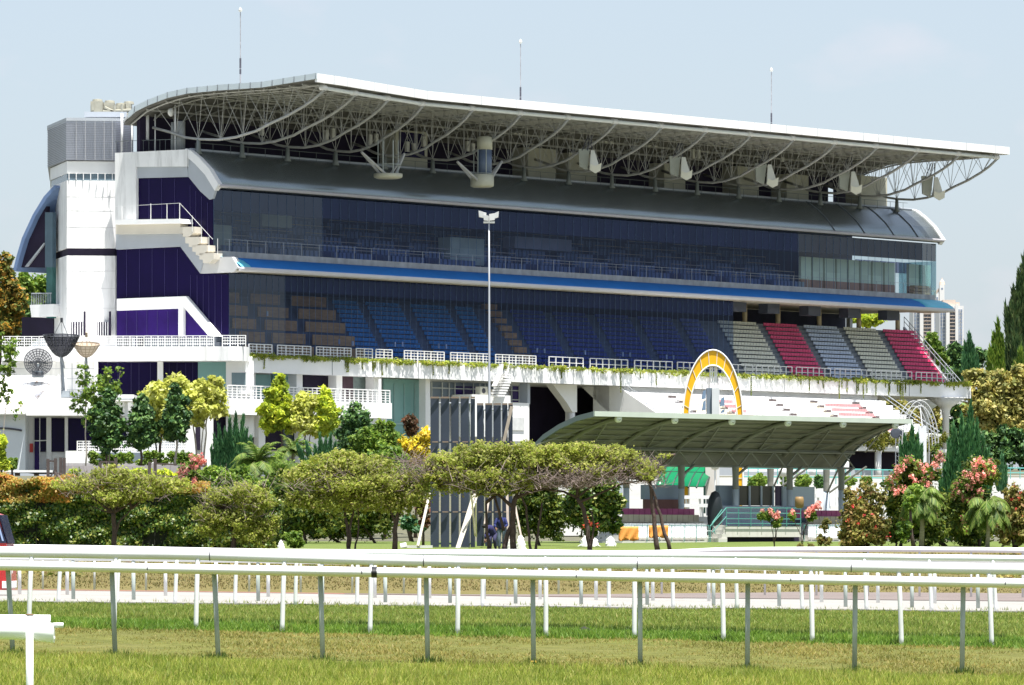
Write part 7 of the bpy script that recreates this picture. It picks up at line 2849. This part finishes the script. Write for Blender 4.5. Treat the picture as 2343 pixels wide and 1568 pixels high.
def palm(lab, x, Y, ytop, ybase, fr_n, L, seed_, group, tr_r=.11, droop=1.0, lab_trunk=None):
    rr = random.Random(seed_)
    gx = XZ(x, Y)
    zb = gz(gx, Y) if ybase is None else ZY(ybase, Y)
    top = W(x, ytop, Y)
    root = thing('palm', lab, 'palm', (gx, Y, zb), group)
    m = MB()
    m.tube([Vector((gx, Y, zb - .05)), Vector((gx + .05, Y, (zb + top.z) / 2)), top], [tr_r * 1.3, tr_r, tr_r * .8], 8)
    part('trunk', m, mat('pale_palm_trunk', (.30, .27, .20), .85, .2, 4, stretch=(1, 1, 6)), root, True)
    vs = []
    rib = MB()
    for i in range(fr_n):
        az = 2 * math.pi * i / fr_n + rr.uniform(-.2, .2)
        el = rr.uniform(-.1, 1.35)
        Lf = L * rr.uniform(.8, 1.15)
        d = Vector((math.cos(az) * math.cos(el), math.sin(az) * math.cos(el), math.sin(el)))
        pts = []
        p = top.copy()
        v_ = d.copy()
        for q in range(9):
            pts.append(p.copy())
            p = p + v_ * (Lf / 8)
            v_ = (v_ + Vector((0, 0, -.19 * droop * (1 + q * .12)))).normalized()
        rib.tube(pts, [.03 - .0028 * q for q in range(9)], 4, cap=False)
        for q in range(1, 9):
            a, b = pts[q - 1], pts[q]
            tng = (b - a).normalized()
            sd = tng.cross(Vector((0, 0, 1)))
            sd = sd.normalized() if sd.length > .05 else Vector((1, 0, 0))
            for w in range(5):
                c = a.lerp(b, w / 5)
                ll = L * .34 * math.sin(min(1, (q + w / 5) / 8.5) * math.pi * .85 + .35) * rr.uniform(.8, 1.1)
                for sg in (-1, 1):
                    dd = (sd * sg * .8 + tng * .55 + Vector((0, 0, -.45 * droop + rr.uniform(-.15, .15)))).normalized()
                    wv_ = tng * .03
                    vs += [c - wv_, c + wv_, c + dd * ll * .6 + wv_ * .7 + Vector((0, 0, -.02)), c + dd * ll]
    o_ = Vector(ROOT[root.name])
    v = np.array([tuple(p - o_) for p in vs])
    raw('fronds', fast_mesh('fronds', v, 4), LM['palm'], root)
    part('frond_ribs', rib, mat('palm_rib', (.16, .18, .05), .7), root)
    return root


PG = 'small palms'
palm('small palm in front of the left pink flowering tree', 2108, 262, 1150, None, 44, 1.6, 1, PG, droop=1.7)
palm('small palm with a pale trunk in front of the tall conifer, rightmost', 2259, 260, 1165, None, 44, 1.65, 2, PG, .09, droop=1.7)
palm('dark palm beneath the spiky conifer, left of centre', 590, 300, 1060, 1200, 24, 1.9, 3, PG, .15)
palm('dark palm just right of the first, with a leaning crown', 640, 302, 1095, 1220, 22, 1.9, 4, PG, .15)
palm('small upright palm behind the pale lime tree stems', 670, 322, 1035, 1110, 20, 1.6, 5, PG, .12)

# pink flowering trees on the right
for lab, bx, Y, es, pts, in (
        ('pink flowering tree left of the tall conifer', 2060, 268, [(2080, 1075, 34, 26), (2050, 1110, 32, 32), (2110, 1090, 38, 30), (2070, 1150, 46, 40), (2060, 1205, 42, 40), (2120, 1200, 45, 45), (2142, 1045, 12, 30)],
         [(2060, 1062), (2070, 1055), (2078, 1052), (2095, 1060), (2048, 1072), (2054, 1078), (2100, 1064), (2108, 1078), (2122, 1075), (2130, 1062), (2140, 1048), (2146, 1040), (2138, 1068), (2128, 1088), (2045, 1088), (2035, 1098), (2030, 1102), (2047, 1094), (2082, 1092), (2090, 1100), (2110, 1100), (2118, 1110), (2055, 1118), (2065, 1122), (2046, 1128), (2075, 1128), (2085, 1120), (2068, 1166), (2075, 1176), (2066, 1185), (2078, 1158), (2096, 1160), (2134, 1180), (2040, 1120), (2062, 1068), (2150, 1052), (2115, 1066)]),
        ('pink flowering tree right of the tall conifer', 2240, 271, [(2235, 1070, 34, 24), (2255, 1085, 34, 34), (2215, 1110, 36, 34), (2200, 1150, 34, 40), (2245, 1160, 42, 50), (2215, 1210, 48, 42)],
         [(2236, 1052), (2242, 1058), (2228, 1056), (2224, 1066), (2262, 1060), (2268, 1070), (2250, 1066), (2256, 1078), (2262, 1088), (2268, 1082), (2246, 1090), (2224, 1084), (2230, 1094), (2215, 1090), (2205, 1096), (2198, 1102), (2184, 1108), (2180, 1118), (2190, 1126), (2178, 1132), (2210, 1114), (2220, 1104), (2236, 1124), (2240, 1130), (2222, 1140), (2216, 1150), (2210, 1146), (2200, 1138), (2198, 1184), (2202, 1190), (2206, 1208), (2209, 1214), (2204, 1085), (2240, 1100), (2232, 1086)])):
    r, _, _ = tree('flowering_tree', lab, 'flowering tree', bx, Y, es, [([(bx, 1258), (bx + 4, 1200), (bx + 8, 1150)], .09, .05), ([(bx - 10, 1256), (bx - 8, 1190)], .05, .03, True)], 90, 14000, .12, 'vine', 'pink flowering trees', fr=(.2, .36))
    blossoms(pts, Y, r, 'pink', .085, 40, .19, dY=-1.25)
    blossoms(pts, Y, r, 'mid', .12, 20, .24, 'young_leaves', dY=-1.1)
tree('shrub', 'dense dark shrubbery filling the shade between the two pink flowering trees', 'shrub', 2165, 274, [(2060, 1170, 32, 62), (2100, 1170, 36, 66), (2150, 1185, 40, 66), (2200, 1190, 36, 60), (2250, 1190, 34, 60)], [], 90, 17000, .12, 'vine', 'dense dark shrubs behind the umbrella trees', fr=(.2, .4), crownname='foliage')
tree('shrub', 'bright green young foliage at the foot of the left pink flowering tree', 'shrub', 2092, 259, [(2082, 1150, 16, 20), (2098, 1120, 14, 16), (2070, 1215, 16, 24)], [], 26, 2600, .10, 'mid', fr=(.25, .45), crownname='foliage')
# small ones on thin stems before the stand
for lab, bx, Y, pts in (('thin pink flowering shrub before the white platform', 1772, 266, [(1762, 1170), (1768, 1178), (1776, 1182), (1778, 1175), (1744, 1168)]),
                        ('thin pink flowering shrub with the largest bloom cluster, in front of the tan urn', 1836, 266, [(1812, 1172), (1846, 1172), (1850, 1165), (1862, 1160), (1868, 1155), (1874, 1150), (1848, 1180), (1872, 1162), (1858, 1168)])):
    r, _, _ = tree('flowering_shrub', lab, 'flowering shrub', bx, Y, [(pts[0][0], pts[0][1] + 8, 9, 13), (pts[2][0] + 3, pts[2][1] + 10, 12, 16), (pts[-1][0], pts[-1][1] + 12, 10, 12)],
                   [([(bx, 1258), (bx - 3, 1225), (pts[0][0] + 2, 1185)], .03, .012), ([(bx, 1240), (bx + 8, 1205), (pts[-1][0], 1185)], .025, .012), ([(bx, 1250), (bx + 2, 1215), (pts[2][0], 1190)], .025, .01)], 22, 900, .10, 'mid', 'thin flowering shrubs', fr=(.3, .5), twigs=8)
    blossoms(pts, Y, r, 'pink', .09, 36, .14, dY=-.4)
for lab, bx, es in (('small leafy seedling on the lawn before the benches', 1885, [(1888, 1200, 9, 18), (1878, 1235, 14, 14), (1892, 1240, 10, 12)]), ('tiny tuft on the lawn left of the seedling', 1830, [(1830, 1252, 6, 6), (1856, 1250, 6, 6)])):
    tree('seedling', lab, 'shrub', bx, 262, es, [], 14, 700, .10, 'shr', fr=(.35, .55), crownname='foliage', trunk_r=(.02, .01))
# bronze flowering shrubs
r, _, _ = tree('bronze_shrub', 'large bronze green shrub with red blooms right of the benches', 'shrub', 1975, 262, [(1960, 1150, 26, 34), (1990, 1130, 20, 30), (1945, 1195, 30, 40), (1985, 1190, 38, 45), (1965, 1225, 48, 28), (2010, 1215, 25, 38), (1942, 1150, 12, 40), (1972, 1120, 8, 30), (2015, 1150, 14, 34)], [], 90, 12000, .105, 'shr', fr=(.22, .4), crownname='foliage')
blossoms([(1965, 1140), (1972, 1180), (1962, 1198), (1938, 1192), (1992, 1178), (2000, 1208), (2026, 1230), (1980, 1222), (2034, 1225), (1948, 1158)], 262, r, 'red', .07, 9, .10)
r, _, _ = tree('bronze_shrub', 'bronze shrub with red blooms at the right frame edge', 'shrub', 2322, 262, [(2320, 1140, 26, 34), (2345, 1150, 26, 40), (2310, 1190, 30, 42), (2340, 1205, 34, 44), (2300, 1225, 20, 28)], [], 70, 9500, .105, 'shr', fr=(.22, .4), crownname='foliage')
blossoms([(2318, 1112), (2328, 1140), (2320, 1165), (2330, 1128), (2335, 1180), (2290, 1178), (2312, 1142)], 262, r, 'red', .07, 9, .10)
# pink bougainvillea by the timber fence
r, _, _ = tree('bougainvillea', 'pink bougainvillea hanging over the timber fence', 'flowering shrub', 440, 322, [(450, 1055, 18, 14), (425, 1080, 20, 20), (410, 1100, 18, 14), (455, 1090, 22, 20)], [], 26, 2600, .12, 'mid', fr=(.3, .5), base_y=1120)
blossoms([(440, 1048), (446, 1052), (452, 1050), (458, 1046), (464, 1048), (468, 1056), (462, 1060), (420, 1070), (414, 1076), (424, 1080), (410, 1082), (430, 1078), (404, 1100), (412, 1104), (418, 1096), (398, 1104), (440, 1066), (448, 1070), (446, 1100), (450, 1108), (456, 1112)], 322, r, 'pink', .12, 26, .2, dY=-.9)
# ball topiary behind the booths
TB = 'clipped topiary balls on the ring wall'
for lab, x, y, w, h in (('widest clipped ball behind the dark glass booth', 1735, 1102, 22, 14), ('clipped ball beside the globe lamp', 1772 + 26, 1100, 10, 13), ('clipped ball with a slanting top above the pale wall', 1836, 1102, 17, 14), ('dark tall clipped ball with a stem, between two posts', 1876, 1104, 12, 16), ('clipped ball right of the last canopy post', 1942, 1100, 15, 9), ('smallest clipped ball further right', 1982, 1100, 12, 9)):
    tree('topiary', lab, 'topiary', x, 344, [(x, y, w, h)], [], 24, 2400, .10, 'dark' if x in (1876,) else 'mid', TB, fr=(.42, .5), crownname='foliage', base_y=1122)

# ---- background trees
tree('orange_tree', 'tree with orange and green leaves behind the left end', 'tree', 5, 560, [(5, 620, 26, 34), (20, 660, 28, 36), (5, 700, 30, 40), (30, 730, 26, 40), (15, 760, 34, 30), (45, 690, 18, 36)], [([(5, 900), (8, 750)], .3, .2)], 90, 8500, .32, 'orange', fr=(.2, .36))
tree('backdrop_tree', 'mid green tree in the gap under the rear shell roof', 'tree', 85, 600, [(60, 660, 30, 34), (95, 655, 30, 30), (75, 700, 36, 40), (105, 700, 20, 40), (60, 745, 24, 30)], [], 70, 7500, .32, 'mid', fr=(.2, .36), trunk_r=(.3, .15))
tree('backdrop_tree', 'very dark tree low behind the left balustrade', 'tree', 40, 575, [(40, 760, 34, 30), (60, 720, 18, 30)], [], 30, 3500, .32, 'dark', fr=(.25, .4), trunk_r=(.3, .15))
RB = 'trees beyond the right end of the grandstand'
tree('broad_tree', 'broad tan green tree just beyond the right end of the podium', 'tree', 2270, 640, [(2240, 885, 44, 34), (2290, 880, 50, 36), (2335, 890, 44, 38), (2270, 935, 66, 48), (2325, 955, 50, 56), (2230, 945, 36, 48), (2262, 868, 26, 22), (2300, 1000, 56, 40), (2350, 900, 40, 60)], [([(2270, 1075), (2270, 960)], .3, .2)], 150, 22000, .34, 'bcol', RB, fr=(.2, .34))
tree('broad_tree', 'dark green mass of trees under the tan one', 'tree', 2300, 665, [(2230, 990, 50, 50), (2290, 1000, 60, 56), (2345, 1000, 40, 60), (2200, 960, 24, 40)], [], 90, 11000, .34, 'dark', RB, fr=(.2, .36), trunk_r=(.3, .2))
tree('broad_tree', 'deep green mass of trees low behind the right conifer', 'tree', 2240, 600, [(2190, 1010, 40, 60), (2240, 1030, 50, 50), (2300, 1030, 50, 46), (2345, 1030, 30, 50), (2185, 930, 18, 30)], [], 90, 12000, .32, 'dark', RB, fr=(.2, .36), trunk_r=(.3, .2))
tree('broad_tree', 'dull green trees between the apartments and the stand', 'tree', 2200, 760, [(2185, 810, 26, 22), (2210, 830, 30, 26), (2235, 820, 24, 26), (2190, 850, 34, 28)], [], 60, 6500, .40, 'dark', RB, fr=(.22, .38), trunk_r=(.3, .2))
tree('broad_tree', 'bushy tree showing through behind the pink seats', 'tree', 2128, 640, [(2132, 775, 12, 14), (2142, 795, 13, 18), (2152, 820, 16, 18)], [], 34, 2400, .34, 'mid', RB, fr=(.22, .38), trunk_r=(.3, .2))
tree('broad_tree', 'light green trees seen through the open upper tier', 'tree', 1990, 650, [(1985, 732, 22, 16), (2010, 728, 14, 14), (1965, 730, 12, 12)], [], 40, 3600, .34, 'lime2', RB, fr=(.22, .38), trunk_r=(.3, .2), base_y=1050)
tree('broad_tree', 'yellow green trees seen under the podium by the lattice arch', 'tree', 2080, 640, [(2040, 925, 26, 26), (2075, 950, 34, 40), (2110, 960, 34, 46), (2060, 990, 30, 36), (2145, 990, 30, 40), (2130, 930, 22, 26)], [], 90, 9500, .34, 'bcol', RB, fr=(.2, .36), trunk_r=(.3, .2))
cypress('pointed green conifer against the sky right of the apartments', [(2218, 768, 9, 870), (2210, 790, 10, 870), (2226, 795, 12, 875), (2234, 815, 10, 880), (2205, 812, 10, 880)], 690, 1060, 2218, 6000, .55, RB, 'cyp')
cypress('taller pointed green conifer left of the giant casuarina', [(2283, 735, 9, 870), (2274, 765, 11, 880), (2292, 770, 12, 880), (2266, 800, 12, 880), (2300, 800, 14, 890), (2285, 790, 18, 890), (2262, 830, 12, 890)], 680, 1060, 2283, 9000, .55, RB, 'mid')
cypress('giant dark casuarina cut by the right frame edge', [(2342, 590, 18, 800), (2330, 625, 16, 820), (2318, 660, 16, 830), (2312, 690, 14, 840), (2300, 700, 10, 840), (2350, 640, 29, 850), (2335, 680, 29, 860), (2322, 740, 27, 870), (2305, 760, 16, 870), (2345, 740, 35, 880), (2360, 620, 32, 860)], 670, 1060, 2345, 24000, .65, RB, 'cas', name='casuarina')
cypress('leafy green conifer top right at the frame edge, lower front', [(2335, 800, 14, 900), (2322, 830, 14, 900), (2345, 830, 16, 900)], 655, 1060, 2338, 4500, .5, RB, 'mid')
# small dead shrub on the bank and weeds
cs_, rs_ = [], []
for q in range(70):
    x = rg.uniform(-10, 2350)
    Yq = rg.uniform(170, 225)
    cs_.append((XZ(x, Yq), Yq, gz(XZ(x, Yq), Yq) + .05))
    rs_.append((rg.uniform(.3, 1.1), .5, .10))
me = fast_mesh('weeds', leaf_array(rg, cs_, rs_, 7000, .09, hollow=.1), 4)
o = raw('weeds', me, LM['shr'])
o['kind'] = 'stuff'
o['label'] = 'low brown weeds scattered on the bank'
o['category'] = 'weeds'
